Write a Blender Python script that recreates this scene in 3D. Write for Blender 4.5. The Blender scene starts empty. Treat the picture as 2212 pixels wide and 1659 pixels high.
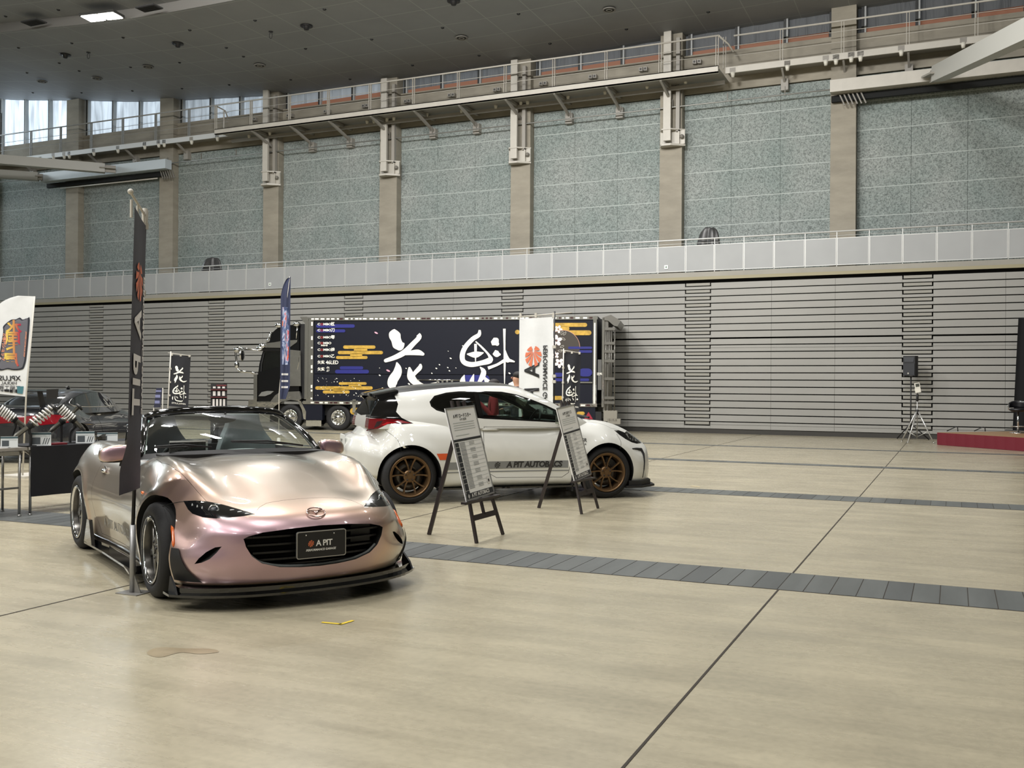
import bpy, bmesh, math, random
from mathutils import Vector as V, Matrix
from mathutils.bvhtree import BVHTree
random.seed(7)
SC = bpy.context.scene
COL = SC.collection
PI = math.pi
# ---------------------------------------------------------------- camera
CX, CY, FPX, EYE = 1106.0, 829.5, 2128.0, 1.40
_Y = V((2060-CX, FPX, -(840-CY))).normalized()
_X = -V((-3640-CX, FPX, -(800-CY))); _X = (_X - _Y*_X.dot(_Y)).normalized()
_Z = _X.cross(_Y)
ROT = Matrix((_X, _Y, _Z))
cam = bpy.data.cameras.new('camera'); camo = bpy.data.objects.new('camera', cam); COL.objects.link(camo)
cam.sensor_width = 36.0; cam.lens = FPX/2212*36.0; cam.clip_end = 300; cam.clip_start = 0.05
_m = Matrix((ROT @ V((1, 0, 0)), ROT @ V((0, 0, 1)), -(ROT @ V((0, 1, 0))))).transposed().to_4x4()
_m.translation = (0, 0, EYE); camo.matrix_world = _m
SC.camera = camo
def ray(u, v): return ROT @ V(((u-CX)/FPX, 1, -(v-CY)/FPX))
def FL(u, v, z=0.0):
    d = ray(u, v); return V((0, 0, EYE)) + d*((z-EYE)/d.z)
def WL(u, v, Y):
    d = ray(u, v); return V((0, 0, EYE)) + d*(Y/d.y)
def PROJ(p):
    c = ROT.inverted() @ (V(p)-V((0, 0, EYE))); return CX+FPX*c.x/c.y, CY-FPX*c.z/c.y
# ---------------------------------------------------------------- world, exposure, lights
SC.view_settings.view_transform = 'Standard'; SC.view_settings.look = 'None'
SC.view_settings.gamma = 1; SC.view_settings.use_curve_mapping = False
SC.view_settings.exposure = 0.06
wd = bpy.data.worlds.new('hall_air'); SC.world = wd; wd.use_nodes = True
_b = wd.node_tree.nodes['Background']; _b.inputs[0].default_value = (0.86, 0.93, 1.0, 1); _b.inputs[1].default_value = 0.5
SC.cycles.max_bounces = 7; SC.cycles.diffuse_bounces = 3; SC.cycles.glossy_bounces = 4
SC.cycles.transparent_max_bounces = 12; SC.cycles.transmission_bounces = 4
SC.cycles.sample_clamp_indirect = 6; SC.cycles.caustics_reflective = False; SC.cycles.caustics_refractive = False
SC.cycles.use_denoising = True
def area_light(name, loc, sx, sy, power, col=(1, .96, .88), rot=(0, 0, 0), spread=None):
    l = bpy.data.lights.new(name, 'AREA'); l.shape = 'RECTANGLE'; l.size = sx; l.size_y = sy
    l.energy = power; l.color = col
    if spread: l.spread = spread
    o = bpy.data.objects.new(name, l); COL.objects.link(o); o.location = loc; o.rotation_euler = rot
    return o
TILT = math.radians(38)
for _i, _x in enumerate((-27, -21, -15, -9, -3, 3)):
    for _y in (-10, -3, 4, 10.5, 16.5):
        area_light('hall_floodlight', (_x+(_y % 3), _y, 12.5), 1.5, .75, (60, 190, 480, 680, 250, 70)[_i]*(1.2 if _y > 8 else 1.0), (1, .98, .955), (TILT if _y > 8 else 0, 0, 0))
for _x in (-24, -16, -8):
    area_light('hall_floodlight', (_x, 21.8, 12.3), 1.5, .75, 250, (1, .98, .955), (0, 0, 0))

# ---------------------------------------------------------------- materials
def srgb(c):
    return tuple((x/255/12.92 if x/255 <= .04045 else ((x/255+.055)/1.055)**2.4) for x in c)
MATS = {}
def mat(name, rgb, rough=.5, metal=0.0, noise=None, bump=None, coat=0.0, spec=None, alpha=None, emit=None, trans=0.0, stretch=None):
    """rgb in 0-255 srgb; noise=(scale, amount[, detail]) mottles the colour; bump=(scale, strength)"""
    if name in MATS: return MATS[name]
    m = bpy.data.materials.new(name); m.use_nodes = True; MATS[name] = m
    nt = m.node_tree; p = nt.nodes['Principled BSDF']; c = srgb(rgb)
    p.inputs['Base Color'].default_value = (*c, 1)
    p.inputs['Roughness'].default_value = rough; p.inputs['Metallic'].default_value = metal
    if coat: p.inputs['Coat Weight'].default_value = coat; p.inputs['Coat Roughness'].default_value = .03
    if spec is not None: p.inputs['Specular IOR Level'].default_value = spec
    if trans: p.inputs['Transmission Weight'].default_value = trans
    if emit: p.inputs['Emission Color'].default_value = (*srgb(emit[0]), 1); p.inputs['Emission Strength'].default_value = emit[1]
    if noise or bump:
        tc = nt.nodes.new('ShaderNodeTexCoord'); mp = nt.nodes.new('ShaderNodeMapping')
        nt.links.new(tc.outputs['Object'], mp.inputs[0])
        if stretch: mp.inputs['Scale'].default_value = stretch
    if noise:
        n = nt.nodes.new('ShaderNodeTexNoise'); n.inputs['Scale'].default_value = noise[0]; n.inputs['Detail'].default_value = noise[2] if len(noise) > 2 else 6
        n.inputs['Roughness'].default_value = .65
        nt.links.new(mp.outputs[0], n.inputs['Vector'])
        r = nt.nodes.new('ShaderNodeValToRGB'); a = noise[1]
        r.color_ramp.elements[0].position = .3; r.color_ramp.elements[1].position = .7
        r.color_ramp.elements[0].color = (*[max(0, x*(1-a)) for x in c], 1); r.color_ramp.elements[1].color = (*[min(1, x*(1+a)) for x in c], 1)
        nt.links.new(n.outputs['Fac'], r.inputs[0]); nt.links.new(r.outputs[0], p.inputs['Base Color'])
    if bump:
        n2 = nt.nodes.new('ShaderNodeTexNoise'); n2.inputs['Scale'].default_value = bump[0]; n2.inputs['Detail'].default_value = 4
        nt.links.new(mp.outputs[0], n2.inputs['Vector'])
        bn = nt.nodes.new('ShaderNodeBump'); bn.inputs['Strength'].default_value = bump[1]; bn.inputs['Distance'].default_value = .01
        nt.links.new(n2.outputs['Fac'], bn.inputs['Height']); nt.links.new(bn.outputs[0], p.inputs['Normal'])
    return m
def glass_mat(name, tint, fac=.12, rough=.0, mx_=.6):
    """thin pane: tinted see-through with a mirror film"""
    if name in MATS: return MATS[name]
    m = bpy.data.materials.new(name); m.use_nodes = True; MATS[name] = m; nt = m.node_tree
    for n in list(nt.nodes): nt.nodes.remove(n)
    o = nt.nodes.new('ShaderNodeOutputMaterial'); mx = nt.nodes.new('ShaderNodeMixShader')
    t = nt.nodes.new('ShaderNodeBsdfTransparent'); g = nt.nodes.new('ShaderNodeBsdfGlossy')
    t.inputs[0].default_value = (*srgb(tint), 1); g.inputs['Roughness'].default_value = rough
    fr = nt.nodes.new('ShaderNodeLayerWeight'); fr.inputs[0].default_value = .12
    mr = nt.nodes.new('ShaderNodeMapRange'); mr.inputs[3].default_value = fac; mr.inputs[4].default_value = mx_
    nt.links.new(fr.outputs['Fresnel'], mr.inputs[0]); nt.links.new(mr.outputs[0], mx.inputs[0])
    nt.links.new(t.outputs[0], mx.inputs[1]); nt.links.new(g.outputs[0], mx.inputs[2]); nt.links.new(mx.outputs[0], o.inputs[0])
    return m
# ---------------------------------------------------------------- mesh collector
class MB:
    def __init__(s): s.v = []; s.f = []; s.s = []
    def add(s, vs, fs, smooth=False, M=None):
        b = len(s.v)
        s.v += [tuple(M @ V(p)) if M else tuple(p) for p in vs]
        s.f += [tuple(b+i for i in f) for f in fs]; s.s += [smooth]*len(fs)
        return s
    def box(s, a, b, M=None):
        (x0, y0, z0), (x1, y1, z1) = a, b
        vs = [(x0, y0, z0), (x1, y0, z0), (x1, y1, z0), (x0, y1, z0), (x0, y0, z1), (x1, y0, z1), (x1, y1, z1), (x0, y1, z1)]
        return s.add(vs, [(3, 2, 1, 0), (4, 5, 6, 7), (0, 1, 5, 4), (1, 2, 6, 5), (2, 3, 7, 6), (3, 0, 4, 7)], False, M)
    def bar(s, p, q, w, h=None, up=(0, 0, 1)):
        """rectangular bar from p to q"""
        p = V(p); q = V(q); h = h or w; d = (q-p).normalized(); u = V(up)
        if abs(d.dot(u)) > .98: u = V((0, 1, 0))
        r = d.cross(u).normalized(); t = r.cross(d)
        vs = [tuple(c + r*(i*w/2) + t*(j*h/2)) for c in (p, q) for i, j in ((-1, -1), (1, -1), (1, 1), (-1, 1))]
        return s.add(vs, [(0, 1, 2, 3), (7, 6, 5, 4), (1, 0, 4, 5), (2, 1, 5, 6), (3, 2, 6, 7), (0, 3, 7, 4)])
    def tube(s, pts, r, n=8, caps=True, smooth=True, closed=False):
        pts = [V(p) for p in pts]; N = len(pts); rs = r if isinstance(r, (list, tuple)) else [r]*N
        vs = []; ref = None
        for i, p in enumerate(pts):
            if closed: d = pts[(i+1) % N]-pts[i-1]
            else: d = pts[min(i+1, N-1)]-pts[max(i-1, 0)]
            d.normalize()
            if ref is None: ref = V((0, 0, 1)) if abs(d.z) < .9 else V((1, 0, 0))
            a = d.cross(ref).normalized(); ref = a.cross(d).normalized()
            for k in range(n):
                t = 2*PI*k/n; vs.append(tuple(p + (a*math.cos(t)+ref*math.sin(t))*rs[i]))
        fs = []
        for i in range(N if closed else N-1):
            j = (i+1) % N
            for k in range(n): fs.append((i*n+k, i*n+(k+1) % n, j*n+(k+1) % n, j*n+k))
        s.add(vs, fs, smooth)
        if caps and not closed:
            b = len(s.v)-len(vs)
            s.f += [tuple(b+k for k in reversed(range(n))), tuple(b+(N-1)*n+k for k in range(n))]; s.s += [False]*2
        return s
    def cyl(s, p, q, r, n=20, r2=None): return s.tube([p, q], [r, r2 if r2 is not None else r], n)
    def lathe(s, prof, n=32, M=None, smooth=True, closed=False):
        """prof list of (r, z) about local z"""
        vs = [(r*math.cos(2*PI*k/n), r*math.sin(2*PI*k/n), z) for r, z in prof for k in range(n)]
        m = len(prof); fs = []
        for i in range(m if closed else m-1):
            j = (i+1) % m
            for k in range(n): fs.append((i*n+k, i*n+(k+1) % n, j*n+(k+1) % n, j*n+k))
        return s.add(vs, fs, smooth, M)
    def prism(s, out, a, b, axis='z', M=None):
        """closed 2D outline extruded from a to b along the axis; 'y' maps (x,z), 'x' maps (y,z)"""
        def P(p, h):
            return (p[0], p[1], h) if axis == 'z' else ((p[0], h, p[1]) if axis == 'y' else (h, p[0], p[1]))
        n = len(out); ar = sum(out[i][0]*out[(i+1) % n][1]-out[(i+1) % n][0]*out[i][1] for i in range(n))
        if ar < 0: out = list(reversed(out))
        if axis == 'y': out = list(reversed(out))
        if b < a: a, b = b, a
        vs = [P(p, a) for p in out]+[P(p, b) for p in out]
        return s.add(vs, [tuple(reversed(range(n))), tuple(range(n, 2*n))]+[(i, (i+1) % n, n+(i+1) % n, n+i) for i in range(n)], False, M)
    def grid(s, fn, nu, nv, smooth=True, flip=False):
        vs = [tuple(fn(i/nu, j/nv)) for i in range(nu+1) for j in range(nv+1)]
        fs = [(i*(nv+1)+j, (i+1)*(nv+1)+j, (i+1)*(nv+1)+j+1, i*(nv+1)+j+1) for i in range(nu) for j in range(nv)]
        if flip: fs = [f[::-1] for f in fs]
        return s.add(vs, fs, smooth)
    def ball(s, c, r, n=16, m=10, M=None):
        r = r if isinstance(r, (tuple, list)) else (r, r, r)
        vs = []; fs = []
        for i in range(m+1):
            t = PI*i/m
            for k in range(n):
                a = 2*PI*k/n; vs.append((c[0]+r[0]*math.sin(t)*math.cos(a), c[1]+r[1]*math.sin(t)*math.sin(a), c[2]+r[2]*math.cos(t)))
        for i in range(m):
            for k in range(n): fs.append((i*n+k, (i+1)*n+k, (i+1)*n+(k+1) % n, i*n+(k+1) % n))
        return s.add(vs, fs, True, M)
    def text(s, body, size, fn, bold=0.0, align='CENTER', depth=0, shear=0, spacing=1.0, yalign='CENTER'):
        """lettering laid out in 2D (x right, y up) and mapped to 3D by fn(x, y)"""
        c = bpy.data.curves.new('t', 'FONT'); c.body = body; c.size = size; c.align_x = align; c.align_y = yalign
        c.offset = bold*size; c.shear = shear; c.space_character = spacing; c.resolution_u = 3
        o = bpy.data.objects.new('t', c); COL.objects.link(o); bpy.context.view_layer.update()
        m = bpy.data.meshes.new_from_object(o.evaluated_get(bpy.context.evaluated_depsgraph_get()))
        s.add([fn(v.co.x, v.co.y) for v in m.vertices], [tuple(p.vertices) for p in m.polygons])
        bpy.data.objects.remove(o); bpy.data.curves.remove(c); bpy.data.meshes.remove(m)
        return s
    def poly(s, pts2, fn):
        """flat filled outline mapped by fn (triangulated)"""
        from mathutils.geometry import tessellate_polygon
        t = tessellate_polygon([[V((p[0], p[1], 0)) for p in pts2]])
        return s.add([fn(p[0], p[1]) for p in pts2], [tuple(x) for x in t])
    def mesh(s, name='m'):
        me = bpy.data.meshes.new(name); me.from_pydata(s.v, [], s.f)
        me.polygons.foreach_set('use_smooth', s.s); me.update(); return me
    def build(s, name, material, parent=None, sharp=None):
        me = s.mesh(name)
        if sharp: me.set_sharp_from_angle(angle=math.radians(sharp))
        o = bpy.data.objects.new(name, me); COL.objects.link(o)
        if material: me.materials.append(material)
        if parent: o.parent = parent
        return o
def tag(o, label=None, cat=None, group=None, kind=None):
    if label: o['label'] = label
    if cat: o['category'] = cat
    if group: o['group'] = group
    if kind: o['kind'] = kind
    return o
def thing(name, label, cat, loc=(0, 0, 0), rotz=0.0, group=None):
    o = bpy.data.objects.new(name, None); COL.objects.link(o); o.empty_display_size = .1
    o.location = loc; o.rotation_euler = (0, 0, rotz)
    return tag(o, label, cat, group)
def struct(name, mb, m, sharp=None):
    return tag(mb.build(name, m, None, sharp), kind='structure')
def dup(root, loc=None, rotz=None, label=None, group=None):
    def cp(o, par):
        c = o.copy(); COL.objects.link(c)
        if par: c.parent = par
        for ch in list(o.children): cp(ch, c)
        return c
    r = cp(root, None)
    if loc is not None: r.location = loc
    if rotz is not None: r.rotation_euler = (0, 0, rotz)
    if label: r['label'] = label
    if group: r['group'] = group
    return r
def lerp(a, b, t): return a+(b-a)*t
def spl(tab, x):
    """smooth interpolation through (x, y) rows sorted by x (monotone-ish cubic)"""
    n = len(tab)
    if x <= tab[0][0]: return tab[0][1]
    if x >= tab[-1][0]: return tab[-1][1]
    for i in range(n-1):
        if x <= tab[i+1][0]:
            x0, y0 = tab[i]; x1, y1 = tab[i+1]; h = x1-x0; t = (x-x0)/h
            d = (y1-y0)/h
            def sl(k):
                if k == 0: return (tab[1][1]-tab[0][1])/(tab[1][0]-tab[0][0])
                if k == n-1: return (tab[-1][1]-tab[-2][1])/(tab[-1][0]-tab[-2][0])
                a = (tab[k][1]-tab[k-1][1])/(tab[k][0]-tab[k-1][0]); b = (tab[k+1][1]-tab[k][1])/(tab[k+1][0]-tab[k][0])
                return 0 if a*b <= 0 else 2*a*b/(a+b)
            m0, m1 = sl(i), sl(i+1)
            t2, t3 = t*t, t*t*t
            return (2*t3-3*t2+1)*y0+(t3-2*t2+t)*h*m0+(-2*t3+3*t2)*y1+(t3-t2)*h*m1
def gau(x, c, w): return math.exp(-((x-c)/w)**2)
def sstep(a, b, x):
    t = max(0, min(1, (x-a)/(b-a))); return t*t*(3-2*t)

# ================================================================ THE HALL
YW = WL(2019, 949, 1).y*0+FL(2019, 949).y      # face of the stowed seating
YU = YW+1.25                                     # upper wall plane
S = 1.037
m_floor = mat('polished_concrete', (160, 152, 130), .30, noise=(1.3, .13, 8), bump=(3, .04))
# floor: blotches, long streaks, cloudy gloss
nt = m_floor.node_tree; P_ = nt.nodes['Principled BSDF']
def floor_nodes():
    tc = nt.nodes.new('ShaderNodeTexCoord')
    mp = nt.nodes.new('ShaderNodeMapping'); mp.inputs['Scale'].default_value = (.35, 2.6, 1); nt.links.new(tc.outputs['Object'], mp.inputs[0])
    n = nt.nodes.new('ShaderNodeTexNoise'); n.inputs['Scale'].default_value = 1.6; n.inputs['Detail'].default_value = 9; n.inputs['Roughness'].default_value = .7
    nt.links.new(mp.outputs[0], n.inputs['Vector'])
    n3 = nt.nodes.new('ShaderNodeTexNoise'); n3.inputs['Scale'].default_value = 26; n3.inputs['Detail'].default_value = 5; nt.links.new(tc.outputs['Object'], n3.inputs['Vector'])
    def ramp(src, p0, c0, p1, c1):
        r = nt.nodes.new('ShaderNodeValToRGB'); r.color_ramp.elements[0].position = p0; r.color_ramp.elements[1].position = p1
        r.color_ramp.elements[0].color = (c0, c0, c0, 1); r.color_ramp.elements[1].color = (c1, c1, c1, 1); nt.links.new(src, r.inputs[0]); return r.outputs[0]
    base = P_.inputs['Base Color'].links[0].from_socket
    m1 = nt.nodes.new('ShaderNodeMixRGB'); m1.blend_type = 'MULTIPLY'; m1.inputs[0].default_value = 1
    nt.links.new(base, m1.inputs[1]); nt.links.new(ramp(n.outputs['Fac'], .3, .84, .65, 1.08), m1.inputs[2])
    m2 = nt.nodes.new('ShaderNodeMixRGB'); m2.blend_type = 'MULTIPLY'; m2.inputs[0].default_value = 1
    nt.links.new(m1.outputs[0], m2.inputs[1]); nt.links.new(ramp(n3.outputs['Fac'], .2, .9, .6, 1.04), m2.inputs[2])
    nt.links.new(m2.outputs[0], P_.inputs['Base Color'])
    nt.links.new(ramp(n.outputs['Fac'], .2, .20, .8, .34), P_.inputs['Roughness'])
floor_nodes()
b = MB(); b.box((-48, -14, -.2), (22, YW+3, 0)); struct('floor', b, m_floor)
# grey paver strips let into the floor, each tile its own shade, and saw-cut joints
m_tile = mat('grey_paver', (86, 89, 88), .42, noise=(2.0, .25, 5), stretch=(1.5, .2, 1))
m_tile2 = mat('grey_paver_dark', (77, 80, 80), .42, noise=(2.0, .25, 5), stretch=(1.5, .2, 1))
m_joint = mat('joint_sealant', (48, 42, 34), .8)
STR = [(WL, 7.06, 7.65), (0, 12.80, 13.38), (0, 18.42, 18.78), (0, 23.55, 23.86)]
STR = [(6.99, 7.65), (12.82, 13.40), (18.38, 18.76), (23.45, 23.76)]
k = 0
for (y0, y1) in STR:
    k += 1
    base = MB(); base.box((-46, y0-.008, 0), (20, y1+.008, .0012)); struct('trim_%d' % k, base, m_joint)
    ta, tb = MB(), MB(); x = -46
    w = .172 if y0 < 14 else .345
    while x < 18:
        t = random.choice((1, 1, 1, 2)) if y0 > 14 else 1
        (ta if random.random() < .6 else tb).box((x+.003, y0, .0005), (x+w*t-.003, y1, .003)); x += w*t
    k += 1; struct('trim_%d' % k, ta, m_tile)
    k += 1; struct('trim_%d' % k, tb, m_tile2)
# kerb of pale floor edge by the wall and the joints
jb = MB()
for X in (-21.6, -17.5, -13.4, -9.3, -5.2, -1.10, 3.0, 7.1): 
    ys = [-6]+[q for s_ in STR for q in s_]+[YW]
    for i in range(0, len(ys)-1, 2): jb.box((X-.006, ys[i], .0), (X+.006, ys[i+1], .0022))
jb.box((-46, YW-.62, 0), (20, YW-.60, .0022))
struct('trim_20', jb, m_joint)
# ---------------- stowed tiers of seating: a wall of grey boards with dark gaps
m_board = mat('seating_board', (150, 149, 144), .55, noise=(.5, .10, 6), stretch=(.3, 1, 1), bump=(40, .05))
m_gap = mat('seating_gap', (14, 14, 14), .9)
m_step = mat('seating_step', (146, 144, 136), .6)
st = thing('retractable_seating', 'tall bank of stowed grey seating tiers with thin black gaps along the back wall', 'seating', (0, YW, 0))
bk = MB(); bk.box((-44, .13, 0), (20, .5, 4.50)); bk.build('backing', m_gap, st)
bl = MB(); bl.box((-44, .03, 0), (20, .12, .15)); bl.build('plinth', mat('plinth', (52, 50, 46), .6), st)
BX = [-1.33-6.19*i for i in range(-3, 7)]
PIT = .2107; Z0 = .155
rowmb = {}; STEPS = []
bw = .80
for r in range(21):
    z0 = .15 if r == 0 else .36+PIT*(r-1)+.015; z1 = .36+PIT*r-.015
    mb = MB()
    dz = .02 if r in (12,) else 0
    for i in range(len(BX)-1):
        xr, xl = BX[i], BX[i+1]+bw          # between two stair boxes
        for q in range(3):
            a = lerp(xl, xr, q/3); c = lerp(xl, xr, (q+1)/3)
            mb.box((a+.003, 0+random.uniform(0, .004), z0), (c-.003, .13, z1-dz))
    # beside the stair boxes: lower half board runs through
    for xb in BX:
        mb.box((xb, .002, z0), (xb+bw, .13, z0+(z1-z0)*.42))
    mb.build('tier_board', m_board, st)
    for xb in BX:
        sb = MB(); sb.box((xb+.035, .004, z0+(z1-z0)*.42+.030), (xb+bw-.035, .13, z1+ .004))
        (sb.build('step_panel', m_step, st) if -22 < xb < 0 else STEPS.append(sb))
sb = MB()
for q_ in STEPS:
    n_ = len(sb.v); sb.v += q_.v; sb.f += [tuple(n_+i for i in f) for f in q_.f]; sb.s += q_.s
sb.build('far_step_panels', m_step, st)['kind'] = 'stuff'
for z in (.27, 2.585):
    mb = MB(); mb.box((-44, -.004, z), (20, .01, z+.006)); mb.build('hinge_line', mat('hinge', (96, 95, 90), .5), st)
# ---------------- gallery ledge
m_conc = mat('board_marked_concrete', (148, 142, 128), .75, noise=(.9, .16, 8), stretch=(1, 1, 3), bump=(14, .12))
m_led = mat('ledge_concrete', (150, 147, 138), .7, noise=(.6, .1, 6))
b = MB(); b.box((-46, YW-.02, 4.68), (22, YU+.9, 4.90)); struct('wall_ledge', b, m_led)
b = MB(); b.box((-46, YW+.15, 4.58), (22, YU+.9, 4.68)); struct('wall_recess', b, m_gap)
b = MB(); b.box((-46, YW-.045, 4.66), (22, YW-.02, 4.755)); struct('trim_21', b, mat('cream_trim', (150, 143, 116), .6))
# balustrade: framed perforated panels, posts, handrail
m_perf = mat('perforated_sheet', (158, 160, 160), .55, metal=.0, noise=(.7, .05, 3))
m_alu = mat('brushed_frame', (208, 209, 206), .4, metal=.15)
bal = thing('balustrade', 'long grey balustrade of framed sheet panels along the gallery edge', 'railing', (0, YW+.05, 4.90))
PW = 6.19/7
x = -44.2+(-1.33+44.2) % PW
pn = MB(); fr = MB(); posts = []
while x < 18:
    p = MB(); p.box((x+.02, .0, .05), (x+PW-.02, .012, .82)); p.build('panel', m_perf, bal)
    for (a, c) in (((x+.012, -.006, .04), (x+PW-.012, .018, .058)), ((x+.012, -.006, .81), (x+PW-.012, .018, .828)),
                   ((x+.012, -.006, .058), (x+.026, .018, .81)), ((x+PW-.026, -.006, .058), (x+PW-.012, .018, .81))): fr.box(a, c)
    posts.append(x); x += PW
fr.build('panel_frame', m_alu, bal)
pb = MB()
for x in posts: pb.box((x-.010, .019, .0), (x+.010, .05, 1.0))
o = pb.build('post_row', m_alu, bal); o['kind'] = 'stuff'
hb = MB(); hb.tube([(-44, .045, 1.02), (18, .045, 1.02)], .022, 8); hb.tube([(-44, .045, .9), (18, .045, .9)], .007, 6); hb.build('handrail', m_alu, bal)
# small notices on the balustrade
for (u, v) in ((1439, 577), (583, 614)):
    p = WL(u, v, YW+.04); t = MB(); t.box((-.06, -.006, -.06), (.06, 0, .06))
    g = thing('notice_sign', 'small white square exit notice on the balustrade above the %s' % ('empty floor' if u > 1000 else 'blue feather flag'), 'sign', p)
    t.build('plate', mat('white_plate', (228, 230, 226), .5), g)
    a = MB(); a.prism([(-.03, -.012), (.0, -.012), (0, -.032), (.035, 0), (0, .032), (0, .012), (-.03, .012)], -.009, -.006, 'y'); a.build('arrow', mat('sign_green', (70, 110, 80), .5), g)
# ---------------- upper wall
m_wool = mat('wood_wool_panel', (144, 151, 149), .9, noise=(9, .22, 10), bump=(60, .3))
def wool_nodes():
    nt = m_wool.node_tree; p = nt.nodes['Principled BSDF']; base = p.inputs['Base Color'].links[0].from_socket
    tc = nt.nodes.new('ShaderNodeTexCoord'); n = nt.nodes.new('ShaderNodeTexNoise'); n.inputs['Scale'].default_value = .55; n.inputs['Detail'].default_value = 4
    nt.links.new(tc.outputs['Object'], n.inputs['Vector'])
    r = nt.nodes.new('ShaderNodeValToRGB'); r.color_ramp.elements[0].position = .3; r.color_ramp.elements[1].position = .7
    r.color_ramp.elements[0].color = (.80, .86, .84, 1); r.color_ramp.elements[1].color = (1.1, 1.07, 1.05, 1); nt.links.new(n.outputs['Fac'], r.inputs[0])
    m = nt.nodes.new('ShaderNodeMixRGB'); m.blend_type = 'MULTIPLY'; m.inputs[0].default_value = 1
    nt.links.new(base, m.inputs[1]); nt.links.new(r.outputs[0], m.inputs[2])
    n2 = nt.nodes.new('ShaderNodeTexNoise'); n2.inputs['Scale'].default_value = 30; n2.inputs['Detail'].default_value = 3; nt.links.new(tc.outputs['Object'], n2.inputs['Vector'])
    r2 = nt.nodes.new('ShaderNodeValToRGB'); r2.color_ramp.elements[0].position = .34; r2.color_ramp.elements[1].position = .56
    r2.color_ramp.elements[0].color = (.54, .56, .56, 1); r2.color_ramp.elements[1].color = (1.1, 1.1, 1.1, 1); nt.links.new(n2.outputs['Fac'], r2.inputs[0])
    m2 = nt.nodes.new('ShaderNodeMixRGB'); m2.blend_type = 'MULTIPLY'; m2.inputs[0].default_value = 1
    nt.links.new(m.outputs[0], m2.inputs[1]); nt.links.new(r2.outputs[0], m2.inputs[2]); nt.links.new(m2.outputs[0], p.inputs['Base Color'])
wool_nodes()
YP = YU+.30                                      # panel face, set back behind the pillars
PX = [WL(u, 500, YU).x for u in (155, 358, 587, 840, 1122, 1443, 1820)]
step = (PX[-1]-PX[0])/6
PXC = [PX[0]+step*i for i in range(-1, 10)]
PWD = .37
ztop = WL(1700, 182, YP).z; zbeam = ztop
m_seam = mat('panel_seam', (176, 184, 180), .6)
m_dark = mat('shadow_gap', (22, 24, 24), .9)
zl = [WL(1444, v, YP).z for v in (321.4, 379, 436.5, 493)]
PZ = (zl[0]-zl[3])/3
b = MB(); sm = MB()
for i in range(len(PXC)-1):
    a, c = PXC[i]+PWD+.0, PXC[i+1]-PWD
    z = zl[3]-PZ*3
    while z < ztop:
        z1 = min(z+PZ, ztop)
        for q in range(3):
            xa, xb = lerp(a, c, q/3), lerp(a, c, (q+1)/3); b.box((xa+.004, YP, z+.012), (xb-.004, YP+.1, z1-.012))
        sm.box((a, YP+.004, z-.012), (c, YP+.1, z+.012)); z += PZ
struct('wall_back', b, m_wool); struct('trim_22', sm, m_seam)
b = MB(); b.box((-48, YP+.1, 4.5), (22, YP+.5, ztop+.05)); struct('wall_core', b, mat('core_grey', (112, 120, 116), .9))
for i, x in enumerate(PXC):
    b = MB(); b.prism([(x-PWD, 4.7), (x+PWD, 4.7), (x+PWD-.015, 13.6), (x-PWD+.015, 13.6)], YU, YP+.3, 'y'); struct('wall_pillar', b, m_conc)
# concrete beam above the panels, window sill height
zs = WL(1300, 147, YP).z
zs = WL(1000, 186, YP).z
b = MB(); b.box((-48, YP-.05, ztop+.02), (22, YP+.5, zs)); struct('wall_beam', b, m_conc)
# clerestory windows: film-covered panes between dark mullions
def ceil_z(x):
    return spl([(-48, 16.0), (-43, 14.9), (-39.2, 14.20), (-34.7, 13.65), (-30.9, 13.18), (-27.3, 12.9), (-24, 12.68), (-21.7, 12.6), (-13.7, 12.58), (-8.5, 12.72), (0, 12.85), (22, 12.6)], x)
def film(name, emit_rgb, e, orange):
    m = bpy.data.materials.new(name); m.use_nodes = True; nt = m.node_tree; p = nt.nodes['Principled BSDF']
    p.inputs['Base Color'].default_value = (.30, .33, .36, 1) if e > .1 else (.10, .105, .11, 1); p.inputs['Roughness'].default_value = .7  # dimness of the bays with little daylight put into the base colour
    tc = nt.nodes.new('ShaderNodeTexCoord'); mp = nt.nodes.new('ShaderNodeMapping'); mp.inputs['Scale'].default_value = (1.5, 1, .18); mp.inputs['Rotation'].default_value = (0, .12, 0)
    nt.links.new(tc.outputs['Object'], mp.inputs[0])
    n = nt.nodes.new('ShaderNodeTexNoise'); n.inputs['Scale'].default_value = 2.2; n.inputs['Detail'].default_value = 3; n.inputs['Distortion'].default_value = 1.2
    nt.links.new(mp.outputs[0], n.inputs['Vector'])
    bn = nt.nodes.new('ShaderNodeBump'); bn.inputs['Strength'].default_value = .8; bn.inputs['Distance'].default_value = .1; nt.links.new(n.outputs['Fac'], bn.inputs['Height']); nt.links.new(bn.outputs[0], p.inputs['Normal'])
    r = nt.nodes.new('ShaderNodeValToRGB'); r.color_ramp.elements[0].position = .35; r.color_ramp.elements[1].position = .7
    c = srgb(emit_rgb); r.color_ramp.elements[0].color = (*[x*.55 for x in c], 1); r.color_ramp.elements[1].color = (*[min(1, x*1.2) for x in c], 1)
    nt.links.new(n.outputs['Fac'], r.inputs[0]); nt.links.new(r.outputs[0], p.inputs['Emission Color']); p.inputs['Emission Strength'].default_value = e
    MATS[name] = m; return m
m_mull = mat('dark_mullion', (38, 40, 40), .5); m_mull2 = mat('grey_mullion', (165, 168, 168), .5)
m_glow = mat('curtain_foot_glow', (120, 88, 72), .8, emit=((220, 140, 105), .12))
FE = {0: 1.5, 1: .95, 2: .5, 3: .15, 4: .06, 5: .035, 6: .02, 7: .012, 8: .01, 9: .01}
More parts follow.
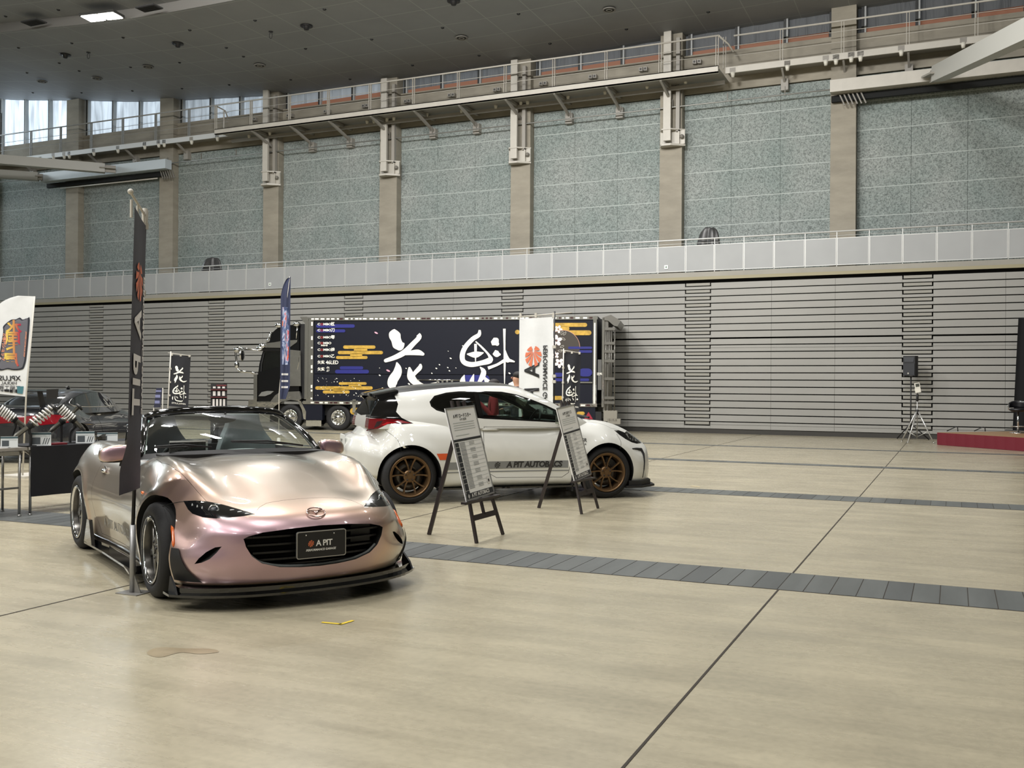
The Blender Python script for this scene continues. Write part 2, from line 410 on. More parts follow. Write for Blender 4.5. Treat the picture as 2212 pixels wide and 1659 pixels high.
for i in range(len(PXC)-1):
    a, c = PXC[i]+PWD, PXC[i+1]-PWD
    w = MB(); zt = max(ceil_z(a), ceil_z(c))+.5
    def fold(u, v, a=a, c=c, zt=zt):
        x = lerp(a, c, u); return (x, YP+.12+.03*math.sin(x*9+v*2)*(v), lerp(zt, zs, v))
    w.grid(fold, 60, 10)
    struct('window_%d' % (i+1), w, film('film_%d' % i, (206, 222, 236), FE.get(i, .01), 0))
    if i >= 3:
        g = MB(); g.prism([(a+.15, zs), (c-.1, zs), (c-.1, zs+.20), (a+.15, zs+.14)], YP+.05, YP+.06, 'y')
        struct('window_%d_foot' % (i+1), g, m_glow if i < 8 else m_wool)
    fm = MB(); fg = MB()
    for q in (0.04, .37, .7, 1.0):
        x = lerp(a, c, q)
        fm.box((x-.075, YP-.02, zs), (x+.0, YP+.2, zt)); fg.box((x+.01, YP-.04, zs), (x+.06, YP+.2, zt))
    struct('window_%d_frame' % (i+1), fm, m_mull); struct('trim_%d' % (30+i), fg, m_mull2)
b = MB(); b.box((-48, YP+.3, zs), (22, YP+.5, 17)); struct('wall_outer', b, m_dark)
# left side wall, seen only as the dark corner
# unseen glowing strip added on the left wall to brighten the ceiling
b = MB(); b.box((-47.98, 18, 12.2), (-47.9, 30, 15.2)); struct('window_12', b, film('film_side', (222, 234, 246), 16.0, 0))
# ---------------- ceiling: long ribbed panels following the arch
m_ceil = mat('ceiling_panel', (138, 141, 145), .62, noise=(.4, .08, 4))
def ceil_nodes():
    nt = m_ceil.node_tree; p = nt.nodes['Principled BSDF']; base = p.inputs['Base Color'].links[0].from_socket
    tc = nt.nodes.new('ShaderNodeTexCoord'); sx = nt.nodes.new('ShaderNodeSeparateXYZ'); nt.links.new(tc.outputs['Object'], sx.inputs[0])
    def lines(sock, period, wid, off=0.0):
        a = nt.nodes.new('ShaderNodeMath'); a.operation = 'ADD'; a.inputs[1].default_value = off; nt.links.new(sock, a.inputs[0])
        w = nt.nodes.new('ShaderNodeMath'); w.operation = 'PINGPONG'; w.inputs[1].default_value = period/2; nt.links.new(a.outputs[0], w.inputs[0])
        l = nt.nodes.new('ShaderNodeMath'); l.operation = 'LESS_THAN'; l.inputs[1].default_value = wid; nt.links.new(w.outputs[0], l.inputs[0]); return l.outputs[0]
    l1 = lines(sx.outputs['Y'], 1.35, .018); l2 = lines(sx.outputs['X'], 1.45, .014)
    mx = nt.nodes.new('ShaderNodeMath'); mx.operation = 'MAXIMUM'; nt.links.new(l1, mx.inputs[0]); nt.links.new(l2, mx.inputs[1])
    m = nt.nodes.new('ShaderNodeMixRGB'); nt.links.new(mx.outputs[0], m.inputs[0]); nt.links.new(base, m.inputs[1]); m.inputs[2].default_value = (*srgb((160, 163, 166)), 1)
    nt.links.new(m.outputs[0], p.inputs['Base Color'])
ceil_nodes()
YC = 22.85                                        # step in the ceiling
b = MB()
b.grid(lambda u, v: (lerp(-48, 22, u), lerp(YC, YP+.35, v), ceil_z(lerp(-48, 22, u))), 90, 8, flip=False)
struct('ceiling', b, m_ceil)
b = MB(); b.grid(lambda u, v: (lerp(-48, 22, u), lerp(-14, YC, v), ceil_z(lerp(-48, 22, u))+.30), 90, 8)
struct('ceiling_band', b, m_ceil)
b = MB(); b.grid(lambda u, v: (lerp(-48, 22, u), lerp(YC-.02, YC-.10, v), ceil_z(lerp(-48, 22, u))-.02+.4*(1-abs(2*v-1))), 90, 4)
b2 = MB(); b2.grid(lambda u, v: (lerp(-48, 22, u), YC, ceil_z(lerp(-48, 22, u))+.31*v), 90, 1); struct('trim_41', b2, mat('ceiling_step', (122, 120, 116), .6))
# side wall at far left (never quite seen) keeps the hall closed
b = MB(); b.box((-48.3, -14, 0), (-48, YW+3, 17)); struct('wall_left', b, mat('dark_side_curtain', (62, 62, 64), .9))  # wall tone darkened to stand for the shade at the left
b = MB(); b.box((22, -14, 0), (22.3, YW+3, 17)); struct('wall_right', b, m_board)
b = MB(); b.box((-48, -14.3, 0), (22, -14, 7.5)); struct('wall_front', b, m_board)
b = MB(); b.box((-48, -14.3, 7.5), (22, -14, 17)); struct('wall_front_upper', b, m_wool)

# ================================================================ CATWALK, BRACKETS, BEAMS, CEILING FITTINGS
m_wht = mat('painted_steel', (188, 184, 174), .45, noise=(3, .05, 3))
m_wht2 = mat('painted_steel_dim', (150, 146, 138), .5)
m_tip = mat('lamp_cup', (215, 212, 200), .5)
Yc = YW-.05                  # face of the wide middle catwalk
Ys = YW+.75                  # face of the narrow side catwalks
zd = WL(1000, 218, Yc).z
xa, xb = WL(463, 290, Yc).x, WL(1551, 145, Yc).x
cw = thing('catwalk', 'wide white steel maintenance catwalk with braced deck and railing, middle stretch', 'catwalk', (0, 0, 0))
b = MB(); b.box((xa, Yc, zd-.09), (xb, Yc+.07, zd+.11)); b.box((xa, Yc, zd+.085), (xb, Yc+.16, zd+.11)); b.box((xa, Yc, zd-.09), (xb, Yc+.16, zd-.065)); b.build('edge_beam', m_wht, cw)
b = MB(); b.box((xa, Yc+.07, zd+.02), (xb, YP+.0, zd+.06)); b.build('deck', m_wht2, cw)
def railing(par, x0, x1, y, z, xs, h, m=m_wht):
    b = MB(); b.tube([(x0, y, z+h), (x1, y, z+h)], .028, 8); b.build('handrail', m, par)
    b = MB()
    for q in (.36, .68): b.tube([(x0, y, z+h*q), (x1, y, z+h*q)], .009, 6)
    b.build('knee_rail', m, par)
    for x in xs:
        b = MB(); b.box((x-.045, y-.01, z), (x-.03, y+.05, z+h)); b.box((x+.03, y-.01, z), (x+.045, y+.05, z+h)); b.build('post', m, par)
hr = WL(1000, 154, Yc+.05).z-zd
us = [465, 541, 624, 708, 798, 892, 989, 1090, 1195, 1308, 1425, 1548]
xs = [WL(u, 200, Yc).x for u in us]
railing(cw, xa, xb, Yc+.03, zd+.1, xs, hr-.1)
for x in xs[1:-1]:
    b = MB(); b.bar((x, Yc+.1, zd-.08), (x+.02, YP-.1, zd-.5), .07, .09); b.box((x-.12, YP-.2, zd-.75), (x+.12, YP, zd-.4)); b.bar((x, Yc+.05, zd-.05), (x, YP-.05, zd-.05), .09, .1)
    b.build('brace', m_wht2, cw)
b = MB()
b.bar((xa, YP-.6, zd-.12), (xb, YP-.6, zd-.12), .06, .12); b.build('stringer', m_wht2, cw)
b = MB(); b.tube([(xa, Yc+.05, zd+hr), (xa-.0, Ys-.2, zd+hr-.05), (xa, Ys, zd+hr-.35)], .025, 8)
b.tube([(xa+.03, Ys-.3, zd), (xa+.03, Ys-.3, zd+hr-.05)], .025, 8); b.build('end_rail', m_wht, cw)
b = MB(); b.tube([(xb, Yc+.05, zd+hr), (xb+.15, Ys-.1, zd+hr-.05), (xb+.3, Ys, zd+hr-.3)], .03, 8); b.build('end_rail', m_wht, cw)
zsd = WL(250, 318, Ys).z
hs = WL(250, 258, Ys+.03).z-zsd
x0, x1 = -46, xa-.03
s1 = thing('catwalk', 'narrow pale catwalk with thin railing under the bright film-covered windows at left', 'catwalk')
b = MB(); b.box((x0, Ys, zsd-.11), (x1, Ys+.06, zsd+.08)); b.build('edge_beam', mat('painted_steel_bright', (205, 208, 208), .45), s1)
b = MB(); b.box((x0, Ys+.06, zsd), (x1, YP, zsd+.04)); b.build('deck', m_wht2, s1)
railing(s1, x0, x1, Ys+.02, zsd+.06, [WL(u, 260, Ys).x for u in (5, 66, 130, 196, 264, 335, 407)], hs-.06, mat('rail_grey', (150, 152, 150), .4))
s2 = thing('catwalk', 'narrow cream catwalk with thin railing on the right end of the wall', 'catwalk')
zr = WL(1850, 116, Ys).z; hq = WL(1850, 40, Ys).z-zr
b = MB(); b.box((xb+.05, Ys, zr-.11), (20, Ys+.06, zr+.08)); b.build('edge_beam', m_wht, s2)
b = MB(); b.box((xb+.05, Ys+.06, zr), (20, YP, zr+.04)); b.build('deck', m_wht2, s2)
railing(s2, xb+.3, 20, Ys+.02, zr+.06, [WL(u, 100, Ys).x for u in (1565, 1688, 1820, 1961, 2109)]+[3.4, 5.3, 7.2], hq-.06)
for g, us_ in ((s1, (78, 220, 300, 410)), (s2, (1697, 1827, 1964, 2100))):
    for u in us_:
        x = WL(u, 150, YP).x; z = zsd if g is s1 else zr
        b = MB(); b.box((x-.11, YP-.2, z-.65), (x+.11, YP, z-.3)); b.bar((x, Ys+.1, z-.1), (x, YP-.05, z-.45), .06, .08); b.build('brace', m_wht2, g)
# hanging steel posts with bracket boxes on four pillars
for (u, vt, vb, lab) in ((566+9, 195, 398, 'leftmost of the four'), (831, 170, 377, 'second of four from the left'),
                        (1112, 130, 350, 'third of four from the left'), (1443, 68, 312, 'rightmost of the four')):
    Yb = YU-.02
    p = WL(u, vb, Yb-.25); zt = WL(u, vt, Yb-.25).z; zb = p.z+.12
    g = thing('hanger_post', 'white steel hanger post with a bracket box foot, '+lab, 'steel post', (p.x, Yb, zb), 0, None)
    b = MB(); b.box((-.15, -.30, 0), (.09, -.20, zt-zb)); b.build('web', m_wht, g)
    b = MB(); b.box((-.13, -.20, 0), (-.10, -.02, zt-zb)); b.box((.22, -.16, .3), (.34, -.02, zt-zb-.2)); b.build('flange', m_wht2, g)
    b = MB()
    b.prism([(-.2, -.32), (.1, -.32), (.50, -.02), (.50, .0), (-.3, 0), (-.3, -.1)], -.16, -.10); b.prism([(-.2, -.32), (.1, -.32), (.50, -.02), (.50, .0), (-.3, 0), (-.3, -.1)], .34, .38)
    b.box((.30, -.16, -.1), (.34, -.02, .34)); b.box((-.30, -.08, -.1), (.5, -.02, .34)); b.build('bracket_box', m_wht, g)
    b = MB(); b.ball((.42, -.15, .12), .07); b.build('pulley', mat('grey_iron', (120, 116, 108), .5), g)
# cup lamps under the catwalks
cups = [(88, 349, 's'), (116, 341, 's'), (139, 339, 's'), (150, 338, 's'), (203, 332, 's'), (255, 326, 's'), (313, 318, 's'), (343, 314, 's'), (355, 313, 's'), (414, 307, 's'), (470, 300, 's'),
        (538, 293, 'm'), (583, 287, 'm'), (655, 278, 'm'), (731, 269, 'm'), (793, 262, 'm'), (808, 261, 'm'), (836, 257, 'm'), (851, 255, 'm'), (922, 247, 'm'), (997, 238, 'm'), (1071, 229, 'm'), (1125, 221, 'm'), (1140, 220, 'm'), (1227, 208, 'm'), (1307, 198, 'm'), (1398, 186, 'm'), (1481, 175, 'm'),
        (1583, 161, 's'), (1701, 146, 's'), (1784, 135, 's'), (1806, 133, 's'), (1839, 128, 's'), (1859, 126, 's'), (1947, 114, 's'), (2081, 97, 's')]
cup0 = None
GRPC = {'s': ('small white cup lamp hanging under the narrow catwalk', 'cup lamps under the narrow catwalks'), 'm': ('small white cup lamp hanging under the wide middle catwalk', 'cup lamps under the middle catwalk')}
for (u, v, kd) in cups:
    Yk = Ys+.03 if kd == 's' else YP-.65
    p = WL(u, v, Yk); p.z -= .16
    if cup0 is None:
        cup0 = thing('cup_lamp', GRPC[kd][0], 'lamp', p, 0, GRPC[kd][1])
        b = MB(); b.lathe([(0, .07), (.045, .07), (.075, .22), (0, .22)], 14); b.build('shade', m_tip, cup0)
        b = MB(); b.box((-.09, -.03, .22), (.09, .03, .36)); b.build('clamp', m_wht2, cup0); o = cup0
    else: o = dup(cup0, p, 0, GRPC[kd][0], GRPC[kd][1])
# twin box spotlights on the sill beam
tw0 = None
tw = [(545, 262), (625, 250), (705, 238), (791, 238), (883, 220), (977, 207), (1075, 195), (1175, 182), (1281, 166), (1390, 151), (1503, 133)]
tw = [(548, 258), (627, 250), (707, 241), (790, 229), (881, 219), (976, 206), (1074, 194), (1174, 181), (1281, 166), (1390, 150), (1506, 134)]
for (u, v) in tw:
    p = WL(u, v, YP-.15)
    if tw0 is None:
        tw0 = thing('twin_spotlight', 'small twin box spotlight on the concrete sill above the wide catwalk', 'spotlight', p, 0, 'twin spotlights on the sill')
        for dx in (-.075, .075):
            b = MB(); b.prism([(dx-.062, -.055), (dx+.062, -.07), (dx+.062, .06), (dx-.062, .07)], -.07, .07, 'y'); h = b.build('lamp_box', m_wht2, tw0)
            b = MB(); b.cyl((dx, -.076, 0), (dx, -.07, 0), .035, 12); b.build('lens', mat('spot_lens', (70, 70, 68), .3), h)
    else: dup(tw0, p)
# thin horizontal conduit in front of the panels
g = thing('conduit', 'thin steel conduit line running across the upper wall panels', 'pipe')
z_ = WL(840, 300, YU-.1).z; b = MB()
b.tube([(-46, YU-.1, z_), (20, YU-.1, z_)], .022, 6); b.build('pipe', mat('conduit_steel', (150, 150, 145), .35, metal=.6), g)
b = MB(); x = -45
while x < 20: b.box((x-.012, YU-.12, z_-.02), (x+.012, YU-.08, z_+.25)); x += 1.75
o = b.build('clip', mat('grey_iron', (120, 116, 108), .5), g)
# sliding white box beams flat on the wall
Yb = YU-.55
def boxbeam(lab, u0, v0t, v0b, u1, m, inner):
    p = WL(u0, v0t, Yb); q = WL(u0, v0b, Yb); x1 = WL(u1, v0t, Yb).x
    g = thing('box_beam', lab, 'beam', (0, 0, 0)); xs_ = sorted((p.x, x1))
    b = MB(); b.box((xs_[0], Yb, q.z), (xs_[1], Yb+.35, p.z)); b.build('web', m, g)
    b = MB(); b.box((xs_[0], Yb+.36, q.z-.20), (xs_[1]-.3, Yb+.5, q.z-.02)); b.build('under_rail', m_dark, g)
    for i in range(6):
        x = inner+(-.1+i*.12)
        b = MB(); b.bar((x-.15, Yb+.3, q.z), (x, Yb+.3, q.z-.35), .04); b.build('strut', mat('grey_iron', (120, 116, 108), .5), g)
    return g, q.z
g, zq = boxbeam('pale blue-white box beam flat on the wall above the leftmost pillars', 357, 343, 363, 86, mat('cool_white_steel', (196, 206, 212), .45), WL(345, 365, Yb).x)
b = MB(); b.tube([(WL(130, 395, Yb).x, Yb, zq-.38), (WL(340, 370, Yb).x, Yb, zq-.38)], .025, 6); b.build('lower_rail', m_wht, g)
g, zq = boxbeam('cream box beam flat on the wall at the upper right corner', 1793, 173, 199, 2600, m_wht, WL(1830, 200, Yb).x)
# steel ties reaching from the roof down to the wall
def tie(lab, tip, tipY, near, nearY, w, h):
    a = WL(*tip, tipY); c = WL(*near, nearY)
    c = a+(c-a)*1.6
    g = thing('roof_tie_beam', lab, 'beam'); b = MB(); b.bar(a+(c-a)*.06, c, w, h); b.build('beam', mat('tie_steel', (172, 172, 166), .45), g)
    b = MB(); b.bar(a-(c-a)*.0, a+(c-a)*.08, w*.25, h*.8); b.bar(a, a+(c-a)*.09, w*1.6, h*.12); b.build('gusset', m_wht2, g)
tie('sloping grey steel roof tie in the upper right corner', (2012, 166), YU-.6, (2212, 70), 22, .34, .42)
tie('sloping grey steel roof tie at the left, upper of two', (250, 366), YU-.6, (0, 345), 27.3, .34, .36)
tie('sloping grey steel roof tie at the left, lower of two', (92, 383), YU-.6, (0, 376), 29.3, .34, .34)
# covered things on the gallery behind the balustrade
def heap(lab, u, v, w, h, seed):
    p = WL(u, v, YW+.35); g = thing('covered_bundle', lab, 'bundle', (p.x, YW+.38, 4.9)); rnd = random.Random(seed)
    ph = [rnd.uniform(0, 6) for _ in range(6)]; H = p.z-4.9
    def fn(a, t):
        an = a*2*PI; k = .75+.25*math.sin(3*an+ph[0])+.12*math.sin(7*an+ph[1])
        r = (1-t*t)**.5; return (w*r*k*math.cos(an)+.18*w*t, .22*r*k*math.sin(an), max(.0, H*math.sin(t*PI/2)*(1+.25*math.sin(2*an+ph[3])*(1-t))+.04*math.sin(9*an+ph[2])*(1-t)*t*4))
    b = MB(); b.grid(fn, 40, 12); b.build('sheet', mat('dark_sheeting', (62, 62, 62), .35, noise=(6, .3)), g)
    b = MB(); b.tube([(-w*.5, -.15, H*.3), (-.1*w, -.2, H*.62), (w*.3, -.1, H*.4)], .012, 6); b.build('cord', m_dark, g)
heap('dark plastic covered heap behind the balustrade at the left of the back wall', 452, 557, .62, .7, 3)
heap('dark plastic covered heap behind the balustrade right of the third steel hanger post', 1530, 492, .42, .8, 5)
# ---------------- ceiling fittings
m_blk = mat('black_metal', (20, 20, 22), .45)
def onceil(u, v):
    z = 12.8
    for _ in range(12):
        p = FL(u, v, z); z = ceil_z(p.x)+(.30 if p.y < YC else 0)
    return FL(u, v, z)
def p_is_slope(u): return u < 150
def cfit(kind, lst, grp, lab):
    first = None
    for (u, v) in lst:
        p = onceil(u, v)-V((0, 0, .05 if kind == 'air_diffuser' and p_is_slope(u) else 0))
        if first is None:
            first = thing(kind, lab, kind.replace('_', ' '), p, 0, grp)
            b = MB()
            if kind == 'ceiling_speaker':
                b.lathe([(0, -.04), (.19, -.04), (.19, -.01), (0, -.01)], 20); b.build('flange', m_blk, first)
                b = MB(); b.lathe([(0, -.15), (.07, -.14), (.11, -.02)], 16); b.build('horn', m_blk, first)
            elif kind == 'air_diffuser':
                b.lathe([(.155, -.06), (.20, -.06), (.20, -.03), (.155, -.03)], 24, closed=True); b.build('ring', mat('diffuser_ring', (120, 118, 112), .5), first)
                b = MB(); b.lathe([(0, -.05), (.15, -.05), (.15, -.03), (0, -.03)], 24); b.build('core', m_blk, first)
                b = MB(); b.lathe([(.06, -.065), (.095, -.065), (.095, -.045), (.06, -.045)], 20, closed=True); b.build('vane', mat('diffuser_ring', (0, 0, 0)), first)
            elif kind == 'pinhole_sprinkler':
                b.lathe([(0, -.035), (.035, -.03), (.06, 0), (0, 0)], 12); b.build('cap', m_blk, first)
            elif kind == 'ceiling_hook':
                b.lathe([(0, -.02), (.07, -.02), (.07, .0), (0, .0)], 14); b.build('plate', m_blk, first)
                b = MB(); b.tube([(.055*math.sin(t/10*2*PI), 0, -.13+.10*math.cos(t/10*2*PI)) for t in range(10)], .009, 6, closed=True); b.build('loop', m_blk, first)
            elif kind == 'ceiling_vent':
                b.box((-.36, -.2, -.02), (.36, .2, .02)); b.build('frame', mat('vent_frame', (60, 60, 60), .6), first)
                b = MB(); 
                for i in range(8): b.box((-.33, -.18+i*.047, -.035), (.33, -.16+i*.047, -.02))
                b.build('louvre', mat('vent_louvre', (40, 40, 40), .6), first)
        else: dup(first, p)
cfit('ceiling_speaker', [(141, 117), (384, 93), (662, 55), (418, 2), (980, 1)], 'black horn speakers on the ceiling', 'black round horn speaker hanging from the dark ceiling')
cfit('air_diffuser', [(91, 171), (210, 167), (320, 142), (561, 139), (997, 79), (1316, 18)], 'round air diffusers in the ceiling', 'round grey air diffuser set in the dark ceiling')
cfit('ceiling_hook', [(191, 113), (585, 68)], 'looped hooks on the ceiling', 'black looped hook hanging from the dark ceiling')
cfit('ceiling_vent', [(73, 48), (322, 17)], 'louvred vents beside the ceiling lamp', 'black louvred rectangular vent beside the bright ceiling lamp')
cfit('pinhole_sprinkler', [(126, 21), (12, 35), (40, 103), (155, 93), (266, 81), (410, 65), (551, 44), (701, 20), (128, 136), (489, 103), (171, 153), (282, 145), (388, 135), (526, 122), (660, 105), (756, 171), (58, 157), (71, 200), (176, 200), (286, 196), (393, 191), (495, 183), (628, 172), (803, 85), (956, 60), (1120, 30), (891, 141), (1035, 120), (1188, 94), (1353, 63), (1530, 26)], 'tiny black sprinklers dotting the ceiling', 'tiny black sprinkler cap on the dark ceiling')
p = onceil(376, 12); 
# the one lit lamp in view: two bright panels in one housing
pl = onceil(220, 31); lz = pl.z
g = thing('ceiling_lamp', 'bright twin-panel floodlight in the ceiling at the upper left', 'lamp', (pl.x, pl.y, lz), math.radians(8))
b = MB(); b.box((-.62, -.27, -.08), (.62, .27, .0)); b.build('housing', mat('lamp_housing', (60, 60, 58), .5), g)
m_lamp = mat('lamp_glow', (255, 255, 250), .5, emit=((255, 253, 244), 30))
for s_ in (-1, 1):
    b = MB(); b.box((s_*.31-.26, -.23, -.10), (s_*.31+.26, .23, -.08)); b.build('diffuser', m_lamp, g)

# ================================================================ CAR BODY TOOLS
def cube_grid(nx, ny, nz, fn):
    """closed box lattice; fn(s, t, w) with each in -1..1 gives the point"""
    idx = {}; vs = []; fs = []
    def vid(i, j, k):
        if (i, j, k) not in idx:
            idx[(i, j, k)] = len(vs); vs.append(tuple(fn(2*i/nx-1, 2*j/ny-1, 2*k/nz-1)))
        return idx[(i, j, k)]
    for i in range(nx):
        for j in range(ny):
            for k, fl in ((0, True), (nz, False)):
                q = [vid(i, j, k), vid(i+1, j, k), vid(i+1, j+1, k), vid(i, j+1, k)]; fs.append(tuple(q[::-1] if fl else q))
    for i in range(nx):
        for k in range(nz):
            for j, fl in ((0, False), (ny, True)):
                q = [vid(i, j, k), vid(i+1, j, k), vid(i+1, j, k+1), vid(i, j, k+1)]; fs.append(tuple(q[::-1] if fl else q))
    for j in range(ny):
        for k in range(nz):
            for i, fl in ((0, True), (nx, False)):
                q = [vid(i, j, k), vid(i, j+1, k), vid(i, j+1, k+1), vid(i, j, k+1)]; fs.append(tuple(q[::-1] if fl else q))
    me = bpy.data.meshes.new('shell'); me.from_pydata(vs, [], fs); me.update(); return me
def round_box(p, h, r):
    """p on a box of half sizes h: pull it onto the box with edges rounded by r"""
    c = V([max(-(h[i]-r), min(h[i]-r, p[i])) for i in range(3)]); d = V(p)-c
    return c+d.normalized()*r if d.length > 1e-9 else V(p)
def boole(a, b, op):
    """mesh a (op) mesh b -> new mesh"""
    b.calc_loop_triangles(); vol = 0.0
    for t in b.loop_triangles:
        p, q, r = (b.vertices[i].co for i in t.vertices); vol += p.dot(q.cross(r))
    if vol < 0: b.flip_normals()
    oa = bpy.data.objects.new('a', a); ob = bpy.data.objects.new('b', b); COL.objects.link(oa); COL.objects.link(ob)
    m = oa.modifiers.new('b', 'BOOLEAN'); m.operation = op; m.object = ob
    res = None
    for sv in ('MANIFOLD', 'EXACT'):
        m.solver = sv; bpy.context.view_layer.update()
        r = bpy.data.meshes.new_from_object(oa.evaluated_get(bpy.context.evaluated_depsgraph_get()))
        ok = len(r.polygons) > 0 and not (op == 'DIFFERENCE' and len(r.polygons) == len(a.polygons) and len(r.vertices) == len(a.vertices))
        if ok or sv == 'EXACT': res = r; break
    bpy.data.objects.remove(oa); bpy.data.objects.remove(ob)
    return res
def mprism(out, a, b, axis): return MB().prism(out, a, b, axis).mesh()
def bvh(me): 
    return BVHTree.FromPolygons([v.co.copy() for v in me.vertices], [tuple(p.vertices) for p in me.polygons])
def emit_body(me, name, mats, parent, outer, tol=.0015, sharp=32, inner=None):
    """object from a cut mesh: faces lying on the outer skin keep mats[0], cut faces take mats[1]"""
    o = bpy.data.objects.new(name, me); COL.objects.link(o); me.name = name
    me.materials.clear()
    for m in mats: me.materials.append(m)
    if outer:
        for p in me.polygons:
            c = p.center; hit = outer.find_nearest(c, .02)
            on = hit[0] is not None and hit[3] < tol and abs(hit[1].dot(p.normal)) > .9
            if not on and hit[0] is not None and hit[3] < tol:
                on = abs(hit[1].dot(p.normal)) > .8
            p.material_index = 0 if on else 1
    me.polygons.foreach_set('use_smooth', [True]*len(me.polygons)); me.set_sharp_from_angle(angle=math.radians(sharp))
    if parent: o.parent = parent
    return o
def grow(out, d):
    """offset a closed 2D outline outward by d"""
    n = len(out); ar = sum(out[i][0]*out[(i+1) % n][1]-out[(i+1) % n][0]*out[i][1] for i in range(n)); sg = 1 if ar > 0 else -1
    r = []
    for i in range(n):
        p, q, s_ = V(out[i-1]), V(out[i]), V(out[(i+1) % n]); a = (q-p).normalized(); c = (s_-q).normalized()
        na = V((a.y, -a.x)); nc = V((c.y, -c.x)); m = (na+nc)
        m = m.normalized()/max(.5, m.normalized().dot(na)) if m.length > 1e-6 else na
        r.append(tuple(q+m*d*sg))
    return r
def smooth_loop(pts, n=6):
    """closed Catmull-Rom through 2D points"""
    out = []; N = len(pts)
    for i in range(N):
        p0, p1, p2, p3 = [V(pts[(i+k-1) % N]) for k in range(4)]
        for j in range(n):
            t = j/n; out.append(tuple(.5*((2*p1)+(-p0+p2)*t+(2*p0-5*p1+4*p2-p3)*t*t+(-p0+3*p1-3*p2+p3)*t**3)))
    return out
def smooth_path(pts, n=6):
    out = []; N = len(pts); P = [V(p) for p in pts]
    for i in range(N-1):
        p0, p1, p2, p3 = P[max(i-1, 0)], P[i], P[i+1], P[min(i+2, N-1)]
        for j in range(n):
            t = j/n; out.append(.5*((2*p1)+(-p0+p2)*t+(2*p0-5*p1+4*p2-p3)*t*t+(-p0+3*p1-3*p2+p3)*t**3))
    return out+[P[-1]]
def onskin(tree, p, d):
    """first skin point along d from p"""
    h = tree.ray_cast(V(p), V(d)); return h[0]
def skin_line(tree, pts, d, r=.0022, lift=.0):
    """thin line following the skin: pts start points, cast along d"""
    res = [h for h in (onskin(tree, p, d) for p in pts) if h is not None]
    return res
def decal(tree, mb, fn2, d, lift=.002):
    """returns fn(x, y) that lays 2D artwork onto the skin by casting along d from fn2(x, y)"""
    dv = V(d).normalized()
    def f(x, y):
        p = V(fn2(x, y)); h = tree.ray_cast(p, dv)
        return tuple((h[0] if h[0] is not None else p+dv*.3)-dv*lift)
    return f
def leaf_logo(mb, fn, cx, cy, s, rot=0.0, flip=1):
    """oval leaf mark made of curved blades, mapped by fn"""
    ca, sa = math.cos(rot), math.sin(rot)
    def g(x, y): x *= flip; return fn(cx+s*(x*ca-y*sa), cy+s*(x*sa+y*ca))
    # right and left blades inside an ellipse # blades
    # ellipse cut into blades by veins that fan out from the top
    def E(t): return (.40*math.cos(t), .5*math.sin(t))
    def vein(t, n=7):
        e = E(t); c = (e[0]*.12, .10+e[1]*.25); r = []
        for i in range(n+1):
            k = i/n; r.append(((1-k)**2*0+2*k*(1-k)*c[0]+k*k*e[0], (1-k)**2*.47+2*k*(1-k)*c[1]+k*k*e[1]))
        return r
    for sd in (1, -1):
        for k in range(4):
            a0 = math.radians(62-38*k-(0 if k else -14)); a1 = a0-math.radians(27+(12 if k == 0 else 0)); a1 = max(a1, math.radians(-86))
            L0, L1 = vein(a0), vein(a1); n = 6; arc = [E(lerp(a0, a1, i/n)) for i in range(n+1)]
            P0 = [(sd*x, y) for x, y in L0[2:]]; P1 = [(sd*x, y) for x, y in L1[2:]]; A = [(sd*x, y) for x, y in arc]
            pts = P0+A[1:-1]+P1[::-1]
            mb.poly(pts, g)
    return mb
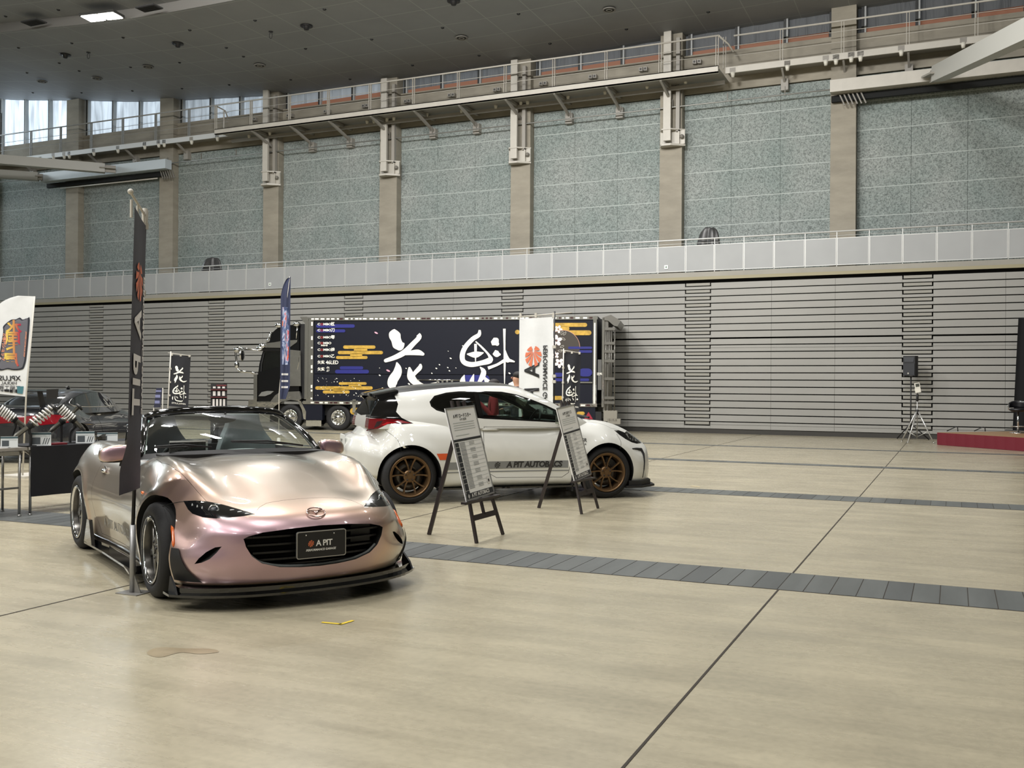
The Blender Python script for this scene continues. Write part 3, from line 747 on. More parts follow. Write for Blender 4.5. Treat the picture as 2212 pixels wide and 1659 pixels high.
# ---------------------------------------------------------------- wheels
m_rub = mat('tyre_rubber', (24, 24, 25), .75, bump=(60, .15)); m_rubtxt = mat('tyre_wall', (34, 34, 35), .6)
m_discm = mat('brake_disc_steel', (96, 92, 88), .35, metal=.8); m_lug = mat('wheel_nut', (60, 60, 62), .3, metal=.9)
def wheel(par, x, y, z, R, rr, wid, side, style, mrim, mlip, steer=0.0, lab=None):
    """side -1 = outer face towards -y. wheel axis is y."""
    M = Matrix.Translation((x, y, z)) @ Matrix.Rotation(steer, 4, 'Z') @ Matrix.Rotation(PI/2 if side < 0 else -PI/2, 4, 'X')
    # local: z = outward
    h = wid
    t = MB(); t.lathe([(rr-.005, -h+.01), (rr+.02, -h), (R-.035, -h), (R-.012, -h+.018), (R, -h+.045), (R, -.045), (R-.012, -.018), (R-.035, -.002), (R-.06, .003), (rr+.022, 0), (rr-.004, -.012)], 64, M, closed=True)
    for k in range(3):
        zc = -h*(.28+.22*k); t.lathe([(R-.004, zc-.004), (R+.0015, zc-.005), (R+.0015, zc+.005), (R-.004, zc+.004)], 64, M, closed=True)
    r = MB()
    r.lathe([(rr, -.010), (rr, -.002), (rr-.012, -.002), (rr-.018, -.02), (rr-.024, -.05), (rr-.03, -h+.03), (rr+.0, -h+.01), (rr-.04, -h+.005), (rr-.04, -.055), (rr-.03, -.012)], 64, M, closed=True)
    lip = MB(); lip.lathe([(rr-.001, -.004), (rr-.002, .002), (rr-.012, .002), (rr-.020, -.018), (rr-.026, -.045), (rr-.022, -.05), (rr-.012, -.012)], 64, M, closed=True)
    sp = MB()
    if style == 'six':
        n = 6
        for k in range(n):
            a = 2*PI*k/n+.26; c, s_ = math.cos(a), math.sin(a)
            def Q(rad, off, zz): return (c*rad-s_*off, s_*rad+c*off, zz)
            r0, r1 = .045, rr-.024
            secs = [(r0, .032, -.028, -.075), (lerp(r0, r1, .45), .021, -.036, -.075), (lerp(r0, r1, .85), .022, -.044, -.08), (r1, .030, -.050, -.085)]
            vs = []
            for (rad, hw, zt, zb) in secs: vs += [Q(rad, -hw, zb), Q(rad, hw, zb), Q(rad, hw, zt-.006), Q(rad, hw-.006, zt), Q(rad, -hw+.006, zt), Q(rad, -hw, zt-.006)]
            fs = [(i*6+j, i*6+(j+1) % 6, (i+1)*6+(j+1) % 6, (i+1)*6+j) for i in range(3) for j in range(6)]+[(5, 4, 3, 2, 1, 0), (18, 19, 20, 21, 22, 23)]
            sp.add(vs, fs, False, M)
    else:
        n = 5
        for k in range(n):
            for dlt in (-.255, .255):
                a0 = 2*PI*k/n+.31; a1 = a0+dlt
                r0, r1 = .05, rr-.022
                vs = []
                for q, (hw, zt, zb) in zip((0, .35, .7, 1), ((.017, -.030, -.07), (.0105, -.040, -.07), (.010, -.034, -.06), (.017, -.020, -.05))):
                    rad = lerp(r0, r1, q); a = lerp(a0+dlt*.45, a1+dlt*.22, q); c, s_ = math.cos(a), math.sin(a)
                    for off, zz in ((-hw, zb), (hw, zb), (hw*.7, zt), (-hw*.7, zt)): vs.append((c*rad-s_*off, s_*rad+c*off, zz))
                fs = [(i*4+j, i*4+(j+1) % 4, (i+1)*4+(j+1) % 4, (i+1)*4+j) for i in range(3) for j in range(4)]+[(3, 2, 1, 0), (12, 13, 14, 15)]
                sp.add(vs, fs, False, M)
    sp.lathe([(0, -.09), (.075, -.09), (.075, -.040), (.062, -.030), (.030, -.030), (.030, -.022), (0, -.022)], 28, M)
    # spokes and barrel are one casting
    b0 = len(r.v); r.v += sp.v; r.f += [tuple(b0+i for i in f) for f in sp.f]; r.s += sp.s
    ro = r.build('wheel', mrim, par, 35)
    if lab: ro['label'] = lab
    t.build('tyre', m_rub, ro, 40)
    lip.build('rim_lip', mlip, ro)
    d = MB(); d.lathe([(.07, -.115), (rr*.72, -.115), (rr*.72, -.13), (.07, -.13)], 40, M, closed=True)
    for k in range(24):
        a = 2*PI*k/24; d.lathe([(0, -.114), (.004, -.114), (.004, -.116)], 6, M @ Matrix.Translation((rr*(.45+.07*(k % 3))*math.cos(a), rr*(.45+.07*(k % 3))*math.sin(a), 0)))
    d.build('brake_disc', m_discm, ro)
    cal = MB(); 
    a0 = .5
    for i in range(6):
        a = a0+i*.16; a2 = a+.16; 
        pr = [(rr*.48*math.cos(a), rr*.48*math.sin(a)), (rr*.76*math.cos(a), rr*.76*math.sin(a)), (rr*.76*math.cos(a2), rr*.76*math.sin(a2)), (rr*.48*math.cos(a2), rr*.48*math.sin(a2))]
        cal.prism(pr, -.14, -.095, 'z', M)
    cal.build('brake_caliper', mat('caliper', (44, 42, 42), .4), ro)
    for k in range(5 if style != 'six' else 4):
        nn = 5 if style != 'six' else 4
        a = 2*PI*k/nn+.3; q = MB(); q.lathe([(0, -.022), (.009, -.022), (.010, -.045), (0, -.045)], 6, M @ Matrix.Translation((.052*math.cos(a), .052*math.sin(a), 0)))
        q.build('wheel_nut', m_lug, ro)
    return ro

# ================================================================ ROADSTER (x forward, y left, z up; origin under the middle of the wheelbase)
R_O = V((-5.337, 6.236, 0)); R_A = math.radians(-31.06)
RM = Matrix.Translation(R_O) @ Matrix.Rotation(R_A, 4, 'Z'); RMI = RM.inverted()
def rloc_ray(u, v):
    o = RMI @ V((0, 0, EYE)); d = (RMI.to_3x3() @ ray(u, v)).normalized(); return o, d
def paint_shift(name):
    m = bpy.data.materials.new(name); m.use_nodes = True; MATS[name] = m; nt = m.node_tree; p = nt.nodes['Principled BSDF']
    p.inputs['Metallic'].default_value = .72; p.inputs['Roughness'].default_value = .30
    p.inputs['Coat Weight'].default_value = 1.0; p.inputs['Coat Roughness'].default_value = .03
    lw = nt.nodes.new('ShaderNodeLayerWeight'); lw.inputs[0].default_value = .42
    r = nt.nodes.new('ShaderNodeValToRGB'); nt.links.new(lw.outputs['Facing'], r.inputs[0]); e = r.color_ramp.elements
    e[0].position = 0; e[0].color = (*srgb((194, 160, 172)), 1)
    e[1].position = 1; e[1].color = (*srgb((166, 165, 160)), 1)
    for pos, c in ((.2, (192, 164, 168)), (.38, (210, 178, 158)), (.58, (198, 184, 168)), (.8, (182, 178, 168))):
        x = e.new(pos); x.color = (*srgb(c), 1)
    n = nt.nodes.new('ShaderNodeTexNoise'); n.inputs['Scale'].default_value = 900; tc = nt.nodes.new('ShaderNodeTexCoord'); nt.links.new(tc.outputs['Object'], n.inputs[0])
    mx = nt.nodes.new('ShaderNodeMixRGB'); mx.blend_type = 'MULTIPLY'; mx.inputs[0].default_value = .16
    nt.links.new(r.outputs[0], mx.inputs[1]); nt.links.new(n.outputs['Fac'], mx.inputs[2]); nt.links.new(mx.outputs[0], p.inputs['Base Color'])
    return m
m_paint = paint_shift('rose_gold_shift_paint')
m_gblk = mat('gloss_black', (10, 10, 11), .08, coat=1.0)
m_mblk = mat('matt_black_plastic', (22, 22, 23), .6)
m_cavity = mat('dark_cavity', (9, 9, 9), .85)
m_fab = mat('seat_fabric', (44, 46, 48), .85, noise=(8, .2)); m_fabg = mat('grey_seat_fabric', (96, 104, 104), .8, noise=(8, .1))
m_chr = mat('chrome', (225, 225, 225), .06, metal=1.0)
m_amb = mat('amber_lens', (214, 96, 20), .2, coat=1)
HR = 1.0
def r_top(x, ay):
    z = spl([(-1.96, .77), (-1.86, .84), (-1.7, .872), (-1.45, .878), (-1.1, .862), (-.7, .852), (0, .85), (.45, .865), (.62, .868), (.9, .845), (1.2, .79), (1.45, .73), (1.62, .68), (1.78, .628), (1.90, .56), (1.96, .50)], x)
    # hood bulge, valley, fender crest
    fh = sstep(.35, .75, x)*(1-sstep(1.62, 1.86, x))
    z += fh*(-.016*gau(ay, .46, .13)+.012*gau(ay, .0, .34))
    yc = spl([(.3, .70), (.8, .70), (1.155, .69), (1.5, .655), (1.8, .56)], x)
    cr = spl([(.1, 0), (.4, .008), (.75, .020), (1.05, .034), (1.25, .036), (1.45, .028), (1.65, .010), (1.8, 0)], x)
    w = .115 if ay < yc else .16
    z += cr*math.exp(-(abs(ay-yc)/w)**1.7)
    z += .036*gau(x, -1.05, .42)*gau(ay, .70, .17)*(1 if x < -.2 else 1)
    # roll off beyond the crest
    z -= .10*(max(0, ay-.70)/.17)**1.8
    # door tops sink slightly towards the front pillar
    return z
def r_wid(x, q):
    w = spl([(-1.96, .70), (-1.8, .78), (-1.5, .845), (-1.155, .868), (-.75, .845), (-.35, .812), (.1, .802), (.5, .815), (.85, .848), (1.155, .868), (1.45, .862), (1.7, .845), (1.96, .82)], x)
    # section: sill tucks in, widest at 45 percent, tumblehome above
    s_ = spl([(0, .955), (.18, .972), (.38, .995), (.52, 1.0), (.70, .985), (.85, .950), (1, .905)], q)
    sc = -.022*gau(x, -.15, .62)*gau(q, .30, .18)+.012*gau(x, -.1, .7)*gau(q, .62, .12)
    fl = 0
    return w*s_+sc+fl
def r_front(ay, z):
    """how far the nose sweeps back from the centre line"""
    a = spl([(0, 0), (.2, .012), (.4, .045), (.55, .095), (.68, .165), (.78, .25), (.87, .36)], ay)
    l = spl([(.10, .085), (.20, .045), (.33, .012), (.46, 0), (.56, .018), (.66, .075), (.8, .16)], z)
    return a+l
def r_fn(s, t, w):
    # denser lattice towards front
    p = round_box((s*1.955, t*.868, (w+1)/2*.87+.13 - .13), (1.955, .868, 9), .0001) if False else V((s*1.955, t*.868, (w+1)/2*.87))
    hx, hy, hz, r = 1.955, .868, .435, .085
    c = V((max(-(hx-r), min(hx-r, p.x)), max(-(hy-r), min(hy-r, p.y)), max(-(hz-r), min(hz-r, p.z-hz)))); d = V((p.x, p.y, p.z-hz))-c
    if d.length > 1e-9: d = d.normalized()*r
    p = c+d; x, y, q = p.x, p.y, (p.z+hz)/.87
    ay = abs(y); sg = 1 if y >= 0 else -1
    T = r_top(x, ay); B = spl([(-1.96, .26), (-1.7, .16), (-1.4, .13), (1.5, .115), (1.96, .13)], x)
    z = B+q*(T-B)
    yy = ay/.868*r_wid(x, q)
    # wheel arch lips
    for xw in (1.155, -1.155):
        rr = math.hypot(x-xw, z-.31)
        if ay > .6: yy += .014*gau(rr, .375, .035)*sstep(.6, .8, ay)
    f = sstep(.95, 1.955, x); 
    x -= r_front(ay, z)*f
    g = sstep(1.2, 1.955, -p.x)
    x += g*(spl([(0, 0), (.4, .03), (.65, .13), (.87, .36)], ay)+spl([(.15, .16), (.4, .04), (.6, 0), (.8, .02), (.95, .07)], z))
    # lower front corners: air curtain scoop and a lower shelf
    if p.x > 1.3 and .42 < yy < .9:
        k = gau(yy, .66, .10)*gau(z, .40, .075); x -= .030*k
    return V((x, sg*yy, z))
shell = cube_grid(150, 64, 34, r_fn); tree0 = bvh(shell)
def trace(pix, tree=tree0):
    out = []
    for (u, v) in pix:
        o, d = rloc_ray(u, v); h = tree.ray_cast(o, d)
        out.append(h[0])
    return out
rc = thing('sports_car', 'rose-gold open-top two-seat sports car with black windscreen frame, nose towards the viewer', 'car', R_O, R_A)
body = shell
# wheel wells
for xw, rw in ((1.155, .352), (-1.155, .350)):
    for sd in (-1, 1):
        cy = MB(); cy.cyl((xw, sd*.56, .315), (xw, sd*1.2, .315), rw, 48)
        body = boole(body, cy.mesh(), 'DIFFERENCE')
# cockpit tub
tub = [(-.66, .52), (-.62, .585), (-.2, .625), (.2, .635), (.42, .60), (.56, .40), (.61, 0)]
tub = tub+[(x, -y) for x, y in reversed(tub[:-1])]
body = boole(body, mprism(tub, .26, 1.3, 'z'), 'DIFFERENCE')
# grille mouth
GR = [(-.478, .445), (-.45, .460), (-.37, .480), (-.20, .495), (0, .502), (.20, .495), (.37, .480), (.45, .460), (.478, .445), (.465, .395), (.43, .335), (.37, .288), (.26, .256), (.13, .244), (0, .241), (-.13, .244), (-.26, .256), (-.37, .288), (-.43, .335), (-.465, .395)]
body = boole(body, mprism(GR, 1.62, 2.2, 'x'), 'DIFFERENCE')
# corner slots
SLOT = [(.590, .398), (.622, .392), (.668, .362), (.706, .324), (.726, .288), (.692, .298), (.652, .322), (.616, .360)]
for sd in (1, -1): body = boole(body, mprism([(y*sd, z) for y, z in SLOT], 1.42, 2.2, 'x'), 'DIFFERENCE')
# headlights
HL = [(.378, .583), (.43, .602), (.484, .620), (.546, .640), (.608, .651), (.653, .652), (.704, .645), (.702, .600), (.692, .578), (.655, .563), (.60, .561), (.533, .566), (.446, .573)]
hl_parts = []
for sd in (1, -1):
    o_ = [(y*sd, z) for y, z in HL]
    hl_parts.append((sd, boole(body, mprism(grow(o_, -.001), 1.2, 2.2, 'x'), 'INTERSECT')))
    body = boole(body, mprism(o_, 1.2, 2.2, 'x'), 'DIFFERENCE')
# hood: its own panel
HD = [(.60, .0), (.585, .30), (.53, .56), (.57, .66), (.80, .685), (1.1, .676), (1.28, .641), (1.42, .615), (1.525, .600), (1.62, .515), (1.73, .43), (1.783, .376), (1.726, .325), (1.69, .265), (1.681, .12), (1.681, 0)]
HD = HD+[(x, -y) for x, y in reversed(HD[1:-1])]
hood = boole(body, mprism(grow(HD, -.0022), .55, 1.3, 'z'), 'INTERSECT')
body = boole(body, mprism(HD, .545, 1.3, 'z'), 'DIFFERENCE')
# doors
DR = [(-.64, .92), (-.67, .60), (-.62, .34), (-.50, .20), (.52, .20), (.60, .30), (.615, .60), (.56, 1.0), (-.6, 1.0)]
doors = []
for sd in (-1, 1):
    doors.append(boole(body, mprism(grow(DR, -.0025), sd*.64, sd*1.0, 'y'), 'INTERSECT'))
    body = boole(body, mprism(DR, sd*.635, sd*1.0, 'y'), 'DIFFERENCE')
bo = emit_body(body, 'body', [m_paint, m_cavity], rc, tree0)
emit_body(hood, 'hood', [m_paint, m_cavity], rc, tree0)
for d_ in doors: emit_body(d_, 'door', [m_paint, m_cavity], rc, tree0)
# bumper seam under the headlights and round the front wing
def seam(name, pts, d, m=m_cavity, r=.0022, par=rc, tree=tree0):
    res = []
    P = smooth_path([V(p) for p in pts], 6)
    for p in P:
        h = tree.ray_cast(p, V(d))
        if h[0] is not None: res.append(h[0])
    b = MB(); b.tube(res, r, 5); return b.build(name, m, par)
for sd in (1, -1):
    seam('panel_seam', [(1.42, sd*1.2, .644), (1.36, sd*1.2, .636), (1.29, sd*1.2, .618), (1.25, sd*1.2, .60)], (0, -sd, 0))
# headlight units
m_lens = glass_mat('headlight_glass', (150, 155, 160), .16)
for sd, me in hl_parts:
    # dark bowl set 12 mm inside, clear cover on the skin
    o = emit_body(me, 'headlight', [mat('headlight_black', (12, 13, 15), .12, coat=1), m_cavity], rc, tree0)
    hit = tree0.ray_cast(V((2.3, sd*.590, .606)), V((-1, 0, 0)))[0]
    n_ = V((.75, sd*.55, .25)).normalized(); q = n_.to_track_quat('Z', 'Y').to_matrix().to_4x4(); Mx = Matrix.Translation(hit-n_*.004) @ q
    b = MB(); b.lathe([(.024, 0), (.030, .006), (.034, .004), (.034, -.004)], 28, Mx, closed=True); b.build('lamp_ring', m_chr, o)
    b = MB(); b.lathe([(0, .010), (.012, .009), (.022, .004), (.024, -.002)], 24, Mx); b.build('projector', mat('projector_lens', (50, 55, 62), .05, coat=1), o)
    for k, yy in enumerate((.45, .485, .52)):
        h2 = tree0.ray_cast(V((2.3, sd*(yy-.03), (.586+.010*k))), V((-1, 0, 0)))[0]
        b = MB(); b.ball(h2, (.006, .016, .0035)); b.build('light_strip', mat('white_reflector', (235, 238, 240), .2), o)
    for k in range(3):
        h2 = tree0.ray_cast(V((2.3, sd*(.640+.018*k), .612+.006*k)), V((-1, 0, 0)))[0]
        b = MB(); b.ball(h2-V((.002, 0, 0)), (.003, .004, .013)); b.build('reflector', mat('white_reflector', (0, 0, 0)), o)
# grille insert
g = MB(); g.prism(grow(GR, -.002), 1.70, 1.74, 'x'); go = g.build('grille', m_cavity, rc)
for z in (.262, .300, .345, .395, .445):
    sl = MB(); pts = []
    for i in range(21):
        y = lerp(-.455, .455, i/20)*(.78+.22*sstep(.24, .45, z)); pts.append((1.93-.012-r_front(abs(y), z)*.98-.045, y, z))
    for i in range(20): sl.bar(pts[i], pts[i+1], .05, .012)
    sl.build('grille_slat', mat('slat_black', (15, 15, 16), .4), go)
# inner edge of the mouth: grey-green painted lower lip
lp = MB(); pts = []
for (y, z) in [(-.43, .338), (-.37, .292), (-.26, .262), (-.13, .250), (0, .247), (.13, .250), (.26, .262), (.37, .292), (.43, .338)]:
    h = tree0.ray_cast(V((2.3, y*1.0, z-.016)), V((-1, 0, 0)))[0]; pts.append(h+V((-.03, 0, .012)))
lp.tube(smooth_path(pts, 5), .012, 8); lp.build('grille_lip', mat('grey_trim', (108, 112, 110), .4), go)
for (yy, w_) in ((.33, .10),):
    b = MB(); b.box((1.80, yy-.07, .36), (1.83, yy+.07, .47)); b.build('grille_cover', mat('cover_black', (30, 31, 33), .5), go)
# number plate with lettering
PZc, PH, PW_ = .386, .165, .33
px = 1.955
pl_ = MB()
def rrect(w, h, r, n=5):
    out = []
    for cx, cy, a in ((w-r, h-r, 0), (-w+r, h-r, PI/2), (-w+r, -h+r, PI), (w-r, -h+r, 3*PI/2)):
        for i in range(n+1): out.append((cx+r*math.cos(a+PI/2*i/n), cy+r*math.sin(a+PI/2*i/n)))
    return out
pl_.prism([(y, z+PZc) for y, z in rrect(.165, .0825, .012)], px-.012, px, 'x'); po = pl_.build('number_plate', mat('plate_black', (26, 26, 28), .45), rc)
b = MB(); o1 = [(y, z+PZc) for y, z in rrect(.168, .0855, .014)]; o2 = [(y, z+PZc) for y, z in rrect(.163, .0805, .011)]
vs = [(px+.001, *p) for p in o1]+[(px+.001, *p) for p in o2]+[(px-.013, *p) for p in o1]; n = len(o1)
b.add(vs, [(i, (i+1) % n, n+(i+1) % n, n+i) for i in range(n)]+[(2*n+i, 2*n+(i+1) % n, (i+1) % n, i) for i in range(n)]); b.build('plate_rim', mat('plate_rim', (180, 180, 178), .3, metal=.8), po)
def pfn(x, y): return (px+.0018, x, PZc+y)
b = MB(); b.text('A PIT', .052, lambda x, y: pfn(x+.017, y+.006), .022, spacing=.92); b.text('PERFORMANCE GARAGE', .0185, lambda x, y: pfn(x-.005, y-.034), .03, spacing=.98, shear=.15)
b.build('lettering', mat('white_print', (232, 232, 230), .5), po)
b = MB(); leaf_logo(b, pfn, -.073, .008, .045, -.6); b.build('leaf_mark', mat('orange_print', (206, 110, 70), .5), po)
b = MB()
for y in (-.105, .085): b.lathe([(0, .003), (.004, .002), (.005, 0)], 10, Matrix.Translation((px, y, PZc+.062)) @ Matrix.Rotation(PI/2, 4, 'Y'))
b.build('plate_screw', m_chr, po)
# winged oval emblem
hit, nr, _, _ = tree0.ray_cast(V((2.3, 0, .572)), V((-1, 0, 0)))
q = nr.to_track_quat('Z', 'Y').to_matrix().to_4x4()
upv = (V((0, 0, 1))-nr*nr.z).normalized(); rt = upv.cross(nr).normalized()
def efn(x, y, l=.006): return tuple(hit+rt*x+upv*y+nr*l)
b = MB(); b.tube([efn(.062*math.cos(2*PI*i/40), .047*math.sin(2*PI*i/40)) for i in range(40)], .0045, 8, closed=True)
wing = [(-.058, .018), (-.035, .020), (-.012, .008), (0, -.010), (.012, .008), (.035, .020), (.058, .018)]
b.tube([efn(x, y) for x, y in smooth_path([V(p) for p in wing], 4)], [.003+.0025*math.sin(PI*i/24) for i in range(25)], 8); b.build('emblem', mat('rose_chrome', (200, 172, 166), .12, metal=1), rc)
# splitter and canards
def lip_out(dx, ymax):
    out = []
    for i in range(33):
        y = lerp(-ymax, ymax, i/32); out.append((1.955+dx-r_front(abs(y), .2)*(.98 if abs(y) < .8 else .96)-.01, y))
    return out
fo = lip_out(.055, .86); 
sp_ = MB(); sp_.prism([(x, y) for x, y in fo]+[(1.50, .86), (1.50, .6), (1.50, -.6), (1.50, -.86)], .088, .103, 'z'); sp_.build('front_splitter', m_gblk, rc)
lw_ = MB()
lo = lip_out(.004, .80)
lw_.prism(lo+[(1.54, .80), (1.54, .6), (1.54, -.6), (1.54, -.80)], .100, .140, 'z'); lw_.build('lower_lip', m_gblk, rc)
for sd in (1, -1):
    def cf(u, v, sd=sd):
        z = lerp(.17, .375, v); yi = spl([(.17, .66), (.198, .70), (.247, .745), (.30, .772), (.375, .788)], z); xi = spl([(.17, 1.69), (.198, 1.672), (.247, 1.65), (.30, 1.63), (.375, 1.59)], z)
        p = V((lerp(1.525, xi, u), sd*lerp(.812, yi, u), z)); d = V((-.55, -sd*.83, 0)).normalized()
        h = tree0.ray_cast(p-d*.4, d)
        return (h[0] if h[0] is not None else p)-d*.010
    b = MB(); b.grid(cf, 8, 10); b.build('canard', m_mblk, rc)
    b = MB(); b.prism([(1.50, .103), (1.66, .103), (1.62, .15), (1.53, .20)], sd*.815, sd*.828, 'y'); b.build('splitter_fin', m_mblk, rc)
# side skirts
for sd in (1, -1):
    b = MB(); b.prism([(-.80, sd*.70), (-.78, sd*.865), (-.2, sd*.850), (.5, sd*.858), (.80, sd*.895), (.82, sd*.70)], .095, .110, 'z')
    b.prism([(-.80, sd*.70), (-.78, sd*.84), (-.2, sd*.80), (.5, sd*.80), (.80, sd*.85), (.82, sd*.70)], .11, .15, 'z'); b.build('side_skirt', m_gblk, rc)
    b = MB(); b.prism([(-.80, .11), (-.52, .11), (-.62, .30), (-.70, .30)], sd*.835, sd*.862, 'y'); b.build('rear_skirt_fin', m_gblk, rc)
# lamps on the wing and bumper side
for sd in (1, -1):
    b = MB(); pts = []
    h = tree0.ray_cast(V((.797, sd*1.3, .648)), V((0, -sd, 0)))[0]; b.ball(h, (.028, .010, .013)); b.build('turn_lamp', m_amb, rc)
    b = MB(); P = [(1.545, .50), (1.56, .36)]; r_ = []
    res = []
    for i in range(9):
        z = lerp(.496, .379, i/8); h = tree0.ray_cast(V((1.425+.11*(i/8)**.8, sd*1.3, z)), V((0, -sd, 0)))
        if h[0]: res.append(h[0])
    b.tube(res, [.004]+[.011]*(len(res)-2)+[.004], 8); b.build('side_marker', m_amb, rc)
# tail lamp edge, just seen
for sd in (1, -1):
    h = tree0.ray_cast(V((-1.72, sd*1.3, .70)), V((0, -sd, 0)))[0]
    b = MB(); b.ball(h, (.09, .03, .055)); b.build('tail_lamp', mat('tail_red_orange', (196, 70, 34), .15, coat=1), rc)
# ---------------- wheels
m_dsil = mat('gunmetal', (104, 102, 98), .28, metal=.9); m_pol = mat('polished_lip', (205, 205, 205), .10, metal=1)
for (xw, st_) in ((1.155, -.02), (-1.155, 0)):
    for sd in (-1, 1): wheel(rc, xw, sd*.852, .310, .310, .222, .215, sd, 'six', m_dsil, m_pol, st_)
# ---------------- windscreen
wb = [(.30, .70, .855), (.44, .60, .87), (.55, .38, .885), (.59, 0, .89)]
wt = [(-.13, .56, 1.125), (-.08, .47, 1.165), (-.02, .28, 1.187), (.0, 0, 1.193)]
def row(c, n=24):
    full = [V(p) for p in c]+[V((p[0], -p[1], p[2])) for p in reversed(c[:-1])]
    return smooth_path(full, 5)
WB_, WT_ = row(wb), row(wt); NW = len(WB_)-1
def wfn(u, v):
    i = min(int(u*NW), NW-1); f = u*NW-i
    a = WB_[i].lerp(WB_[i+1], f); c = WT_[i].lerp(WT_[i+1], f); p = a.lerp(c, v); p.x += .035*math.sin(PI*v); p.z += .02*math.sin(PI*v); return p
g = MB(); g.grid(lambda u, v: wfn(.015+u*.97, .02+v*.96), 40, 12); wg = g.build('windscreen', glass_mat('screen_glass', (222, 230, 228), .035, mx_=.4), rc)
fr = MB(); 
fr.tube([wfn(0, v/12) for v in range(13)], .028, 10); fr.tube([wfn(1, v/12) for v in range(13)], .028, 10)
fr.tube([wfn(u/40, 1) for u in range(41)], .030, 10)
fr.build('windscreen_frame', m_gblk, rc)
b = MB(); b.grid(lambda u, v: wfn(u, -.06+v*.11)+V((.004, 0, .004)), 40, 3); b.build('cowl_band', m_mblk, rc)
b = MB(); b.grid(lambda u, v: wfn(u, .92+v*.08)+V((.004, 0, .003)), 40, 2); b.build('header_band', mat('black_band', (14, 14, 15), .2), rc)
for sd in (-1, 1):
    b = MB(); b.grid(lambda u, v: wfn((.02+.035*u) if sd > 0 else 1-(.02+.035*u), .03+v*.86)+V((-.004, 0, 0)), 2, 12); b.build('pillar_trim', mat('pale_pillar_trim', (150, 156, 148), .5), rc)
# wipers
for (a, c) in (((.625, .42, .93), (.56, -.12, .955)), ((.61, -.28, .935), (.50, -.66, .925))):
    b = MB(); b.tube([V(a)+V((.02, 0, .0)), V(a).lerp(V(c), .5)+V((.02, 0, .028)), V(c)+V((.015, 0, .02))], .007, 6); b.tube([V(a).lerp(V(c), .15)+V((.02, 0, .01)), V(c)+V((.02, 0, .012))], .005, 5); b.build('wiper', m_mblk, rc)
# sticker
b = MB(); 
p0 = wfn(.97 if True else 0, .88)
def stk(u, v): return wfn(.952-.028*u, .82+.07*v)+V((-.008, 0, 0))
b = MB(); b.grid(stk, 2, 2); b.build('windscreen_sticker', mat('pale_sticker', (170, 200, 196), .5), rc)
# mirror inside
b = MB(); b.ball((.02, 0, 1.12), (.02, .115, .035)); b.tube([(.02, 0, 1.12), (.09, 0, 1.17)], .008, 6); b.build('rear_view_mirror', m_mblk, rc)
# door mirrors
for sd in (-1, 1):
    b = MB()
    def mf(s, t, w):
        p = V((s, t, w)); p = p/max(abs(p.x), abs(p.y), abs(p.z))*1; l = p.length
        p = p/(abs(p.x)**3+abs(p.y)**3+abs(p.z)**3)**(1/3)
        x, y, z = p.x*.062, p.y*.112, p.z*.066
        if z < 0: z *= .85
        x += .02*(1-(y*sd/.112))*.5; z += .012*(y*sd/.112)*-1
        return (.19+x, sd*.855+y, .865+z+.015)
    me = cube_grid(10, 14, 10, mf); o = emit_body(me, 'door_mirror', [m_paint], rc, None, sharp=60)
    b = MB(); b.box((.132, sd*.855-.09, .835), (.138, sd*.855+.09, .92)); b.build('mirror_glass', m_chr, o)
    b = MB(); b.bar((.19, sd*.80, .83), (.28, sd*.72, .80), .05, .08); b.build('mirror_foot', m_mblk, o)
    b = MB(); b.ball((.19, sd*.855, .827), (.052, .10, .012)); b.build('mirror_underside', m_mblk, o)
    # handle
    h = tree0.ray_cast(V((-.50, sd*1.3, .70)), V((0, -sd, 0)))[0]
    b = MB(); b.ball(h+V((0, sd*.012, 0)), (.05, .018, .016)); b.ball(h+V((-.0, sd*.0, .012)), (.035, .006, .03)); b.build('door_handle', m_chr, rc)
# faint lettering low on the doors
for sd in (-1, 1):
    b = MB(); f = decal(tree0, None, lambda x, y: (0+(-x if sd > 0 else x)*1.0-.05, sd*1.3, .30+y), (0, -sd, 0), .0015)
    b.text('A PIT AUTOBACS', .10, f, .01, shear=.2); b.build('door_lettering', mat('silver_print', (150, 150, 148), .35, metal=.4), rc)
# interior
b = MB(); b.box((-.62, -.55, .24), (.5, .55, .28)); b.build('cabin_floor', m_cavity, rc)
def dash(u, v):
    y = lerp(-.62, .62, u); t = v*PI*.6
    return (.50-.22*math.sin(t)*1.0, y, .70+.19*math.cos(t)+ .015*math.cos(y*5))
b = MB(); b.grid(dash, 24, 8); b.box((.42, -.62, .5), (.60, .62, .885)); b.build('dashboard', mat('dash_plastic', (34, 35, 36), .6), rc)
b = MB(); cM = Matrix.Translation((.22, -.36, .80)) @ Matrix.Rotation(-1.15, 4, 'Y')
b.tube([cM @ V((.18*math.cos(2*PI*i/32), .18*math.sin(2*PI*i/32), 0)) for i in range(32)], .014, 8, closed=True)
b.lathe([(0, .02), (.05, .015), (.06, -.02)], 20, cM)
for a in (0, 2.2, -2.2): b.bar(cM @ V((0, 0, 0)), cM @ V((.17*math.cos(a), .17*math.sin(a), 0)), .03, .012)
b.build('steering_wheel', m_mblk, rc)
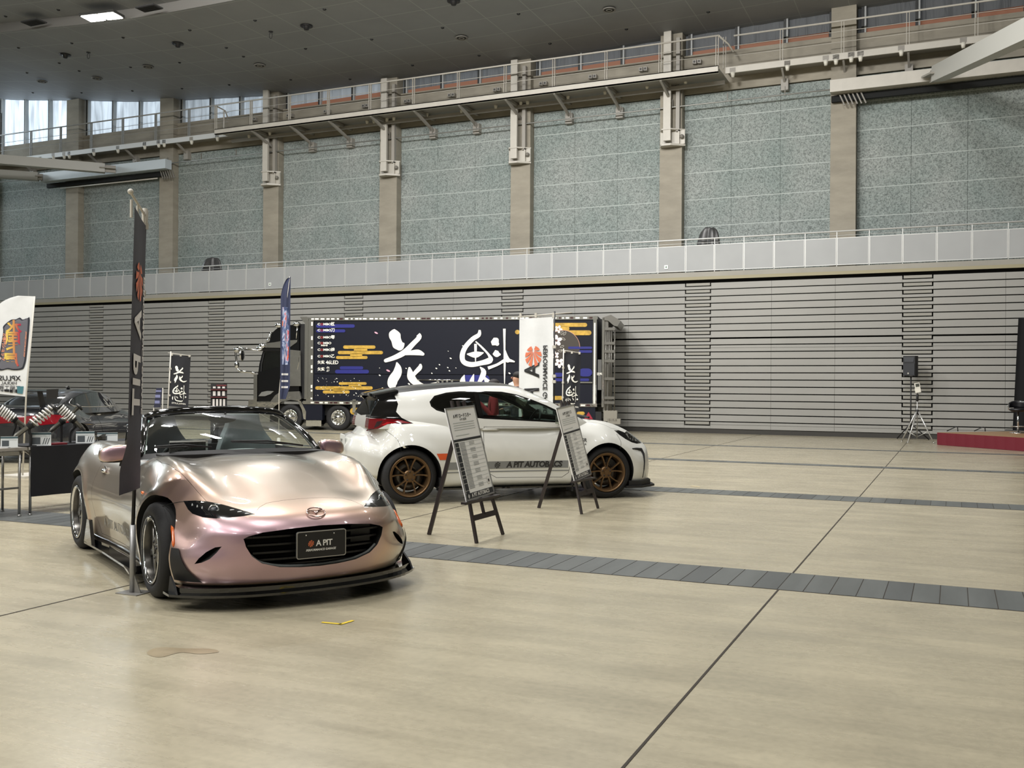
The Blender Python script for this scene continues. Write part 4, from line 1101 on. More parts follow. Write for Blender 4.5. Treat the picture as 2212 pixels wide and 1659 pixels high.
for sd, mf_ in ((-1, m_fab), (1, m_fabg)):
    yc = sd*.36
    def seat(s, t, w):
        # bucket back, leaning
        h = (w+1)/2; wy = lerp(.255, .135, sstep(.55, .95, h)); th = .055
        p = V((s, t, 0)); 
        x = -.40-.16*h+s*th+(.06*abs(t)**2 if h < .7 else .02*abs(t)); return (x, yc+t*wy, .42+.72*h)
    me = cube_grid(4, 12, 16, seat); so = emit_body(me, 'seat', [mf_], rc, None, sharp=70)
    md = so.modifiers.new('s', 'SUBSURF'); md.levels = 1; md.render_levels = 1
    b = MB(); b.box((-.42, yc-.24, .28), (.12, yc+.24, .44)); b.build('seat_cushion', mf_, so)
    b = MB(); b.ball((-.535, yc-.04, 1.02), (.03, .05, .045)); b.build('headrest_speaker', m_mblk, so)
    b = MB(); b.tube([(-.72, yc-.19, .80), (-.72, yc-.17, 1.04), (-.72, yc, 1.07), (-.72, yc+.17, 1.04), (-.72, yc+.19, .80)], .028, 10); b.build('roll_hoop', m_gblk, rc)
# folded hood behind the seats
def ton(u, v):
    y = lerp(-.60, .60, u); x = lerp(-.66, -.98, v); return (x, y, .845+.06*math.sin(PI*v)**.6*(1-abs(y/.62)**4)+.015*math.sin(u*40)*math.sin(v*9))
b = MB(); b.grid(ton, 30, 10); b.box((-.98, -.6, .82), (-.66, .6, .852)); b.build('folded_hood', mat('soft_top_cloth', (24, 25, 27), .8), rc)
b = MB(); b.box((-.70, -.58, .3), (-.655, .58, .885)); b.build('rear_bulkhead', m_fab, rc)
for sd in (1, -1):
    b = MB(); b.grid(lambda u, v: (lerp(-.60, .40, u), sd*(.625+.01*math.sin(PI*u)), lerp(.45, .872, v)), 10, 4); b.build('door_card', m_fab, rc)
# things lying on the dashboard
g = thing('display_card', 'glossy dark photo card standing on the dashboard of the open-top sports car', 'card', RM @ V((.47, -.40, .88)), R_A)
b = MB(); b.box((-.004, -.14, .01), (.004, .14, .10)); b.build('card', mat('card_dark', (40, 42, 44), .15, noise=(14, 1.5), coat=1), g)
b = MB(); b.box((.004, .125, .01), (.006, .14, .10)); b.box((.004, -.14, .088), (.006, .14, .1)); b.build('edge', mat('white_plate', (0, 0, 0)), g)
g = thing('paper_sheet', 'white paper sheet lying on the dashboard of the open-top sports car', 'paper', RM @ V((.43, .04, .893)), R_A+.1)
b = MB(); b.grid(lambda u, v: (lerp(-.10, .10, v), lerp(-.17, .17, u), .006*math.sin(u*3)), 8, 3); b.build('sheet', mat('paper', (226, 234, 230), .6), g)

# ================================================================ WHITE HATCHBACK
H_O = V((-5.461, 11.563, 0)); H_A = math.radians(41.48)
HM = Matrix.Translation(H_O) @ Matrix.Rotation(H_A, 4, 'Z'); HMI = HM.inverted()
m_wp = bpy.data.materials.new('pearl_white_paint'); m_wp.use_nodes = True; _p = m_wp.node_tree.nodes['Principled BSDF']
_p.inputs['Base Color'].default_value = (*srgb((212, 212, 206)), 1); _p.inputs['Roughness'].default_value = .35; _p.inputs['Coat Weight'].default_value = 1; _p.inputs['Coat Roughness'].default_value = .03
m_carb = mat('carbon_black_roof', (40, 41, 42), .35, coat=.6)
def h_top(x, ay):
    """lower body: bonnet, waist, tail"""
    z = spl([(-1.92, .80), (-1.8, .97), (-1.6, 1.02), (-1.2, 1.03), (-.8, 1.02), (-.2, 1.0), (.4, .975), (.75, .985), (1.0, .985), (1.3, .965), (1.6, .915), (1.8, .845), (1.92, .76), (2.03, .66)], x)
    z += -.018*gau(ay, .5, .12)*sstep(.7, 1, x)*(1-sstep(1.6, 1.85, x))
    z -= .09*(max(0, ay-.68)/.2)**1.9
    return z
def h_wid(x, q):
    w = spl([(-1.92, .80), (-1.7, .862), (-1.25, .905), (-.85, .885), (-.4, .842), (.2, .838), (.6, .85), (.95, .885), (1.25, .905), (1.6, .88), (1.9, .84), (2.04, .82)], x)
    s_ = spl([(0, .965), (.2, .985), (.4, 1.0), (.6, .998), (.78, .975), (.9, .94), (1, .885)], q)
    sc = -.022*gau(x, -.1, .6)*gau(q, .30, .16)
    return w*s_+sc
def h_fn(s, t, w):
    hx, hy, hz, r = 2.03, .905, .435, .10
    p = V((s*hx, t*hy, w*hz)); c = V((max(-(hx-r), min(hx-r, p.x)), max(-(hy-r), min(hy-r, p.y)), max(-(hz-r), min(hz-r, p.z)))); d = p-c
    if d.length > 1e-9: d = d.normalized()*r
    p = c+d; x, y, q = p.x, p.y, (p.z+hz)/.87; ay = abs(y); sg = 1 if y >= 0 else -1
    T = h_top(x, ay); B = spl([(-1.95, .30), (-1.75, .22), (-1.5, .17), (1.6, .17), (2.03, .16)], x)
    z = B+q*(T-B); yy = ay/hy*h_wid(x, q)
    for xw in (1.25, -1.25):
        rr = math.hypot(x-xw, z-.33)
        if ay > .6: yy += .022*math.exp(-((max(0, rr-.36))/.075)**2)*sstep(.6, .85, ay)*(1 if z < .8 else 0)
    # shoulder crease over the rear wheel running to the door
    if x < .3 and ay > .6: yy += .014*gau(z, .93, .05)*sstep(.3, -.5, x)
    f = sstep(1.0, 2.03, x)
    x -= f*(spl([(0, 0), (.3, .01), (.5, .035), (.7, .10), (.8, .17), (.905, .26)], ay)+spl([(.15, .02), (.35, 0), (.6, .02), (.75, .08), (.9, .14)], z))
    g = sstep(1.2, 2.03, -p.x)
    x += g*(.08+spl([(0, 0), (.4, .02), (.65, .09), (.8, .17), (.905, .27)], ay)+spl([(.2, .06), (.4, .01), (.6, .0), (.75, .05), (.95, .10)], z))
    return V((x, sg*yy, z))
def h_roof(x): return spl([(-1.64, 1.27), (-1.45, 1.335), (-1.1, 1.395), (-.7, 1.432), (-.3, 1.45), (0, 1.440), (.2, 1.405), (.40, 1.325), (.62, 1.225), (.85, 1.10), (1.05, 1.0), (1.15, .94)], x)
def c_fn(s, t, w):
    """cabin above the waist"""
    v = (w+1)/2; xr = lerp(-1.78, -1.52, v**1.2); xf = 1.12
    ax = (s+1)/2; x = lerp(-1.72, 1.12, ax)
    T = h_roof(x)
    z0 = .88; z = lerp(z0, T, v)
    # slanted tail glass
    if ax < .12: 
        k = (1-ax/.12); x += .14*k*v**2
    at = abs(t); hw = spl([(-1.75, .66), (-1.5, .72), (-1.0, .775), (-.4, .80), (.3, .80), (.8, .775), (1.12, .70)], x)
    tum = spl([(0, 0), (.25, .015), (.55, .07), (.85, .135), (1, .20)], v*min(1, (T-z0)/.5))
    hw2 = hw-tum
    # rounded shoulders of the roof
    yy = at*hw2; 
    z -= (.045*at**4+.018*at**2)*v
    return V((x, (1 if t >= 0 else -1)*yy, z))
hs_ = cube_grid(120, 56, 30, h_fn)
cs_ = cube_grid(90, 40, 24, c_fn)
full = boole(hs_, cs_, 'UNION')
t1 = bvh(full)
hc = thing('hatchback', 'white three-door hatchback with black roof and bronze wheels parked side-on behind the easels', 'car', H_O, H_A)
# hollow the cabin
def ci_fn(s, t, w):
    p = c_fn(s, t, w); v = (w+1)/2
    c = V((-.3, 0, 1.0)); q = V((c.x+(p.x-c.x)*(.84 if p.x < c.x else .96), p.y*lerp(.80, .945, sstep(.12, .42, v)), .45 if w <= -.99 else p.z-.038*v)); 
    if w > -.99 and v < .3: q.z = lerp(.45, q.z, v/.3) if False else q.z
    return q
body = full
inner = cube_grid(60, 30, 16, ci_fn)
body = boole(body, inner, 'DIFFERENCE')
for xw in (1.25, -1.25):
    for sd in (-1, 1):
        cy = MB(); cy.cyl((xw, sd*.56, .325), (xw, sd*1.3, .325), .372, 48); body = boole(body, cy.mesh(), 'DIFFERENCE')
# side glass outline (x, z)
WIN = [(-.985, 1.20), (-.92, 1.272), (-.77, 1.312), (-.62, 1.328), (-.40, 1.335), (-.07, 1.326), (.12, 1.292), (.31, 1.232), (.50, 1.158), (.645, 1.09), (.68, .985), (.66, .945), (.32, .963), (-.06, .983), (-.34, .998), (-.62, 1.032), (-.80, 1.067), (-.91, 1.098), (-.97, 1.145)]
m_hg = glass_mat('dark_side_glass', (222, 230, 226), .07); m_pg = glass_mat('privacy_glass', (120, 124, 126), .10)
panes = []
for sd in (-1, 1):
    fr_ = boole(body, mprism(WIN, sd*.45, sd*1.0, 'y'), 'INTERSECT')
    body = boole(body, mprism(WIN, sd*.45, sd*1.0, 'y'), 'DIFFERENCE')
    g1 = [(x, z) for x, z in grow(WIN, -.022)]
    A = [(-2, .5), (-.395, .5), (-.395, .99), (-.44, 1.4), (-2, 1.4)]; B_ = [(-.335, .5), (2, .5), (2, 1.4), (-.385, 1.4), (-.335, .99)]
    glass = boole(fr_, mprism(g1, sd*.45, sd*1.0, 'y'), 'INTERSECT'); frame = boole(fr_, mprism(g1, sd*.45, sd*1.0, 'y'), 'DIFFERENCE')
    q = boole(glass, mprism(A, sd*.4, sd*1.0, 'y'), 'INTERSECT'); d = boole(glass, mprism(B_, sd*.4, sd*1.0, 'y'), 'INTERSECT')
    pil = boole(boole(glass, mprism(A, sd*.4, sd*1.0, 'y'), 'DIFFERENCE'), mprism(B_, sd*.4, sd*1.0, 'y'), 'DIFFERENCE')
    fo_ = emit_body(frame, 'window_surround', [m_gblk], hc, None); emit_body(pil, 'door_pillar', [m_gblk], hc, None)
    emit_body(q, 'quarter_glass', [m_pg], hc, None); emit_body(d, 'door_glass', [m_hg], hc, None)
# windscreen and tailgate glass cut from the front and from behind
WS = [(.60, 1.02), (.66, 1.04), (.54, 1.34), (.50, 1.385), (0, 1.40), (-.50, 1.385), (-.54, 1.34), (-.66, 1.04), (-.60, 1.02), (0, .995)]
ws = boole(body, mprism(WS, .25, 1.25, 'x'), 'INTERSECT'); body = boole(body, mprism(WS, .25, 1.25, 'x'), 'DIFFERENCE')
emit_body(ws, 'windscreen', [glass_mat('clear_glass', (225, 235, 230), .07)], hc, None)
RG = [(.60, 1.05), (.585, 1.12), (.50, 1.28), (0, 1.30), (-.50, 1.28), (-.585, 1.12), (-.60, 1.05), (0, 1.02)]
rg = boole(body, mprism(RG, -2.2, -1.2, 'x'), 'INTERSECT'); body = boole(body, mprism(RG, -2.2, -1.2, 'x'), 'DIFFERENCE')
emit_body(rg, 'tailgate_glass', [m_pg], hc, None)
# black roof skin
RF = [(.36, 0), (.33, .35), (.24, .50), (-.3, .575), (-.9, .575), (-1.35, .53), (-1.42, .3), (-1.42, 0)]; RF = RF+[(x, -y) for x, y in reversed(RF[1:-1])]
rf = boole(body, mprism(RF, 1.26, 1.6, 'z'), 'INTERSECT'); body = boole(body, mprism(grow(RF, .002), 1.26, 1.6, 'z'), 'DIFFERENCE')
emit_body(rf, 'roof', [m_carb, m_mblk], hc, t1)
# black tail flank between glass and lamp, tail lamps
TB = [(-1.36, 1.172), (-1.39, 1.08), (-1.33, 1.01), (-1.20, .945), (-1.33, .935), (-1.46, .952), (-1.60, 1.0), (-1.95, 1.03), (-1.80, 1.20), (-1.62, 1.30), (-1.40, 1.30)]
TL = [(-1.22, .948), (-1.40, .950), (-1.50, .935), (-1.60, .885), (-1.70, .845), (-2.0, .86), (-2.0, 1.0), (-1.52, 1.0), (-1.36, .99)]
for sd in (-1, 1):
    tl = boole(body, mprism(TL, sd*.42, sd*1.0, 'y'), 'INTERSECT'); body = boole(body, mprism(grow(TL, .002), sd*.42, sd*1.0, 'y'), 'DIFFERENCE')
    to = emit_body(tl, 'tail_lamp', [mat('tail_red', (110, 8, 16), .12, coat=1)], hc, None)
    b = MB(); f = decal(t1, None, lambda x, y: (x, sd*1.3, y), (0, -sd, 0), .002)
    b.poly([(-1.62, .965), (-1.55, .975), (-1.60, .915), (-1.655, .89)], f); b.build('lamp_lens', mat('tail_lens', (48, 30, 32), .1, coat=1), to)
    b = MB(); b.poly([(-1.30, .957), (-1.50, .962), (-1.57, .925), (-1.535, .92), (-1.47, .948)], f); b.build('lamp_line', mat('tail_bright', (190, 20, 32), .2, coat=1), to)
    tb = boole(body, mprism(TB, sd*.36, sd*1.0, 'y'), 'INTERSECT'); body = boole(body, mprism(grow(TB, .0), sd*.36, sd*1.0, 'y'), 'DIFFERENCE')
    emit_body(tb, 'tail_flank', [m_gblk, m_mblk], hc, t1)
# door
HDR = [(-.335, .90), (-.345, .70), (-.315, .46), (-.26, .33), (-.18, .285), (.66, .275), (.74, .33), (.765, .45), (.73, .72), (.69, .885), (.2, .895)]
for sd in (-1, 1):
    dr = boole(body, mprism(grow(HDR, -.0025), sd*.70, sd*1.0, 'y'), 'INTERSECT'); body = boole(body, mprism(grow(HDR, .0025), sd*.69, sd*1.0, 'y'), 'DIFFERENCE')
    emit_body(dr, 'door', [m_wp, m_cavity], hc, t1)
# bonnet
HB = [(1.09, 0), (1.07, .40), (.98, .62), (1.02, .70), (1.35, .73), (1.58, .66), (1.76, .45), (1.83, 0)]; HB = HB+[(x, -y) for x, y in reversed(HB[1:-1])]
bn = boole(body, mprism(grow(HB, -.0025), .66, 1.2, 'z'), 'INTERSECT'); body = boole(body, mprism(HB, .66, 1.2, 'z'), 'DIFFERENCE')
emit_body(bn, 'bonnet', [m_wp, m_cavity], hc, t1)
# headlights by side outline
HH = [(1.40, .842), (1.52, .840), (1.63, .828), (1.73, .795), (1.80, .745), (1.85, .672), (1.74, .668), (1.65, .690), (1.55, .735), (1.47, .785)]
for sd in (-1, 1):
    hl = boole(body, mprism(HH, sd*.40, sd*1.0, 'y'), 'INTERSECT'); body = boole(body, mprism(grow(HH, .002), sd*.40, sd*1.0, 'y'), 'DIFFERENCE')
    ho = emit_body(hl, 'headlight', [mat('headlight_black', (0, 0, 0)), m_cavity], hc, t1)
    f = decal(t1, None, lambda x, y: (x, sd*1.3, y), (0, -sd, 0), .003)
    b = MB(); b.poly([(1.58, .800), (1.70, .775), (1.765, .70), (1.70, .70), (1.62, .735)], f); b.build('reflector', mat('lamp_silver', (190, 192, 190), .15, metal=.8), ho)
    for k in range(3):
        b = MB(); b.poly([(1.64+.035*k, .790-.022*k), (1.665+.035*k, .782-.022*k), (1.645+.035*k, .735-.018*k), (1.62+.035*k, .74-.018*k)], decal(t1, None, lambda x, y: (x, sd*1.3, y), (0, -sd, 0), .005)); b.build('lamp_strip', m_gblk, ho)
# grille front and corner vents
FG = [(.55, .60), (.62, .30), (.55, .22), (-.55, .22), (-.62, .30), (-.55, .60)]
fg = boole(body, mprism(FG, 1.7, 2.2, 'x'), 'INTERSECT'); body = boole(body, mprism(FG, 1.7, 2.2, 'x'), 'DIFFERENCE')
emit_body(fg, 'grille', [m_mblk, m_mblk], hc, None)
hb_ = emit_body(body, 'body', [m_wp, m_cavity], hc, t1, tol=.0022)
for sd in (-1, 1):
    f = decal(t1, None, lambda x, y: (x, sd*1.3, y), (0, -sd, 0), .004)
    vp = []
    for x, z in ((1.62, .612), (1.70, .606), (1.78, .592), (1.80, .54), (1.80, .45), (1.79, .35), (1.775, .24)):
        h = t1.ray_cast(V((x, sd*1.3, z)), V((0, -sd, 0)))[0]
        if h is not None: vp.append(h)
    b = MB(); b.tube(vp, [.008, .016, .026, .020, .013, .010, .006][:len(vp)], 8); b.build('corner_vent', m_mblk, hc)
# lines: fuel/rear quarter seam, sill line, hatch seam
def hline(name, pts, r=.002): 
    for sd in (-1, 1): seam(name, [(x, sd*1.3, z) for x, z in pts], (0, -sd, 0), m_cavity, r, hc, t1)
hline('panel_seam', [(-1.52, .865), (-1.40, .75), (-1.37, .62)]); hline('panel_seam', [(1.16, .60), (1.26, .70), (1.36, .72)][:0] or [(1.42, .80), (1.45, .70), (1.42, .62)])
# spoiler
b = MB(); 
def spf(s, t, w):
    x = lerp(-1.66, -1.38, (s+1)/2); y = t*lerp(.56, .60, (s+1)/2); th = .018; return (x+.03*abs(t)**3, y, lerp(1.285, 1.345, (s+1)/2)+w*th-.03*abs(t)**4)
me = cube_grid(8, 20, 2, spf); emit_body(me, 'roof_spoiler', [m_gblk], hc, None, sharp=50)
for sd in (-1, 1):
    b = MB(); b.prism([(-1.64, 1.27), (-1.40, 1.32), (-1.38, 1.25), (-1.54, 1.18)], sd*.545, sd*.585, 'y'); b.build('spoiler_side', m_gblk, hc)
# front lip, side skirts, mudguard
b = MB(); b.prism([(1.50, .90), (1.72, .90), (1.98, .70), (2.06, .4), (2.07, 0), (2.06, -.4), (1.98, -.70), (1.72, -.90), (1.50, -.90), (1.55, 0)], .125, .15, 'z')
b.prism([(1.55, .87), (1.72, .87), (1.93, .68), (2.01, .4), (2.02, 0), (2.01, -.4), (1.93, -.68), (1.72, -.87), (1.55, -.87)], .15, .21, 'z'); b.build('front_lip', m_mblk, hc)
for sd in (-1, 1):
    b = MB(); b.box((-.86, min(sd*.70, sd*.86), .155), (.84, max(sd*.70, sd*.86), .175)); b.build('side_skirt', m_gblk, hc)
    b = MB(); b.box((.78, min(sd*.66, sd*.86), .10), (.80, max(sd*.66, sd*.86), .30)); b.build('mud_flap', m_mblk, hc); b = MB(); b.box((-.90, min(sd*.7, sd*.88), .14), (-.86, max(sd*.7, sd*.88), .30)); b.build('mud_flap', m_mblk, hc)
# stripes and lettering on both sides
m_st = mat('grey_stripe', (128, 130, 130), .4); m_or = mat('orange_stripe', (206, 84, 40), .4); m_bk = mat('black_print', (38, 38, 40), .4)
for sd in (-1, 1):
    f = decal(t1, None, lambda x, y: (x, sd*1.3, y), (0, -sd, 0), .0022)
    def band(z0, z1, xa_, xb_, n=26):
        b = MB()
        for i in range(n):
            u0, u1 = lerp(xa_, xb_, i/n), lerp(xa_, xb_, (i+1)/n)
            if -.35 < u0 < -.31 or .72 < u0 < .78: continue
            b.add([f(u0, z0), f(u1, z0), f(u1, z1), f(u0, z1)], [(0, 1, 2, 3)])
        return b
    band(.392, .482, -.82, -.345, 24).build('side_stripe', m_st, hc); band(.392, .482, -.315, .80, 50).build('side_stripe', m_st, hc); band(.352, .366, -.82, .80, 60).build('side_stripe', m_st, hc)
    b = MB(); b.poly([(-.66, .50), (-.36, .50), (-.36, .545), (-.60, .565)], f); b.build('side_stripe', m_st, hc); b = MB(); b.poly([(-.60, .54), (-.48, .545), (-.48, .60), (-.575, .60)], f); b.build('side_stripe', m_st, hc)
    b = MB(); b.poly([(-.945, .590), (-.80, .590), (-.765, .515), (-.905, .515)], f); b.build('orange_flash', m_or, hc)
    b = MB(); f2 = decal(t1, None, lambda x, y: ((x if sd < 0 else -x)+(.30), sd*1.3, .437+y), (0, -sd, 0), .0035)
    b.text('A PIT AUTOBACS', .096, f2, .045, shear=.12, spacing=.93); leaf_logo(b, f2, -.47, 0, .085, -.55); b.build('side_lettering', m_bk, hc)
    b = MB(); f3 = decal(t1, None, lambda x, y: ((x if sd < 0 else -x)+.93, sd*1.3, .73+y), (0, -sd, 0), .003); b.text('GR', .06, f3, .02, shear=.2); b.text('FOUR', .025, lambda x, y: f3(x, y-.05), .02); b.build('wing_badge', m_bk, hc)
    # handle, mirror
    h = t1.ray_cast(V((-.25, sd*1.3, .868)), V((0, -sd, 0)))[0]
    b = MB(); b.tube([h+V((-.125, sd*.005, 0)), h+V((-.09, sd*.03, .002)), h+V((.07, sd*.03, .0)), h+V((.115, sd*.005, -.003))], [.010, .016, .014, .010], 10); b.build('door_handle', m_wp, hc)
    b = MB(); b.ball(h+V((0, -sd*.001, .0)), (.058, .006, .042)); b.build('handle_recess', mat('recess_grey', (150, 150, 146), .5), hc)
    mp_ = V((.47, sd*.93, 1.01)) if sd > 0 else V((.62, sd*.95, .99))
    me = cube_grid(8, 12, 8, lambda s, t, w: mp_+V((s, t, w))/((abs(s)**3.5+abs(t)**3.5+abs(w)**3.5)**(1/3.5))*1.0 if False else V((mp_.x+.055*s/((abs(s)**3.5+abs(t)**3.5+abs(w)**3.5)**(1/3.5)), mp_.y+.11*t/((abs(s)**3.5+abs(t)**3.5+abs(w)**3.5)**(1/3.5)), mp_.z+.07*w/((abs(s)**3.5+abs(t)**3.5+abs(w)**3.5)**(1/3.5)))))
    o = emit_body(me, 'door_mirror', [m_gblk], hc, None, sharp=60)
    b = MB(); b.box((mp_.x-.062, mp_.y-.09, mp_.z-.055), (mp_.x-.054, mp_.y+.09, mp_.z+.055)); b.build('mirror_glass', mat('mirror_face', (150, 158, 142), .08, metal=.9), o)
    b = MB(); b.bar((mp_.x, mp_.y-sd*.05, mp_.z-.04), (mp_.x+.03, sd*.80, .96), .05, .03); b.build('mirror_foot', m_gblk, o)
# orange flashes on the bonnet, dark wiper cowl
b = MB(); f = decal(t1, None, lambda x, y: (x, y, 1.8), (0, 0, -1), .003)
for (xa_, xb_, ya, yb) in ((1.10, 1.30, -.62, -.40), (1.10, 1.3, .4, .62)):
    for i in range(4):
        for j in range(3):
            x0, x1, y0, y1 = lerp(xa_, xb_, i/4), lerp(xa_, xb_, (i+1)/4), lerp(ya, yb, j/3), lerp(ya, yb, (j+1)/3); b.add([f(x0, y0), f(x1, y0), f(x1, y1), f(x0, y1)], [(0, 1, 2, 3)])
b.build('bonnet_flash', m_or, hc)
b = MB(); b.tube([(1.08, -.66, 1.005), (1.12, -.2, 1.02), (1.0, .35, 1.03)], .014, 6); b.build('wiper', m_mblk, hc)
b = MB(); b.grid(lambda u, v: (lerp(.96, 1.10, v)-.03*abs(2*u-1), lerp(-.64, .64, u), 1.004-.02*v-.03*abs(2*u-1)**3), 16, 2); b.build('cowl', m_mblk, hc)
# rear number plate on the white tail, badge stickers
hp = t1.ray_cast(V((-2.6, -.30, .70)), V((1, 0, 0)))[0]
b = MB(); b.box((hp.x-.035, -.17, .62), (hp.x-.02, .17, .785)); po = b.build('number_plate', mat('plate_white', (215, 218, 216), .4), hc)
b = MB(); b.text('A PIT', .05, lambda x, y: (hp.x-.037, -x, .71+y), .02); leaf_logo(b, lambda x, y: (hp.x-.037, -x, .71+y), -.09, 0, .05, -.5); b.build('lettering', m_bk, po)
b = MB(); b.text('Racing  A PIT  AUTOBACS', .035, lambda x, y: tuple(t1.ray_cast(V((.80+x*.9, -1.2, 1.10-x*.62+y)), V((0, .95, -.3)).normalized())[0] or (0, 0, .5)), .01); 
# interior
b = MB(); b.box((-1.3, -.68, .46), (1.0, .68, .50)); b.build('cabin_floor', m_cavity, hc)
b = MB(); b.grid(lambda u, v: (.86-.30*math.sin(v*PI*.6), lerp(-.70, .70, u), .76+.19*math.cos(v*PI*.6)), 16, 6); b.box((.80, -.7, .5), (.98, .7, .93)); b.build('dashboard', mat('dash_plastic', (0, 0, 0)), hc)
for y in (-.36, .36):
    def seat(s, t, w):
        h = (w+1)/2; return (-.28-.20*h+s*.06, y+t*lerp(.25, .15, sstep(.6, 1, h)), .60+.62*h)
    me = cube_grid(3, 8, 12, seat); so = emit_body(me, 'seat', [m_fab], hc, None, sharp=70)
    b = MB(); b.box((-.30, y-.25, .50), (.22, y+.25, .64)); b.build('seat_cushion', m_fab, so)
b = MB(); cM = Matrix.Translation((.44, -.36, .93)) @ Matrix.Rotation(-1.15, 4, 'Y'); b.tube([cM @ V((.18*math.cos(2*PI*i/28), .18*math.sin(2*PI*i/28), 0)) for i in range(28)], .014, 8, closed=True); b.lathe([(0, .02), (.06, .01), (.06, -.02)], 16, cM); b.build('steering_wheel', m_mblk, hc)
m_brz = mat('bronze_wheel', (112, 88, 62), .38, metal=.75)
for xw in (1.25, -1.25):
    for sd in (-1, 1): wheel(hc, xw, sd*.872, .325, .325, .245, .225, sd, 'ten', m_brz, m_brz, 0)

# ================================================================ DECORATED LORRY
T_O = FL(665, 929); T_A = math.atan2(2.42, 9.14)
TM = Matrix.Translation(T_O) @ Matrix.Rotation(T_A, 4, 'Z'); TMI = TM.inverted()
def TP(u, v, y=0.0):
    """pixel -> lorry side plane (x rearwards, z up)"""
    o = TMI @ V((0, 0, EYE)); d = TMI.to_3x3() @ ray(u, v); t = (y-o.y)/d.y; p = o+d*t; return p.x, p.z
def pA(u, v, y=0.0): return TP(480+u*.17476, 660+v*.17476, y)
def pB(u, v, y=0.0): return TP(480+u*.40687, 640+v*.40687, y)
def pC(u, v, y=0.0): return TP(1100+u*.14469, 670+v*.14469, y)
def p5(u, v, y=0.0): return TP(810+u*.17631, 690+v*.17631, y)
tk = thing('truck', 'long black and gold box lorry lettered in white brush script, parked before the back wall', 'truck', T_O, T_A)
DP = 2.15
m_navy = mat('navy_wrap', (17, 20, 32), .5, spec=.25); m_chw = mat('wavy_chrome', (225, 225, 222), .06, metal=1, bump=(2.2, .55)); m_crc = mat('hammered_chrome', (222, 222, 218), .08, metal=1, bump=(2.2, .30)); m_ink = mat('white_wrap', (236, 234, 224), .45)
m_gold = mat('gold_wrap', (186, 150, 62), .4, noise=(6, .35)); m_blu = mat('blue_wrap', (36, 40, 118), .4)
xL, zT = pA(1050, 140); xR = pC(1320, 110)[0]; zB = .5*(pA(1050, 1165)[1]+pC(1250, 1410)[1])
zT = .5*(zT+pC(700, 100)[1])
b = MB(); b.box((xL, .02, zB), (xR, DP, zT)); b.build('cargo_box', m_navy, tk)
xp0, xp1 = pA(1145, 0)[0], pC(1250, 0)[0]; zS = pA(1100, 845)[1]
b = MB(); b.box((xp0, -.01, zS+.01), (xp1, .03, zT-.10)); b.build('side_wing', m_navy, tk)
b = MB(); b.box((xp0, -.015, zB), (xp1, .03, zS-.01)); b.build('side_gate', m_navy, tk)
b = MB(); b.box((xL, -.04, zT-.10), (xR, .03, zT)); b.build('top_rail', m_crc, tk)
b = MB(); b.box((xL-.1, -.04, zB-.10), (xR, .03, zB)); b.build('bottom_rail', m_crc, tk)
b = MB(); b.box((xL, -.05, zB), (xp0-.02, .05, zT-.1)); b.box((xL-.05, -.06, zB+.05), (xL+.06, .02, zT-.05)); b.build('front_post', m_crc, tk)
b = MB(); b.box((xp1+.01, -.05, zB-.05), (xR-.12, .05, zT-.1)); b.build('rear_post', m_crc, tk)
b = MB(); b.box((xp1+.04, -.06, zB), (xp1+.08, -.05, zT-.2)); b.build('dashed_strip', mat('strip_light', (235, 235, 225), .3), tk)
b = MB(); b.box((pC(1330, 0)[0], -.055, pC(0, 1180)[1]), (pC(1385, 0)[0], -.045, pC(0, 735)[1])); b.build('rear_panel', mat('grey_panel', (90, 90, 88), .4), tk)
b = MB(); b.text('花魁', .085, lambda x, y: (pC(1357, 0)[0]+x*.9, -.07, pC(0, 950)[1]+y*1.0), .02); b.build('panel_lettering', m_ink, tk)
rnd = random.Random(9)
for nm, z0_, z1_, y_ in (('top_rail_lights', zT-.075, zT-.03, -.046), ('bottom_rail_lights', zB-.075, zB-.03, -.046)):
    b = MB(); c_ = MB(); x = xL+.15
    while x < xR-.2:
        w_ = rnd.uniform(.05, .13); (b if rnd.random() < .62 else c_).box((x, y_, z0_), (x+w_, y_+.008, z1_)); x += w_+rnd.uniform(.02, .10)
    b.build(nm, mat('strip_light', (0, 0, 0)), tk); c_.build(nm.replace('lights', 'dark_squares'), mat('dark_red_square', (60, 30, 32), .3), tk)
b = MB(); c_ = MB(); z = zB+.05
while z < zT-.2:
    h_ = rnd.uniform(.04, .12); (b if rnd.random() < .6 else c_).box((xp0-.09, -.058, z), (xp0-.04, -.05, z+h_)); z += h_+.05
b.build('post_lights', mat('strip_light', (0, 0, 0)), tk)
b = MB(); b.box((pC(1262, 0)[0], -.052, zB), (pC(1312, 0)[0], .05, zT-.1)); b.box((pC(1390, 0)[0], -.05, zB-.1), (pC(1425, 0)[0], .05, zT-.05)); b.build('rear_post', m_crc, tk)
# rear frame with hinge bars, hood on top, step at the foot
xr0, xr1 = pC(1420, 0)[0], pC(1585, 0)[0]
b = MB(); b.box((xr0-.02, .0, zB-.25), (xr0+.12, DP, zT-.05)); b.build('rear_door', mat('steel_grey', (120, 118, 112), .35, metal=.7), tk)
b = MB()
for x in (1450, 1500, 1530, 1580):
    xx = pC(x, 0)[0]; b.tube([(xx, -.04, zB-.2), (xx, -.04, zT-.35)], .018, 6)
for v in (280, 490, 610, 750, 1010, 1290, 1360):
    z = pC(0, v)[1]; b.box((xr0+.02, -.07, z-.05), (xr1, -.02, z+.03))
b.build('hinge_bars', mat('steel_grey', (0, 0, 0)), tk)
b = MB(); b.prism([pC(1400, 110), pC(1520, 70), pC(1665, 160), pC(1615, 245), pC(1560, 230), pC(1480, 160), pC(1400, 150)], -.05, DP, 'y'); b.build('rear_hood', mat('steel_grey', (0, 0, 0)), tk)
